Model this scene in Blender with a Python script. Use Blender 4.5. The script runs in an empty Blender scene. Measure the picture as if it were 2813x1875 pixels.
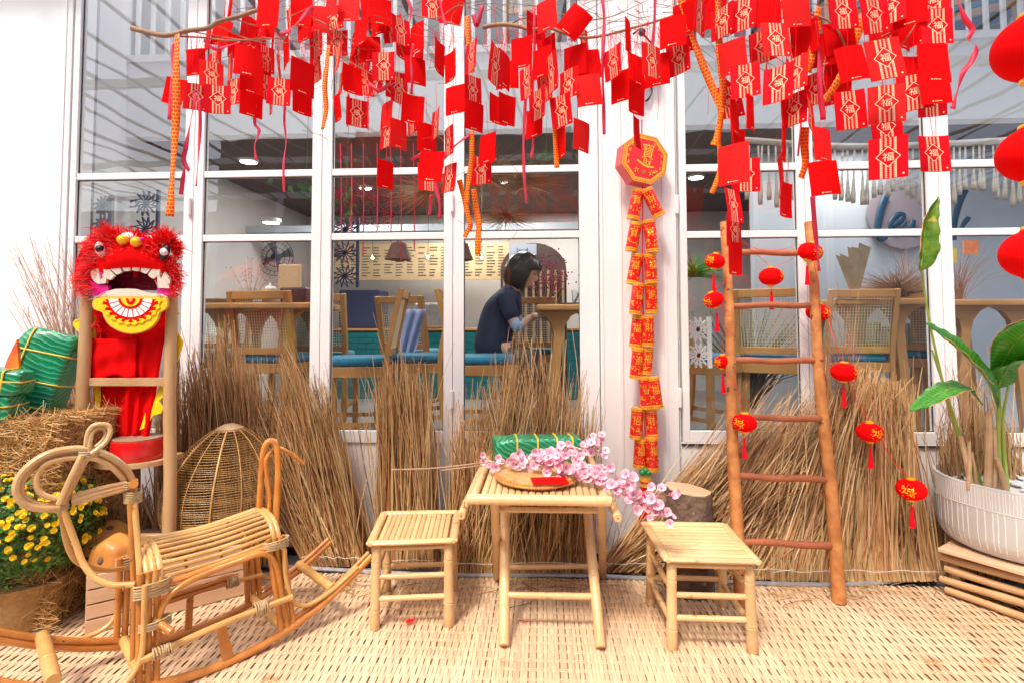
import bpy, math, random
from mathutils import Vector, Matrix, Euler, noise as mnoise
R = math.radians
random.seed(7)
S = bpy.context.scene
COL = S.collection
# ---------------------------------------------------------------- camera, sky, sun, exposure
F, PX0, PY0 = 1500.0, 1406.5, 823.0
CAMH = 1.3
YAW, PITCH, ROLL = R(3.06), R(2.55), -0.0025
RC = (Matrix.Rotation(YAW, 3, 'Z') @ Matrix.Rotation(math.pi/2+PITCH, 3, 'X') @ Matrix.Rotation(ROLL, 3, 'Z'))
CP = Vector((0, 0, CAMH))
cam = bpy.data.cameras.new('camera'); camo = bpy.data.objects.new('camera', cam); COL.objects.link(camo)
camo.matrix_world = Matrix.Translation(CP) @ RC.to_4x4()
cam.sensor_width = 36.0; cam.lens = 36.0*F/2813.0; cam.shift_y = (PY0-937.5)/2813.0
cam.clip_start = 0.05; cam.clip_end = 400
S.camera = camo
SUN_EL, SUN_AZ = 58.0, 205.0     # degrees; azimuth measured clockwise from +Y
w = bpy.data.worlds.new('World'); S.world = w; w.use_nodes = True
nt = w.node_tree; nt.nodes.clear()
sky = nt.nodes.new('ShaderNodeTexSky'); sky.sky_type = 'NISHITA'; sky.sun_disc = False
sky.sun_elevation = R(SUN_EL); sky.sun_rotation = R(SUN_AZ); sky.dust_density = 4.0; sky.air_density = 1.0; sky.ozone_density = 0.6
bg = nt.nodes.new('ShaderNodeBackground'); bg.inputs['Strength'].default_value = 0.125
wo = nt.nodes.new('ShaderNodeOutputWorld')
nt.links.new(sky.outputs[0], bg.inputs[0]); nt.links.new(bg.outputs[0], wo.inputs[0])
sl = bpy.data.lights.new('sun', 'SUN'); so = bpy.data.objects.new('sun', sl); COL.objects.link(so)
sl.energy = 1.5; sl.angle = R(10); sl.color = (1.0, 0.92, 0.80)
sd = Vector((math.sin(R(SUN_AZ))*math.cos(R(SUN_EL)), math.cos(R(SUN_AZ))*math.cos(R(SUN_EL)), math.sin(R(SUN_EL))))
so.rotation_euler = sd.to_track_quat('Z', 'Y').to_euler()
S.view_settings.view_transform = 'Standard'; S.view_settings.look = 'None'
S.view_settings.gamma = 1; S.view_settings.exposure = 1.3; S.view_settings.use_curve_mapping = False

# ---------------------------------------------------------------- geometry helpers
def ray(px, py):
    return RC @ Vector(((px-PX0)/F, -(py-PY0)/F, -1.0))
def PW(px, py, Y):                       # point of a sight line on the plane y = Y
    d = ray(px, py); return CP + d*(Y/d.y)
def PG(px, py, z=0.0):                   # ... on the horizontal plane z
    d = ray(px, py); return CP + d*((z-CAMH)/d.z)
def PZ(px, py, Z):                       # ... at depth Z along the view axis
    return CP + ray(px, py)*Z
def PN(px, py, n, off):                  # ... on the vertical plane n.p = off
    d = ray(px, py); return CP + d*((off - CP.dot(n))/d.dot(n))

class MB:
    def __init__(s): s.v=[]; s.f=[]; s.m=[]; s.t=[]; s.hast=False; s.uv=None
    def vert(s, p, t=0.5): s.v.append(tuple(p)); s.t.append(t); return len(s.v)-1
    def face(s, idx, m=0): s.f.append(tuple(idx)); s.m.append(m)
    def quad(s, a, b, c, d, m=0, t=0.5):
        i = len(s.v)
        for p in (a, b, c, d): s.vert(p, t)
        s.face((i, i+1, i+2, i+3), m)
    def tri(s, a, b, c, m=0, t=0.5):
        i = len(s.v)
        for p in (a, b, c): s.vert(p, t)
        s.face((i, i+1, i+2), m)
    def box(s, lo, hi, m=0, t=0.5, M=None):
        x0, y0, z0 = lo; x1, y1, z1 = hi; i = len(s.v)
        for p in ((x0,y0,z0),(x1,y0,z0),(x1,y1,z0),(x0,y1,z0),(x0,y0,z1),(x1,y0,z1),(x1,y1,z1),(x0,y1,z1)):
            s.vert(M @ Vector(p) if M else p, t)
        for q in ((0,3,2,1),(4,5,6,7),(0,1,5,4),(1,2,6,5),(2,3,7,6),(3,0,4,7)): s.face([i+k for k in q], m)
    def beam(s, a, b, wx, wy, up=Vector((0,0,1)), m=0, t=0.5, taper=1.0):   # rectangular bar from a to b
        a = Vector(a); b = Vector(b); d = (b-a).normalized()
        sx = d.cross(up)
        if sx.length < 1e-4: sx = d.cross(Vector((0,1,0)))
        sx.normalize(); sy = sx.cross(d).normalized(); i = len(s.v)
        for p, k in ((a,1.0),(b,taper)):
            for ex, ey in ((-1,-1),(1,-1),(1,1),(-1,1)): s.vert(p + sx*ex*wx*k/2 + sy*ey*wy*k/2, t)
        for q in ((0,3,2,1),(4,5,6,7),(0,1,5,4),(1,2,6,5),(2,3,7,6),(3,0,4,7)): s.face([i+k for k in q], m)
    def tube(s, pts, r, n=8, m=0, t=0.5, cap=True, flat=1.0, upv=None):
        pts = [Vector(p) for p in pts]; N = len(pts)
        rr = r if isinstance(r, (list, tuple)) else [r]*N
        d = (pts[1]-pts[0]).normalized()
        u = d.orthogonal().normalized() if upv is None else (upv - d*upv.dot(d)).normalized()
        base = len(s.v)
        for k in range(N):
            if k == 0: d = pts[1]-pts[0]
            elif k == N-1: d = pts[-1]-pts[-2]
            else: d = pts[k+1]-pts[k-1]
            if d.length < 1e-9: d = Vector((0,0,1))
            d.normalize(); u = (u - d*u.dot(d)); 
            if u.length < 1e-6: u = d.orthogonal()
            u.normalize(); v = d.cross(u)
            for j in range(n):
                a = 2*math.pi*j/n
                s.vert(pts[k] + (u*math.cos(a) + v*math.sin(a)*flat)*rr[k], t)
        for k in range(N-1):
            for j in range(n):
                a = base+k*n+j; b = base+k*n+(j+1) % n
                s.face((a, b, b+n, a+n), m)
        if cap and n > 2:
            s.face([base+j for j in range(n)][::-1], m); s.face([base+(N-1)*n+j for j in range(n)], m)
    def lathe(s, prof, n=24, M=None, m=0, t=0.5, sq=1.0, mfun=None, rfun=None, close=False):   # prof: list of (r, z)
        base = len(s.v); N = len(prof)
        for k, (r, z) in enumerate(prof):
            for j in range(n):
                a = 2*math.pi*j/n; rk = r*(rfun(a, k) if rfun else 1)
                p = Vector((rk*math.cos(a), rk*math.sin(a)*sq, z)); s.vert(M @ p if M else p, t)
        for k in range(N-1):
            for j in range(n):
                a = base+k*n+j; b = base+k*n+(j+1) % n
                s.face((a, b, b+n, a+n), mfun(k) if mfun else m)
        if prof[0][0] > 1e-6: s.face([base+j for j in range(n)][::-1], mfun(0) if mfun else m)
        if prof[-1][0] > 1e-6: s.face([base+(N-1)*n+j for j in range(n)], mfun(N-2) if mfun else m)
    def prism(s, poly, M, th, m=0, mside=None, t=0.5):      # poly 2D list, extruded along local +y (away)
        n = len(poly); i = len(s.v)
        for yy in (0, th):
            for (x, z) in poly: s.vert(M @ Vector((x, yy, z)), t)
        s.face([i+k for k in range(n)], m); s.face([i+n+k for k in range(n)][::-1], m)
        for k in range(n):
            k2 = (k+1) % n; s.face((i+k2, i+k, i+n+k, i+n+k2), m if mside is None else mside)
    def build(s, name, mats, parent=None, smooth=False, bevel=0, loc=None):
        me = bpy.data.meshes.new(name); me.from_pydata(s.v, [], s.f)
        if not isinstance(mats, (list, tuple)): mats = [mats]
        for x in mats: me.materials.append(x)
        if len(mats) > 1: me.polygons.foreach_set('material_index', s.m)
        at = me.attributes.new('tone', 'FLOAT', 'POINT'); at.data.foreach_set('value', s.t)
        if s.uv:
            ul = me.uv_layers.new(name='UVMap'); 
            vi = [0]*len(me.loops); me.loops.foreach_get('vertex_index', vi)
            fl = []
            for i in vi: fl += list(s.uv[i])
            ul.data.foreach_set('uv', fl)
        if smooth: me.polygons.foreach_set('use_smooth', [True]*len(me.polygons))
        me.update()
        if smooth == 'auto':
            try: me.set_sharp_from_angle(angle=R(40))
            except Exception: pass
        return objm(name, me, parent, bevel)
def objm(name, me, parent=None, bevel=0):
    o = bpy.data.objects.new(name, me); COL.objects.link(o)
    if parent is not None:
        o.parent = parent; o.matrix_parent_inverse = parent.matrix_world.inverted()
    if bevel:
        b = o.modifiers.new('bevel', 'BEVEL'); b.width = bevel; b.segments = 2; b.limit_method = 'ANGLE'; b.angle_limit = R(40)
    return o
def tag(o, label=None, cat=None, group=None, kind=None):
    if label: o['label'] = label
    if cat: o['category'] = cat
    if group: o['group'] = group
    if kind: o['kind'] = kind
    return o
def empty(name, loc, label=None, cat=None, group=None, rz=0):
    o = bpy.data.objects.new(name, None); COL.objects.link(o); o.empty_display_size = 0.05
    o.matrix_world = Matrix.Translation(Vector(loc)) @ Matrix.Rotation(rz, 4, 'Z')
    o.location = loc; o.rotation_euler = (0, 0, rz)
    return tag(o, label, cat, group)
KIDS = {}
def copy_tree(o, parent=None):
    c = o.copy(); COL.objects.link(c)
    if parent is not None: c.parent = parent
    for ch in list(o.children): copy_tree(ch, c)
    return c
def place(o, loc, rz=0, sc=1):
    o.location = loc; o.rotation_euler = (0, 0, rz); o.scale = (sc, sc, sc); return o
def cr(pts, k=6):                        # Catmull-Rom through the points
    P = [Vector(p) for p in pts]
    if len(P) < 3: return [P[0].lerp(P[-1], i/k) for i in range(k+1)]
    Q = [P[0]*2-P[1]] + P + [P[-1]*2-P[-2]]; out = []
    for i in range(1, len(Q)-2):
        p0, p1, p2, p3 = Q[i-1], Q[i], Q[i+1], Q[i+2]
        for j in range(k):
            t = j/k; out.append(0.5*((2*p1)+(p2-p0)*t+(2*p0-5*p1+4*p2-p3)*t*t+(3*p1-p0-3*p2+p3)*t**3))
    out.append(P[-1].copy()); return out
def cane(name, pts, r, mat, parent, k=6, n=8, rr=None, kind=None, label=None):
    b = MB(); c = cr(pts, k)
    if rr: r = [r*(rr[0]+(rr[1]-rr[0])*i/(len(c)-1)) for i in range(len(c))]
    b.tube(c, r, n); o = b.build(name, mat, parent, smooth='auto'); tag(o, label=label, kind=kind); return o
def bamboo(name, a, b_, r, mat, parent, nodes=(0.3, 0.75), r2=None, bend=0.0):
    b = MB(); a = Vector(a); b_ = Vector(b_); L = (b_-a).length; r2 = r2 or r
    ts = [0, 0.004/L if L > 0.05 else 0.02]
    for nd in nodes: ts += [nd-0.012/L, nd-0.004/L, nd, nd+0.004/L, nd+0.012/L]
    ts += [i/6 for i in range(1, 6)] + [1-0.004/L, 1]
    ts = sorted(set(max(0, min(1, x)) for x in ts)); pts = []; rr = []
    side = (b_-a).cross(Vector((0.3, 1, 0.2))).normalized()
    for x in ts:
        q = r+(r2-r)*x
        for nd in nodes:
            dd = abs(x-nd)*L
            if dd < 0.001: q *= 0.985
            elif dd < 0.006: q *= 1.09
            elif dd < 0.014: q *= 1.02
        if x == 0 or x == 1: q *= 0.9
        pts.append(a.lerp(b_, x) + side*bend*math.sin(math.pi*x)); rr.append(q)
    b.tube(pts, rr, 14); return b.build(name, mat, parent, smooth='auto')

# ---------------------------------------------------------------- materials
MATS = {}
def mat(name, c1, c2=None, rough=0.6, scale=8.0, detail=4.0, stretch=(1,1,1), bump=0.0, bscale=None, spec=0.5, metal=0.0,
        geo=False, tone=None, emit=None, sheen=0.0, trans=0.0, coat=0.0, spots=None, vary=0.0, sss=0):
    m = bpy.data.materials.new(name); m.use_nodes = True; N = m.node_tree.nodes; L = m.node_tree.links
    P = N['Principled BSDF']; P.inputs['Roughness'].default_value = rough; P.inputs['Metallic'].default_value = metal
    P.inputs['Specular IOR Level'].default_value = spec
    if coat: P.inputs['Coat Weight'].default_value = coat; P.inputs['Coat Roughness'].default_value = 0.15
    if sheen: P.inputs['Sheen Weight'].default_value = sheen
    if sss: P.inputs['Subsurface Weight'].default_value = sss; P.inputs['Subsurface Scale'].default_value = 0.02
    tc = N.new('ShaderNodeTexCoord'); mp = N.new('ShaderNodeMapping'); mp.inputs['Scale'].default_value = stretch
    L.new(tc.outputs['Object'], mp.inputs[0])
    if geo:
        gp = N.new('ShaderNodeNewGeometry'); L.new(gp.outputs['Position'], mp.inputs[0])
    out = None
    if c2 is not None:
        nz = N.new('ShaderNodeTexNoise'); nz.inputs['Scale'].default_value = scale; nz.inputs['Detail'].default_value = detail
        L.new(mp.outputs[0], nz.inputs['Vector'])
        rm = N.new('ShaderNodeMapRange'); rm.inputs[1].default_value = 0.3; rm.inputs[2].default_value = 0.7
        L.new(nz.outputs[0], rm.inputs[0])
        mx = N.new('ShaderNodeMix'); mx.data_type = 'RGBA'; mx.inputs[6].default_value = (*c1, 1); mx.inputs[7].default_value = (*c2, 1)
        L.new(rm.outputs[0], mx.inputs[0]); out = mx.outputs[2]
    if tone is not None:                 # list of colours spread over the per-stalk 'tone'
        at = N.new('ShaderNodeAttribute'); at.attribute_name = 'tone'
        ra = N.new('ShaderNodeValToRGB'); e = ra.color_ramp.elements
        for i, c in enumerate(tone):
            x = i/(len(tone)-1)
            el = e[i] if i < 2 else e.new(x)
            el.position = x; el.color = (*c, 1)
        L.new(at.outputs['Fac'], ra.inputs[0])
        if out is None: out = ra.outputs[0]
        else:
            mm = N.new('ShaderNodeMix'); mm.data_type = 'RGBA'; mm.blend_type = 'MULTIPLY'; mm.inputs[0].default_value = 1
            L.new(ra.outputs[0], mm.inputs[6]); L.new(out, mm.inputs[7]); out = mm.outputs[2]
    if spots is not None:                # (colour, scale, threshold) darker marks that belong to the thing
        vo = N.new('ShaderNodeTexNoise'); vo.inputs['Scale'].default_value = spots[1]; vo.inputs['Detail'].default_value = 2
        L.new(mp.outputs[0], vo.inputs['Vector'])
        rs = N.new('ShaderNodeMapRange'); rs.inputs[1].default_value = spots[2]; rs.inputs[2].default_value = spots[2]+0.05
        L.new(vo.outputs[0], rs.inputs[0])
        ms = N.new('ShaderNodeMix'); ms.data_type = 'RGBA'; ms.inputs[7].default_value = (*spots[0], 1)
        L.new(rs.outputs[0], ms.inputs[0])
        if out is None: ms.inputs[6].default_value = (*c1, 1)
        else: L.new(out, ms.inputs[6])
        out = ms.outputs[2]
    if vary:                             # each object of this material a little lighter or darker
        oi = N.new('ShaderNodeObjectInfo'); hs = N.new('ShaderNodeHueSaturation'); mr = N.new('ShaderNodeMapRange')
        mr.inputs[3].default_value = 1-vary; mr.inputs[4].default_value = 1+vary
        L.new(oi.outputs['Random'], mr.inputs[0]); L.new(mr.outputs[0], hs.inputs['Value'])
        if out is None: hs.inputs['Color'].default_value = (*c1, 1)
        else: L.new(out, hs.inputs['Color'])
        out = hs.outputs[0]
    if out is None: P.inputs['Base Color'].default_value = (*c1, 1)
    else: L.new(out, P.inputs['Base Color'])
    if bump:
        nb = N.new('ShaderNodeTexNoise'); nb.inputs['Scale'].default_value = bscale or scale*4; nb.inputs['Detail'].default_value = 5
        L.new(mp.outputs[0], nb.inputs['Vector']); bp = N.new('ShaderNodeBump'); bp.inputs['Strength'].default_value = bump
        bp.inputs['Distance'].default_value = 0.01; L.new(nb.outputs[0], bp.inputs['Height']); L.new(bp.outputs[0], P.inputs['Normal'])
    if emit: P.inputs['Emission Color'].default_value = (*emit[0], 1); P.inputs['Emission Strength'].default_value = emit[1]
    if trans:                            # thin sheet that lets some light through (paper, petals, cloth)
        tr = N.new('ShaderNodeBsdfTranslucent'); ad = N.new('ShaderNodeMixShader'); ad.inputs[0].default_value = trans
        if out is None: tr.inputs[0].default_value = (*c1, 1)
        else: L.new(out, tr.inputs[0])
        L.new(P.outputs[0], ad.inputs[1]); L.new(tr.outputs[0], ad.inputs[2]); L.new(ad.outputs[0], N['Material Output'].inputs[0])
    MATS[name] = m; return m
def veins(m, freq=70.0, amt=0.3):          # fine ribs across a leaf, running with its length coordinate
    N = m.node_tree.nodes; L = m.node_tree.links; P = N['Principled BSDF']; at = N.new('ShaderNodeAttribute'); at.attribute_name = 'tone'
    mu = N.new('ShaderNodeMath'); mu.operation = 'MULTIPLY'; mu.inputs[1].default_value = freq*6.283; L.new(at.outputs['Fac'], mu.inputs[0])
    si = N.new('ShaderNodeMath'); si.operation = 'SINE'; L.new(mu.outputs[0], si.inputs[0]); mr = N.new('ShaderNodeMapRange'); mr.inputs[1].default_value = -1; mr.inputs[3].default_value = 1-amt; mr.inputs[4].default_value = 1+amt*0.6; L.new(si.outputs[0], mr.inputs[0])
    hs = N.new('ShaderNodeHueSaturation'); L.new(mr.outputs[0], hs.inputs['Value']); L.new(P.inputs['Base Color'].links[0].from_socket, hs.inputs['Color']); L.new(hs.outputs[0], P.inputs['Base Color'])

m_white = mat('white_paint', (0.83,0.815,0.81), (0.77,0.755,0.755), rough=0.45, scale=3, bump=0.03, bscale=60)
m_wall = mat('white_render', (0.83,0.815,0.81), (0.77,0.755,0.755), rough=0.7, scale=2.2, bump=0.05, bscale=40)
m_gap = mat('dark_gap', (0.03,0.03,0.035), rough=0.9)
m_metal = mat('galvanised', (0.55,0.56,0.58), (0.4,0.4,0.42), rough=0.4, metal=0.6, scale=30)
m_bamboo = mat('pale_bamboo', (0.70,0.46,0.225), (0.58,0.35,0.15), rough=0.42, scale=5, stretch=(1,1,1), bump=0.05, bscale=50, spots=((0.42,0.23,0.10),11,0.65), vary=0.14, coat=0.1)
m_rattan = mat('honey_rattan', (0.64,0.26,0.045), (0.48,0.155,0.022), rough=0.3, scale=14, bump=0.05, bscale=60, spots=((0.16,0.05,0.015),30,0.70), vary=0.12, coat=0.4)
m_rattan_pale = mat('pale_rattan', (0.70,0.41,0.14), (0.56,0.28,0.075), rough=0.35, scale=12, bump=0.05, bscale=60, vary=0.12, coat=0.3, spots=((0.25,0.11,0.04),26,0.70))
m_rattan_head = mat('bleached_rattan', (0.70,0.46,0.22), (0.55,0.30,0.11), rough=0.4, scale=10, bump=0.05, bscale=60, vary=0.12, coat=0.2, spots=((0.30,0.14,0.06),24,0.69))
m_wrap = mat('cane_binding', (0.55,0.40,0.22), (0.42,0.28,0.13), rough=0.6, scale=40)
m_red = mat('red_paper', (0.93,0.002,0.003), (0.88,0.002,0.003), rough=0.8, scale=4, trans=0.3, vary=0.05, spec=0.12)
m_redfront = mat('red_paper_front', (0.80,0.003,0.018), (0.93,0.006,0.012), rough=0.7, scale=160, trans=0.3, vary=0.08, spec=0.15)
m_goldprint = mat('gold_print', (0.90,0.72,0.44), rough=0.5, spec=0.4, vary=0.08)
m_red_backlit = mat('red_paper_backlit_tint', (0.95,0.035,0.03), (0.92,0.02,0.02), rough=0.7, scale=6, trans=0.45, vary=0.06, spec=0.2)  # paler copy of the red; light passing through the paper is put into the colour
m_redstr = mat('red_string', (0.85,0.006,0.02), rough=0.9, spec=0.1)
m_pink = mat('pink_ribbon', (0.92,0.10,0.20), (0.88,0.03,0.08), rough=0.35, scale=6, trans=0.35, vary=0.15)
m_redcloth = mat('red_cloth', (0.88,0.003,0.004), (0.80,0.002,0.003), rough=0.85, scale=12, spec=0.1, trans=0.15)
m_redfelt = mat('red_flock', (0.88,0.003,0.004), rough=0.95, spec=0.08, bump=0.1, bscale=300)
m_gold = mat('gold_foil', (0.95,0.58,0.03), (0.85,0.45,0.02), rough=0.4, metal=0.2, scale=60, spec=0.3)
m_yellow = mat('yellow_satin', (0.98,0.72,0.01), (0.95,0.62,0.01), rough=0.5, scale=10, trans=0.1)
m_twig = mat('twig_bark', (0.30,0.17,0.10), (0.42,0.27,0.17), rough=0.8, scale=20, bump=0.2, bscale=60)
m_branch = mat('branch_bark', (0.42,0.26,0.16), (0.26,0.14,0.08), rough=0.8, scale=16, bump=0.3, bscale=60)
STRAW = [(0.09,0.035,0.015),(0.46,0.23,0.09),(0.74,0.47,0.22),(0.44,0.33,0.13),(0.80,0.55,0.27),(0.52,0.21,0.08),(0.92,0.72,0.44)]
m_straw = mat('broom_straw', (1,1,1), (0.72,0.68,0.62), rough=0.6, scale=6, tone=STRAW)
m_hay = mat('hay', (1,1,1), (0.7,0.66,0.6), rough=0.7, scale=9, tone=[(0.26,0.11,0.03),(0.60,0.33,0.10),(0.78,0.50,0.18),(0.50,0.23,0.06),(0.88,0.64,0.30)])
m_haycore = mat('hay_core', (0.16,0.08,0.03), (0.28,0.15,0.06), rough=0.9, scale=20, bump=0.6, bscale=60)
m_leaf = mat('banana_leaf', (0.06,0.32,0.02), (0.10,0.40,0.03), rough=0.35, scale=5, stretch=(1,1,1), trans=0.25, coat=0.2, spots=((0.35,0.42,0.06),7,0.70))
veins(m_leaf, 26, 0.28)
m_leafedge = mat('dry_leaf_edge', (0.62,0.34,0.14), (0.45,0.2,0.08), rough=0.6, scale=20)
m_stem = mat('green_stem', (0.17,0.33,0.03), (0.40,0.42,0.07), rough=0.4, scale=7)
m_stalk = mat('cut_stalk', (0.62,0.42,0.24), (0.45,0.27,0.13), rough=0.7, scale=15)
m_ladder = mat('ladder_wood', (0.62,0.26,0.07), (0.36,0.11,0.025), rough=0.65, scale=16, detail=7, bump=0.5, bscale=50, spots=((0.12,0.04,0.014),20,0.66))
m_rung = mat('rung_wood', (0.42,0.13,0.05), (0.30,0.08,0.03), rough=0.55, scale=9, bump=0.25, bscale=50, spots=((0.12,0.04,0.02),22,0.68), vary=0.1)
m_log = mat('log_bark', (0.085,0.055,0.04), (0.20,0.13,0.09), rough=0.95, scale=14, bump=1.6, bscale=34, spots=((0.36,0.30,0.23),16,0.67))
m_logcut = mat('log_end', (0.66,0.45,0.28), (0.58,0.36,0.20), rough=0.7, scale=6)
m_pine = mat('pine_board', (0.66,0.44,0.28), (0.60,0.37,0.22), rough=0.6, scale=3, stretch=(1,1,10), bump=0.03, vary=0.05)
m_post = mat('peeled_post', (0.56,0.35,0.17), (0.48,0.27,0.12), rough=0.5, scale=4, stretch=(3,3,0.7), bump=0.1, spots=((0.14,0.07,0.04),20,0.72))
# ---------------------------------------------------------------- glass and interior materials
def glass_mat():
    m = bpy.data.materials.new('window_glass'); m.use_nodes = True; N = m.node_tree.nodes; L = m.node_tree.links; N.clear()
    o = N.new('ShaderNodeOutputMaterial'); t = N.new('ShaderNodeBsdfTransparent'); t.inputs[0].default_value = (0.96,0.98,0.98,1)
    g = N.new('ShaderNodeBsdfGlossy'); g.inputs['Roughness'].default_value = 0.0
    f = N.new('ShaderNodeFresnel'); f.inputs[0].default_value = 1.52; mx = N.new('ShaderNodeMixShader')
    nz = N.new('ShaderNodeTexNoise'); nz.inputs['Scale'].default_value = 1.6; bp = N.new('ShaderNodeBump'); bp.inputs['Strength'].default_value = 0.05; bp.inputs['Distance'].default_value = 0.05
    tc = N.new('ShaderNodeTexCoord'); L.new(tc.outputs['Object'], nz.inputs[0]); L.new(nz.outputs[0], bp.inputs['Height']); L.new(bp.outputs[0], g.inputs['Normal'])
    ml = N.new('ShaderNodeMath'); ml.operation = 'MULTIPLY'; ml.inputs[1].default_value = 3.0; ml.use_clamp = True
    ge = N.new('ShaderNodeNewGeometry'); mb_ = N.new('ShaderNodeMath'); mb_.operation = 'SUBTRACT'; mb_.inputs[0].default_value = 1.0; L.new(ge.outputs['Backfacing'], mb_.inputs[1]); m2_ = N.new('ShaderNodeMath'); m2_.operation = 'MULTIPLY'
    L.new(f.outputs[0], ml.inputs[0])
    L.new(ml.outputs[0], m2_.inputs[0]); L.new(mb_.outputs[0], m2_.inputs[1]); L.new(m2_.outputs[0], mx.inputs[0]); L.new(t.outputs[0], mx.inputs[1]); L.new(g.outputs[0], mx.inputs[2]); L.new(mx.outputs[0], o.inputs[0])
    return m
m_glass = glass_mat()
m_inwall = mat('interior_plaster', (0.62,0.60,0.60), (0.56,0.54,0.54), rough=0.8, scale=1.5)
m_inblue = mat('interior_blue_grey', (0.50,0.56,0.64), (0.44,0.50,0.58), rough=0.8, scale=1.5)
m_brown = mat('brown_ceiling', (0.10,0.065,0.055), (0.13,0.09,0.08), rough=0.8, scale=2)
m_infloor = mat('interior_floor', (0.16,0.16,0.17), (0.22,0.22,0.22), rough=0.35, scale=2)
m_oak = mat('oak_furniture', (0.52,0.27,0.09), (0.42,0.20,0.06), rough=0.45, scale=3, stretch=(1,1,1), bump=0.02)
m_canew = mat('cane_webbing', (0.66,0.54,0.36), rough=0.6)
m_teal = mat('teal_cushion', (0.005,0.20,0.34), (0.004,0.15,0.27), rough=0.8, scale=40, sheen=0.2)
m_tealtile = mat('teal_tile', (0.005,0.17,0.19), (0.004,0.13,0.15), rough=0.25, scale=3, vary=0.1)
m_cream = mat('cream_board', (0.62,0.46,0.27), (0.56,0.40,0.22), rough=0.7, scale=2)
m_navy = mat('navy_metal', (0.02,0.03,0.09), rough=0.5)
m_dark = mat('dark_objects', (0.02,0.018,0.02), (0.05,0.04,0.045), rough=0.5, scale=12)
m_lit = mat('lit_diffuser', (0.9,0.9,0.85), emit=((1,0.95,0.85), 9))
m_bulb = mat('lit_bulb', (1,0.7,0.3), emit=((1,0.66,0.25), 22))
m_blk = mat('black_plastic', (0.01,0.01,0.012), rough=0.35)
m_plain = mat('off_white', (0.78,0.77,0.75), rough=0.7)

# ---------------------------------------------------------------- ground, mat, facade
W = 3.15
def wx(px, py=650, Y=W): return PW(px, py, Y).x
def wz(py, px=1406, Y=W): return PW(px, py, Y).z
m_ground = mat('concrete_ground', (0.30,0.29,0.28), (0.22,0.21,0.20), rough=0.9, scale=3, bump=0.1)
b = MB(); b.quad((-60,-60,-0.03), (60,-60,-0.03), (60,60,-0.03), (-60,60,-0.03)); tag(b.build('ground', m_ground), kind='structure')
# woven mat: warp strips run towards the wall, weft pairs cross them, real overs and unders
m_strip = mat('split_bamboo_strip', (0.74,0.545,0.36), (0.60,0.37,0.21), rough=0.5, scale=2.2, detail=6, geo=True, bump=0.03, bscale=90, spots=((0.50,0.27,0.13),4.3,0.66), vary=0.16)
m_weft = mat('split_bamboo_weft', (0.80,0.58,0.36), (0.68,0.46,0.26), rough=0.5, scale=14)
m_under = mat('mat_gap_shade', (0.26,0.14,0.07), (0.33,0.18,0.09), rough=0.9, scale=20)  # dark sheet below the weave; shade between the strips is put into its colour
MX0, MX1, MY0, MY1 = -3.4, 3.5, 0.9, 2.86
matr = empty('woven_mat', (0, 1.9, 0), 'pale woven bamboo mat covering the whole floor in front of the shopfront', 'mat')
b = MB(); b.box((MX0,MY0,-0.02), (MX1,MY1,-0.004)); b.build('gap_shade', m_under, matr)
pitch, rowp = 0.0150, 0.058
rows = int((MY1-MY0)/rowp)
def strip_mesh(par, seed):
    rd = random.Random(seed); v = []; f = []; ns = rows*6; hw = pitch*0.482
    wob = [rd.uniform(-0.0009, 0.0009) for _ in range(rows+2)]; ww = [rd.uniform(0.93, 1.03) for _ in range(rows+2)]
    for k in range(ns+1):
        y = MY0 + k*(MY1-MY0)/ns; r = k/6.0; r0 = int(r); fr = r-r0
        # 2/2 twill-ish: high over even rows
        zc = 0.0026*math.cos(math.pi*(r+par)) 
        xo = wob[r0]*(1-fr)+wob[r0+1]*fr; wd = hw*(ww[r0]*(1-fr)+ww[r0+1]*fr)
        for sx, dz in ((-1,-0.0008),(-0.5,0.0002),(0.5,0.0002),(1,-0.0008)): v.append((xo+sx*wd, y, zc+dz))
    for k in range(ns):
        for j in range(3):
            a = k*4+j; f.append((a, a+1, a+5, a+4))
    me = bpy.data.meshes.new('bamboo_strip'); me.from_pydata(v, [], f); me.materials.append(m_strip); me.update(); return me
sm = [[strip_mesh(p, 10*p+s) for s in range(4)] for p in (0, 1)]
nstrip = int((MX1-MX0)/pitch)
bsd = MB(); i0_ = (nstrip-298)//2
for i in range(nstrip):
    if not (i0_ <= i < i0_+298):
        me = sm[i % 2][random.randrange(4)]; k0 = len(bsd.v); dx = MX0+pitch*(i+0.5)
        for vv in me.vertices: bsd.vert((vv.co.x+dx, vv.co.y, vv.co.z+0.002))
        for pp in me.polygons: bsd.face([k0+q for q in pp.vertices])
        continue
    o = objm('bamboo_strip', sm[i % 2][random.randrange(4)], None); o.parent = matr
    o.location = (MX0+pitch*(i+0.5), -1.9, 0.002); o.rotation_euler = (0, 0, random.uniform(-0.0012, 0.0012))
    o.location.z += random.uniform(-0.0004, 0.0006)
tag(bsd.build('side_strips', m_strip, matr), kind='stuff')
b = MB(); rd = random.Random(3)
for r in range(rows+1):
    for dy in (-0.0055, 0.0055):
        y = MY0 + r*rowp + dy + rd.uniform(-0.001, 0.001); th = 0.0038; pv = None
        for i in range(0, nstrip*2+1):
            x = MX0 + pitch*i/2; ph = (r+1+(i//2)) % 2
            z = 0.0015 + (0.0 if i % 2 == 0 else (0.0012 if ph else -0.0012)) + rd.uniform(-0.0002, 0.0002)
            cur = (b.vert((x, y-th, z)), b.vert((x, y+th, z)))
            if pv: b.face((pv[0], cur[0], cur[1], pv[1]))
            pv = cur
tag(b.build('weft_strands', m_weft, matr), kind='stuff')

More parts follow.
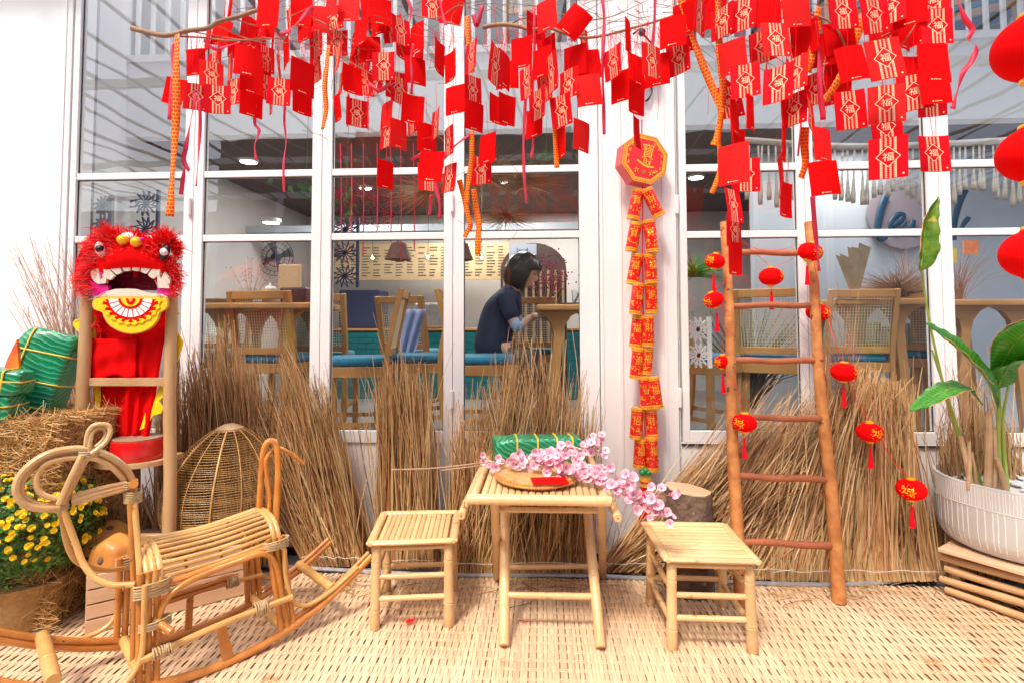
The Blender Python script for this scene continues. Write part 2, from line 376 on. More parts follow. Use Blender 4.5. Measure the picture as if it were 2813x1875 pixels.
# wall of the shop: left part, pillar, header, dado below the right window
zb = 0.015; TOP = 3.9; WT = 0.16
xl = wx(188); xr = wx(1646); xr2 = wx(1860); xfar = wx(2900)
wall = empty('shop_wall', (0, W, 0), 'white rendered shopfront wall with a pillar between the glazed doors and the window', 'wall')
def wbox(name, x0, x1, z0, z1, y0=W, y1=W+WT, mt=m_wall, parent=wall, bev=0.003):
    b = MB(); b.box((x0, y0, z0), (x1, y1, z1)); return b.build(name, mt, parent, bevel=bev)
wbox('wall_left', xl-2.6, xl-0.001, zb, 5.4, y0=W-0.02)
wbox('pillar', xr+0.001, xr2-0.001, zb, 5.4, y0=W-0.02)
zs = wz(1214, 2000)
wbox('dado', xr2+0.001, xfar+2, zb, zs-0.002, y0=W-0.018)
wbox('header', xl, xr, TOP, 5.4); wbox('header', xr2, xfar+2, TOP, 5.4)
# grooves and trim on the pillar
for px, wdt in ((1652,0.012),(1702,0.02),(1822,0.02)):
    x = wx(px); wbox('trim', x-wdt/2, x+wdt/2, zb+0.003, 5.0, y0=W-0.027, y1=W-0.0205, mt=m_white, bev=0.002)
x = wx(1856); b = MB(); b.box((x-0.0015, W-0.0215, zb), (x+0.0015, W-0.0205, 5)); b.build('groove', m_gap, wall)
x = wx(168); wbox('trim', x-0.012, x+0.012, zb+0.003, 5.0, y0=W-0.026, y1=W-0.0205, mt=m_white, bev=0.002)
b = MB(); b.box((xl-2.6, W+0.0, -0.03), (xfar+2, W+0.5, zb-0.004)); tag(b.build('plinth', m_gap), kind='structure')

def leaf(name, x0, x1, g0, g1, zbot, zgb, bars, ztop, label, group, hinge=None, bottom_panel=True, y=W-0.012):
    r = empty(name, ((x0+x1)/2, y, zbot), label, 'glass door' if bottom_panel else 'window', group)
    th = 0.05; e = 0.0015
    def bx(n, a, c, z0, z1, ya=y, yb=y+th, mt=m_white): 
        b = MB(); b.box((a, ya, z0), (c, yb, z1)); return b.build(n, mt, r, bevel=0.003)
    bx('stile', x0+e, g0, zbot, ztop); bx('stile', g1, x1-e, zbot, ztop)
    prev = zgb
    bx('rail', g0, g1, zbot if not bottom_panel else zgb-0.07, zgb)
    if bottom_panel:
        bx('rail', g0, g1, zbot, zbot+0.09)
        bx('bottom_panel', g0, g1, zbot+0.09, zgb-0.07, ya=y+0.012, yb=y+0.03)
    for (z0, z1) in bars + [(ztop-0.08, ztop)]:
        if z0 > prev:
            b = MB(); b.box((g0, y+0.026, prev), (g1, y+0.030, z0)); b.build('glass_pane', m_glass, r)
            # thin dark gasket round the pane
            g = MB()
            for (a, c, p, q) in ((g0, g0+0.004, prev, z0), (g1-0.004, g1, prev, z0), (g0+0.004, g1-0.004, z0-0.004, z0), (g0+0.004, g1-0.004, prev, prev+0.004)):
                g.box((a, y+0.0185, p), (c, y+0.0255, q))
            g.build('gasket', m_gap, r)
        bx('glazing_bar', g0, g1, z0, z1, ya=y+0.006)
        prev = z1
    for (hx, hz) in (hinge or []):
        b = MB(); M = Matrix.Translation((hx, y-0.012, hz)); b.lathe([(0.006,-0.055),(0.011,-0.05),(0.011,-0.002),(0.009,0),(0.011,0.002),(0.011,0.05),(0.006,0.055)], 12, M)
        b.build('hinge', m_white, r, smooth='auto')
    return r
zA = (wz(496, 500), wz(479, 500)); zA = (wz(489.5,506)-0.002, wz(472.5,506)); zB = (wz(665,506), wz(646.6,506))
zgb = wz(1181, 1100)
hz1 = (wz(570,525), wz(1095,1245))
L = [(190,532,207,506),(532,884,558,857),(884,1245,911,1220),(1245,1644,1275,1591)]
labs = ['leftmost white glazed door behind the lion head', 'white glazed door between the lion chair and the rattan basket, second from the left',
        'white glazed door with the tall cane chair close behind it, third from the left', 'white glazed door next to the pillar with the seated woman behind it']
for i, (a, c, g0, g1) in enumerate(L):
    hs = []
    if i == 0: hs = [(wx(532,565)-0.012, hz1[0])]
    if i in (2,): hs = [(wx(1245)-0.004, hz1[1]), (wx(1245)-0.004, hz1[0])]
    leaf('glazed_door', wx(a), wx(c), wx(g0), wx(g1), zb+0.004, zgb, [zB, zA], TOP, labs[i], 'white glazed doors of the shop', hs)
zA2 = (wz(472.7,1883), wz(453,1883)); zB2 = (wz(655,1883), wz(636.3,1883)); zg2 = wz(1181, 1900)
hs = [(wx(1858), wz(565,1858)), (wx(1858), wz(1090,1858))]
Lr = [(1866,2212,1886,2190),(2212,2580,2236,2548),(2580,2930,2612,2900)]
labs = ['white window leaf beside the pillar, seen through the upper ladder', 'white window leaf between the ladder and the green plant', 'white window leaf at the right edge behind the potted plant']
for i, (a, c, g0, g1) in enumerate(Lr):
    leaf('glazed_window', wx(a), wx(c), wx(g0), wx(g1), zs, zg2, [zB2, zA2], TOP, labs[i], 'white window leaves of the shop', hs if i == 0 else None, bottom_panel=False)
b = MB(); b.box((xr2+0.002, W-0.03, zs-0.014), (xfar+2, W-0.0185, zs-0.003)); b.build('sill_gap', m_gap, wall)
# conduit along the wall foot
pts = [PG(x, y, 0.012) for x, y in ((690,1548),(860,1560),(1200,1577),(1600,1580),(2000,1597),(2250,1604),(2400,1600),(2480,1590),(2600,1566),(2700,1550))]
tag(cane('conduit', pts, 0.011, m_metal, None, n=8), 'grey metal conduit lying along the foot of the straw sheaves', 'pipe')

# ---------------------------------------------------------------- interior shell
IF = 0.36; MEZ = 4.45; zc = 2.9
def sbox(name, lo, hi, m): 
    b = MB(); b.box(lo, hi); return tag(b.build(name, m), kind='structure')
xL = xl-0.6; xR = xfar+1.9; YB = 7.9
sbox('interior_floor', (xL, W+WT+0.35, IF-0.2), (xR, YB, IF), m_infloor)
sbox('interior_wall_back', (xL-0.1, YB+0.001, 0), (xR+0.1, YB+0.1, 6.2), m_inwall)
sbox('interior_wall_left', (xL-0.1, W+WT+0.002, 0), (xL-0.001, YB, 6.2), m_inwall)
sbox('interior_wall_right', (xR+0.001, W+WT+0.002, 0), (xR+0.1, YB, 6.2), m_inblue)
xs = PW(2075, 800, 5.2).x
sbox('interior_wall_blue', (xs, 5.2, IF+0.002), (xR, 5.3, zc-0.002), m_inblue)
sbox('mezzanine_floor', (xL, MEZ, zc), (xR, YB, zc+0.04), m_brown)
sbox('mezzanine_edge', (xL, MEZ-0.12, zc-0.03), (xR, MEZ-0.002, 3.5), m_plain)
sbox('upper_ceiling', (xL, W+WT+0.002, 5.4), (xR, YB, 5.5), m_inwall)
sbox('interior_beam', (PW(560,600,6.2).x, 6.2, wz(635,1100,6.2)), (PW(1640,600,6.2).x, 6.3, wz(617,1100,6.2)), m_inblue)
x1 = PW(292, 500, 3.6).x
sbox('interior_pier', (xl-0.3, 3.5, IF), (x1, 3.7, 5.4), m_inwall)
# railing on the mezzanine
rl = empty('mezzanine_railing', (0, MEZ-0.05, 3.5), 'pale blue railing of upright bars along the upper floor seen through the top panes', 'railing')
b = MB(); b.box((xL, MEZ-0.14, 3.5), (xR, MEZ-0.04, 3.56)); b.build('bottom_rail', m_white, rl)
b = MB(); b.box((xL, MEZ-0.12, 4.5), (xR, MEZ-0.06, 4.56)); b.build('top_rail', m_white, rl)
bm = MB(); bm.box((-0.014, -0.014, 3.56), (0.014, 0.014, 4.5)); proto = bm.build('baluster', m_white, rl)
n = int((xR-xL)/0.13)
for i in range(n):
    o = proto if i == 0 else proto.copy()
    if i: COL.objects.link(o); o.parent = rl
    o.location = (xL+0.06+i*0.13, 0-0.04+0.0, -3.5+0.0) if False else (xL+0.06+i*0.13, -0.04, -3.5)
    o.matrix_parent_inverse = Matrix.Identity(4)
# opposite side of the yard, behind the camera, seen only in the glass
m_opp = mat('opposite_wall', (0.34,0.35,0.37), (0.26,0.27,0.29), rough=0.8, scale=1)
ob = empty('opposite_house', (0, -7, 0), 'grey house across the yard mirrored in the panes', 'building')
b = MB(); b.box((-8.2,-7.4,-0.03), (6.6,-7,6.0)); b.build('wall', mat('brown_render', (0.15,0.115,0.105), (0.10,0.08,0.075), rough=0.8, scale=1), ob)
b = MB(); b.box((-30,-7.3,-0.03), (-8.21,-7.1,4.2)); b.build('wall', m_opp, ob); b = MB(); b.box((6.61,-7.3,-0.03), (30,-7.1,4.6)); b.build('wall', m_opp, ob)
for k in range(5):
    b = MB(); b.box((-7+k*3.0,-7.0+0.001,0.8), (-5.4+k*3.0,-6.97,2.4)); b.build('window', m_dark, ob)
# pergola over the yard: crooked poles running out from the wall, carried by beams
m_pole = mat('grey_pole', (0.24,0.22,0.20), (0.34,0.31,0.28), rough=0.8, scale=12)
pg = empty('pergola', (0, 0, 3.4), 'pergola of thin crooked poles over the yard mirrored in the upper panes', 'pergola')
rd = random.Random(5)
for k in range(44):
    x = -8.0+k*0.37+rd.uniform(-0.06, 0.06); ph = rd.uniform(0, 6); z = 3.62+rd.uniform(-0.02, 0.03)
    pts = [Vector((x+0.05*math.sin(ph+t*0.9)+rd.uniform(-.012,.012), 3.0-t*0.55, z+0.025*math.sin(ph*2+t*1.7))) for t in range(13)]
    cane('pole', pts, 0.017+rd.uniform(-0.004, 0.006), m_pole, pg, k=3, n=6)
for y in (2.9, 1.2, -1.4, -3.6):
    b = MB(); b.box((-8.3,y-0.03,3.66), (8.5,y+0.03,3.74)); b.build('beam', m_plain, pg)
for x in (-4.9, 5.1):
    for y in (-3.6,):
        b = MB(); b.box((x-0.05,y-0.05,-0.03), (x+0.05,y+0.05,3.659)); b.build('post', m_plain, pg)
# ---------------------------------------------------------------- stools and table
def V(*a): return Vector(a)
def stool(fl, fr, bl, brr, ztop, label, slat_dir, hollow=False):
    # fl.. ground points of the four legs (world), tops leaning in slightly
    c = (fl+fr+bl+brr)/4
    st = empty('bamboo_stool', (c.x, c.y, 0), label, 'stool', 'low bamboo stools beside the table')
    r = 0.021; P = [fl, fr, brr, bl]; T = []
    zt = ztop-0.030
    for p in P: T.append(V(c.x+(p.x-c.x)*0.97, c.y+(p.y-c.y)*0.97, zt))
    Bt = [V(p.x, p.y, 0.001) for p in P]
    for i in range(4): bamboo('leg', Bt[i], T[i], r*(1.12 if i in (1,) else 1.02), m_bamboo, st, nodes=(0.24+0.05*i, 0.8), r2=r*0.93)
    for i in range(4):
        a, b_, a2, b2 = Bt[i], Bt[(i+1) % 4], T[i], T[(i+1) % 4]
        for h in ((0.36, 0.62) if i % 2 == 0 else (0.30, 0.68)):
            p = a.lerp(a2, h); q = b_.lerp(b2, h); bamboo('stretcher', p, q, 0.0115, m_bamboo, st, nodes=(0.55,))
        p = a.lerp(a2, 0.965); q = b_.lerp(b2, 0.965); bamboo('apron_rail', p, q, 0.011, m_bamboo, st, nodes=(0.4,))
    # top frame: four half-round rails mitred, slats between
    ex = 0.024; C = []
    for p in T:
        d = V(p.x-c.x, p.y-c.y, 0); C.append(V(p.x, p.y, ztop-0.012) + d.normalized()*ex*1.35)
    for i in range(4):
        a, b_ = C[i], C[(i+1) % 4]; dd = (b_-a).normalized()*0.0185
        bm = MB(); bm.tube([a-dd*0.9, a+dd, b_-dd, b_+dd*0.9], [0.010, 0.0185, 0.0185, 0.010], 12, flat=0.62, upv=dd.cross(V(0,0,1)))
        bm.build('seat_frame', m_bamboo, st, smooth='auto')
    ins = [C[i].lerp(c+V(0,0,ztop-0.012), 0.0) for i in range(4)]
    A, B, Cc, D = C       # fl, fr, br, bl
    n = 13 if not hollow else 9
    m = 0.075
    for k in range(n):
        t0 = m+(1-2*m)*k/n; t1 = m+(1-2*m)*(k+0.93)/n; t = (t0+t1)/2
        if slat_dir == 'depth': p, q = A.lerp(B, t), D.lerp(Cc, t); wdt = (A-B).length*(t1-t0)/2
        else: p, q = A.lerp(D, t), B.lerp(Cc, t); wdt = (A-D).length*(t1-t0)/2
        dd = (q-p); p = p+dd*0.045; q = q-dd*0.045; dz = random.uniform(-0.0012, 0.0012)
        p.z += 0.001+dz; q.z += 0.001-dz
        bm = MB(); bm.tube([p, p.lerp(q,0.5), q], [wdt, wdt*random.uniform(0.96,1.0), wdt], 10, flat=0.42, upv=(q-p).cross(V(0,0,1))); bm.build('slat', m_bamboo, st, smooth='auto')
    return st
stool(PG(1029,1728), PG(1234,1718), PG(1062,1624), PG(1246,1620), 0.381, 'low bamboo stool with slats running front to back, left of the folding table', 'depth')
stool(PG(1846,1782), PG(2067,1790), PG(1787,1658), PG(1986,1664), 0.372, 'low bamboo stool with slats running crosswise, in front of the ladder', 'cross', True)

tb = empty('folding_table', (PG(1515,1700).x, PG(1515,1700).y, 0), 'pale bamboo folding table on crossed legs carrying the round tray', 'table')
zt = 0.612
fA, fB = PG(1384,1782), PG(1650,1788); bA, bB = PG(1366,1588), PG(1655,1583)
tfl, tfr = PG(1285,1366,zt), PG(1676,1366,zt); tbl, tbr = PG(1345,1240,zt), PG(1636,1238,zt)
# keep the table rectangular in plan
yF = (tfl.y+tfr.y)/2+0.01; yB = 2.93; xl_, xr_ = tfl.x, tfr.x
LA0, LA1 = V(fA.x, fA.y, 0.016), V(PG(1380,1300,zt).x, yB-0.16, zt-0.03)
LB0, LB1 = V(fB.x, fB.y, 0.016), V(PG(1612,1300,zt).x, yB-0.16, zt-0.03)
LC0, LC1 = V(bA.x, bA.y-0.02, 0.014), V(PG(1352,1380,zt).x, yF+0.05, zt-0.03)
LD0, LD1 = V(bB.x, bB.y-0.02, 0.014), V(PG(1660,1380,zt).x, yF+0.05, zt-0.03)
for a, b_, r, nd in ((LA0,LA1,0.022,(0.18,0.6)),(LB0,LB1,0.0215,(0.34,0.75)),(LC0,LC1,0.019,(0.3,0.7)),(LD0,LD1,0.019,(0.4,0.85))):
    bamboo('leg', a, b_, r, m_bamboo, tb, nodes=nd)
def at(a, b_, t): return a.lerp(b_, t)
bamboo('stretcher', at(LA0,LA1,0.24), at(LB0,LB1,0.24), 0.0135, m_bamboo, tb, nodes=(0.66,))
bamboo('stretcher', at(LA0,LA1,0.90), at(LB0,LB1,0.90), 0.012, m_bamboo, tb, nodes=(0.3,))
bamboo('stretcher', at(LC0,LC1,0.16), at(LD0,LD1,0.16), 0.012, m_bamboo, tb, nodes=(0.4,))
bamboo('stretcher', at(LC0,LC1,0.90), at(LD0,LD1,0.90), 0.0115, m_bamboo, tb, nodes=(0.5,))
bamboo('top_rail', V(xl_-0.005,yF,zt-0.012), V(xr_+0.005,yF,zt-0.012), 0.0205, m_bamboo, tb, nodes=(0.38,0.9))
bamboo('top_rail', V(xl_+0.01,yB,zt-0.012), V(xr_-0.01,yB,zt-0.012), 0.019, m_bamboo, tb, nodes=(0.5,))
for x, s in ((xl_,1),(xr_,-1)): bamboo('top_rail', V(x+s*0.018,yF+0.02,zt-0.012), V(x+s*0.018,yB-0.02,zt-0.012), 0.018, m_bamboo, tb, nodes=(0.3,0.7))
n = 17
for k in range(n):
    x = xl_+0.045+(xr_-xl_-0.09)*(k+0.5)/n; wd = (xr_-xl_-0.09)/n*0.455
    bm = MB(); z = zt-0.004+random.uniform(-0.001,0.001)
    bm.tube([V(x,yF+0.017,z), V(x+random.uniform(-.001,.001),(yF+yB)/2,z), V(x,yB-0.017,z)], wd, 10, flat=0.45, upv=V(1,0,0)); bm.build('slat', m_bamboo, tb, smooth='auto')
for x, s in ((xl_,-1),(xr_,1)):                         # round side rails that carry the top, ends sticking out
    a = V(x+s*0.028, yF-0.01, zt-0.075); b2 = V(x+s*0.015, yB-0.1, zt-0.055); bamboo('side_rail', a, b2, 0.017, m_bamboo, tb, nodes=(0.2,0.6))
    bm = MB(); d=(a-b2).normalized(); bm.tube([a+d*0.0005, a+d*0.0012], 0.0035, 8); bm.build('pith', m_log, tb)
    bamboo('peg', V(x+s*0.022, yF+0.03, zt-0.028), V(x+s*0.026, yF+0.03, zt-0.062), 0.006, m_bamboo, tb, nodes=())

# tray with a red pouch
ty = PG(1476,1310,zt+0.01); m_tray = mat('tray_weave', (0.60,0.33,0.12), (0.48,0.22,0.06), rough=0.4, scale=30, coat=0.2)
tr = empty('bamboo_tray', (ty.x, ty.y, zt+0.012), 'round flat bamboo tray with a bound rim, under the pink blossom on the table', 'tray')
M = Matrix.Translation(V(ty.x, ty.y, zt+0.012)) @ Matrix.Rotation(R(3), 4, 'X')
RR = 0.182
b = MB(); b.lathe([(0.0,0.004),(RR-0.03,0.002),(RR-0.006,0.012),(RR-0.002,0.026)], 48, M); b.build('base', m_tray, tr, smooth='auto')
for rr_, zz in ((RR,0.026),(RR+0.004,0.016)):
    b = MB(); b.tube([M @ V((rr_)*math.cos(a), (rr_)*math.sin(a), zz) for a in [2*math.pi*i/64 for i in range(65)]], 0.0065, 8, cap=False); b.build('rim', m_rattan, tr, smooth='auto')
b = MB()
for i in range(84):
    a = 2*math.pi*(i+0.5)/84
    if (i % 12) > 8: continue
    pts = [M @ V((RR+dr)*math.cos(a), (RR+dr)*math.sin(a), z) for dr, z in ((-0.009,0.014),(-0.006,0.034),(0.006,0.034),(0.012,0.016),(0.008,0.008))]
    b.tube(pts, 0.0014, 4)
tag(b.build("rim_binding", m_wrap, tr), kind="stuff")
b = MB()
for k in range(-8, 9):
    h = math.sqrt(max(0, (RR-0.02)**2-(k*0.019)**2)); 
    b.beam(M @ V(k*0.019, -h, 0.006+0.0008), M @ V(k*0.019, h, 0.006+0.0008), 0.015, 0.0016)
tag(b.build('weave_strips', m_rattan_pale, tr), kind='stuff')
pp = PG(1530,1328,zt+0.03)
b = MB(); b.box((-0.075,-0.045,0),(0.075,0.05,0.006), M=Matrix.Translation(V(pp.x-0.03,pp.y+0.02,zt+0.034)) @ Matrix.Rotation(R(8),4,'Z'))
tag(b.build('red_pouch', m_red, None, bevel=0.004), 'flat red paper envelope lying on the bamboo tray', 'envelope')

# ---------------------------------------------------------------- wrapped rice cakes
def leafwrap_mat():
    m = mat('wrapped_banana_leaf', (0.004,0.25,0.11), (0.003,0.17,0.06), rough=0.3, scale=7, coat=0.35)
    N = m.node_tree.nodes; L = m.node_tree.links; P = N['Principled BSDF']
    tc = N.new('ShaderNodeTexCoord'); mp = N.new('ShaderNodeMapping'); mp.inputs['Rotation'].default_value = (0.3, 0.9, 0.6)
    wv = N.new('ShaderNodeTexWave'); wv.inputs['Scale'].default_value = 17; wv.inputs['Distortion'].default_value = 7.0; wv.inputs['Detail'].default_value = 3; wv.inputs['Detail Scale'].default_value = 0.6
    L.new(tc.outputs['Object'], mp.inputs[0]); L.new(mp.outputs[0], wv.inputs[0])
    rm = N.new('ShaderNodeMapRange'); rm.inputs[1].default_value = 0.72; rm.inputs[2].default_value = 0.98
    L.new(wv.outputs['Fac'], rm.inputs[0])
    src = P.inputs['Base Color'].links[0].from_socket
    mx = N.new('ShaderNodeMix'); mx.data_type = 'RGBA'; mx.inputs[7].default_value = (0.10,0.55,0.30,1)
    mu = N.new('ShaderNodeMath'); mu.operation = 'MULTIPLY'; mu.inputs[1].default_value = 0.62; L.new(rm.outputs[0], mu.inputs[0])
    L.new(mu.outputs[0], mx.inputs[0]); L.new(src, mx.inputs[6]); L.new(mx.outputs[2], P.inputs['Base Color'])
    bp = N.new('ShaderNodeBump'); bp.inputs['Strength'].default_value = 0.25; bp.inputs['Distance'].default_value = 0.004
    L.new(wv.outputs['Fac'], bp.inputs['Height']); L.new(bp.outputs[0], P.inputs['Normal'])
    return m
m_wrapleaf = leafwrap_mat(); m_tie = mat('yellow_tie', (0.90,0.62,0.06), (0.8,0.5,0.03), rough=0.45, scale=30)
def softbox(hx, hy, hz, seed, e=5.0, amp=0.006, nu=40, nv=24):
    b = MB(); rd = random.Random(seed); off = V(rd.random()*9, rd.random()*9, 0)
    def sp(c, p): return math.copysign(abs(c)**(2.0/p), c)
    for i in range(nv+1):
        ph = -math.pi/2+math.pi*i/nv
        for j in range(nu):
            th = 2*math.pi*j/nu
            p = V(hx*sp(math.cos(ph), e)*sp(math.cos(th), e), hy*sp(math.cos(ph), e)*sp(math.sin(th), e), hz*sp(math.sin(ph), e))
            q = mnoise.noise(p*14+off)*amp; b.vert(p*(1+q/max(hx,hy,hz)*3))
    for i in range(nv):
        for j in range(nu):
            a = i*nu+j; c = i*nu+(j+1) % nu; b.face((a, c, c+nu, a+nu))
    return b
def cake(M, hx, hy, hz, label, seed, ties_z=(), ties_x=(), ties_y=()):
    c = M.translation; o = empty('wrapped_rice_cake', c, label, 'wrapped cake', 'rice cakes wrapped in green leaf')
    b = softbox(hx, hy, hz, seed, e=8.0); b.v = [tuple(M @ V(*p)) for p in b.v]; b.build('leaf_wrap', m_wrapleaf, o, smooth=True)
    e = 8.0
    def ring(f):
        b = MB(); b.tube([M @ f(2*math.pi*i/48) for i in range(49)], [0.0045]*49, 6, cap=False, flat=0.7); b.build('tie', m_tie, o, smooth='auto')
    def sp(c, p): return math.copysign(abs(c)**(2.0/p), c)
    k = 1.012
    for z in ties_z: ring(lambda a: V(hx*k*sp(math.cos(a),e), hy*k*sp(math.sin(a),e), z*hz))
    for x in ties_x: ring(lambda a: V(x*hx, hy*k*sp(math.cos(a),e), hz*k*sp(math.sin(a),e)))
    for y in ties_y: ring(lambda a: V(hx*k*sp(math.cos(a),e), y*hy, hz*k*sp(math.sin(a),e)))
    return o
# on the table
c0 = PZ(1478,1215,2.72)
Mt = Matrix.Translation(V(c0.x, c0.y, zt+0.068)) @ Matrix.Rotation(R(8), 4, 'Z')
cake(Mt, 0.222, 0.08, 0.064, 'green leaf-wrapped cake lying behind the blossom on the table', 1, ties_x=(-0.05,0.38,0.72,-0.5), ties_z=())
# left, on the hay
HT = 0.90
YH = 2.38
c1 = PW(104,1030,YH+0.1); Mt = Matrix.Translation(V(c1.x, YH+0.12, c1.z-0.01)) @ Matrix.Rotation(R(-12), 4, 'X') @ Matrix.Rotation(R(11), 4, 'Y') @ Matrix.Rotation(R(22), 4, 'Z')
cake(Mt, 0.115, 0.10, 0.218, 'tall green leaf-wrapped cake standing upright on the hay bale', 2, ties_z=(0.52,-0.10,-0.62), ties_x=(-0.55,))
c2 = PW(8,1048,YH-0.12); Mt = Matrix.Translation(V(c2.x, YH-0.1, c2.z)) @ Matrix.Rotation(R(25), 4, 'Z') @ Matrix.Rotation(R(5), 4, 'Y')
cake(Mt, 0.075, 0.075, 0.052, 'small square green cake with a crossed yellow tie, topmost at the left edge', 3, ties_x=(0.1,), ties_z=(0.1,))
c3 = PW(-10,1117,YH-0.12); Mt = Matrix.Translation(V(c3.x, YH-0.1, c3.z)) @ Matrix.Rotation(R(15), 4, 'Z')
cake(Mt, 0.07, 0.075, 0.056, 'small square green cake at the bottom of the pile at the left edge', 4, ties_x=(0.1,), ties_z=(0.1,))
m_flame = mat('flame_paper', (0.90,0.30,0.02), (0.75,0.06,0.03), rough=0.4, scale=14)
b = MB(); Y = YH-0.04
o_ = [(8,1022),(20,985),(46,932),(50,985),(52,1022)]
poly = [PW(x, y, Y) for x, y in o_]; b.v = [tuple(p) for p in poly]+[tuple(p+V(0,0.012,0)) for p in poly]; b.t = [0.5]*len(b.v); n = len(poly)
b.face(range(n)); b.face(range(n, 2*n)[::-1])
for k in range(n): b.face(((k+1)%n, k, n+k, n+(k+1)%n))
tag(b.build('paper_flame', m_flame, None), 'orange and red paper flame stuck between the green cakes at the left edge', 'paper flame')

# ---------------------------------------------------------------- log stump, ladder
lc = PZ(1889,1343,2.70); g = PG(1890,1600)
st = empty('log_stump', (lc.x, lc.y, 0), 'short upright log with rough bark and slanted sawn top, behind the right stool', 'log')
ztop = lc.z; rl_ = 0.112
def brk(a, k): return 1+0.04*math.sin(3*a+1)+0.03*math.sin(5*a+k)+0.02*math.sin(11*a)+random.uniform(-0.012, 0.012)
b = MB(); M = Matrix.Translation(V(lc.x, lc.y, 0))
prof = [(rl_*1.05, 0.0)]+[(rl_*(1.03-0.03*i/10), ztop*i/10) for i in range(1, 11)]
nn = 40; rb = [brk(2*math.pi*j/nn, 1) for j in range(nn)]
for k, (r_, z) in enumerate(prof):
    for j in range(nn):
        a = 2*math.pi*j/nn; q = r_*rb[j]*(1+random.uniform(-0.012,0.012)); x, y = q*math.cos(a), q*math.sin(a)
        zz = z - (0.13*x if k == len(prof)-1 else 0.13*x*(z/ztop))
        b.vert((lc.x+x, lc.y+y, zz))
for k in range(len(prof)-1):
    for j in range(nn):
        a = k*nn+j; c = k*nn+(j+1) % nn; b.face((a, c, c+nn, a+nn))
b.build('bark', m_log, st, smooth=True)
b = MB(); t = [b.vert((lc.x+0.955*rl_*rb[j]*math.cos(2*math.pi*j/nn), lc.y+0.955*rl_*rb[j]*math.sin(2*math.pi*j/nn), ztop+0.003-0.13*0.955*rl_*rb[j]*math.cos(2*math.pi*j/nn))) for j in range(nn)]
b.face(t); t2 = [b.vert((b.v[j][0]*1.0, b.v[j][1], b.v[j][2]-0.02)) for j in range(nn)]
for j in range(nn): b.face((t[(j+1)%nn], t[j], t2[j], t2[(j+1)%nn]))
b.build('sawn_end', m_logcut, st)
kp = PZ(1889,1373,2.575); b = MB(); b.lathe([(0.009,0),(0.011,0.004),(0.007,0.006),(0.004,0.003),(0,0.003)], 14, Matrix.Translation(kp) @ Matrix.Rotation(R(90),4,'X')); b.build('knot', m_log, st)

ld = empty('wooden_ladder', PG(2180,1670), 'orange brown ladder of round debarked poles leaning against the window', 'ladder')
fR = PG(2306,1655); fL = V(PG(2040,1660).x+0.0, fR.y+0.0, 0)
tR = PW(2219,612,W-0.11); tL = PW(1992,612,W-0.11)
fL = PG(2032,1662)
def pole(name, a, b_, r0, r1, m, parent, n=14, seg=14, wob=0.006, knots=5, seed=0):
    rd = random.Random(seed); bm = MB(); pts = []; rr = []; L_ = (b_-a).length
    kn = [rd.random() for _ in range(knots)]
    sx = (b_-a).cross(V(0,1,0)).normalized(); sy = V(0,1,0)
    ph = rd.random()*6
    for i in range(seg*2+1):
        t = i/(seg*2); q = r0+(r1-r0)*t
        for k in kn: q *= 1+0.13*math.exp(-((t-k)*L_/0.012)**2)
        pts.append(a.lerp(b_, t)+sx*wob*math.sin(ph+t*9)+sy*wob*0.6*math.sin(ph*2+t*7)); rr.append(q*(1+rd.uniform(-0.02,0.02)))
    bm.tube(pts, rr, n); return bm.build(name, m, parent, smooth='auto')
pole('side_rail', V(fR.x,fR.y,0.001), tR, 0.031, 0.023, m_ladder, ld, seed=1)
pole('side_rail', V(fL.x,fL.y,0.001), tL, 0.031, 0.023, m_ladder, ld, seed=2)
def railp(a, b_, y):     # the point of a rail seen at picture height y
    lo, hi = 0.0, 1.0
    for _ in range(30):
        m = (lo+hi)/2; p = a.lerp(b_, m)-CP; q = RC.inverted() @ p; yy = PY0 - F*q.y/(-q.z)
        if yy > y: lo = m
        else: hi = m
    return a.lerp(b_, (lo+hi)/2)
for i, (yl, yr) in enumerate(((693,695),(840,838),(990,990),(1145,1150),(1306,1317),(1485,1499))):
    a, c = railp(fL, tL, yl), railp(fR, tR, yr); d = (c-a).normalized()
    pole('rung', a+d*0.012, c-d*0.006, 0.0155, 0.0165, m_rung, ld, n=12, seg=7, wob=0.003, knots=2, seed=20+i)
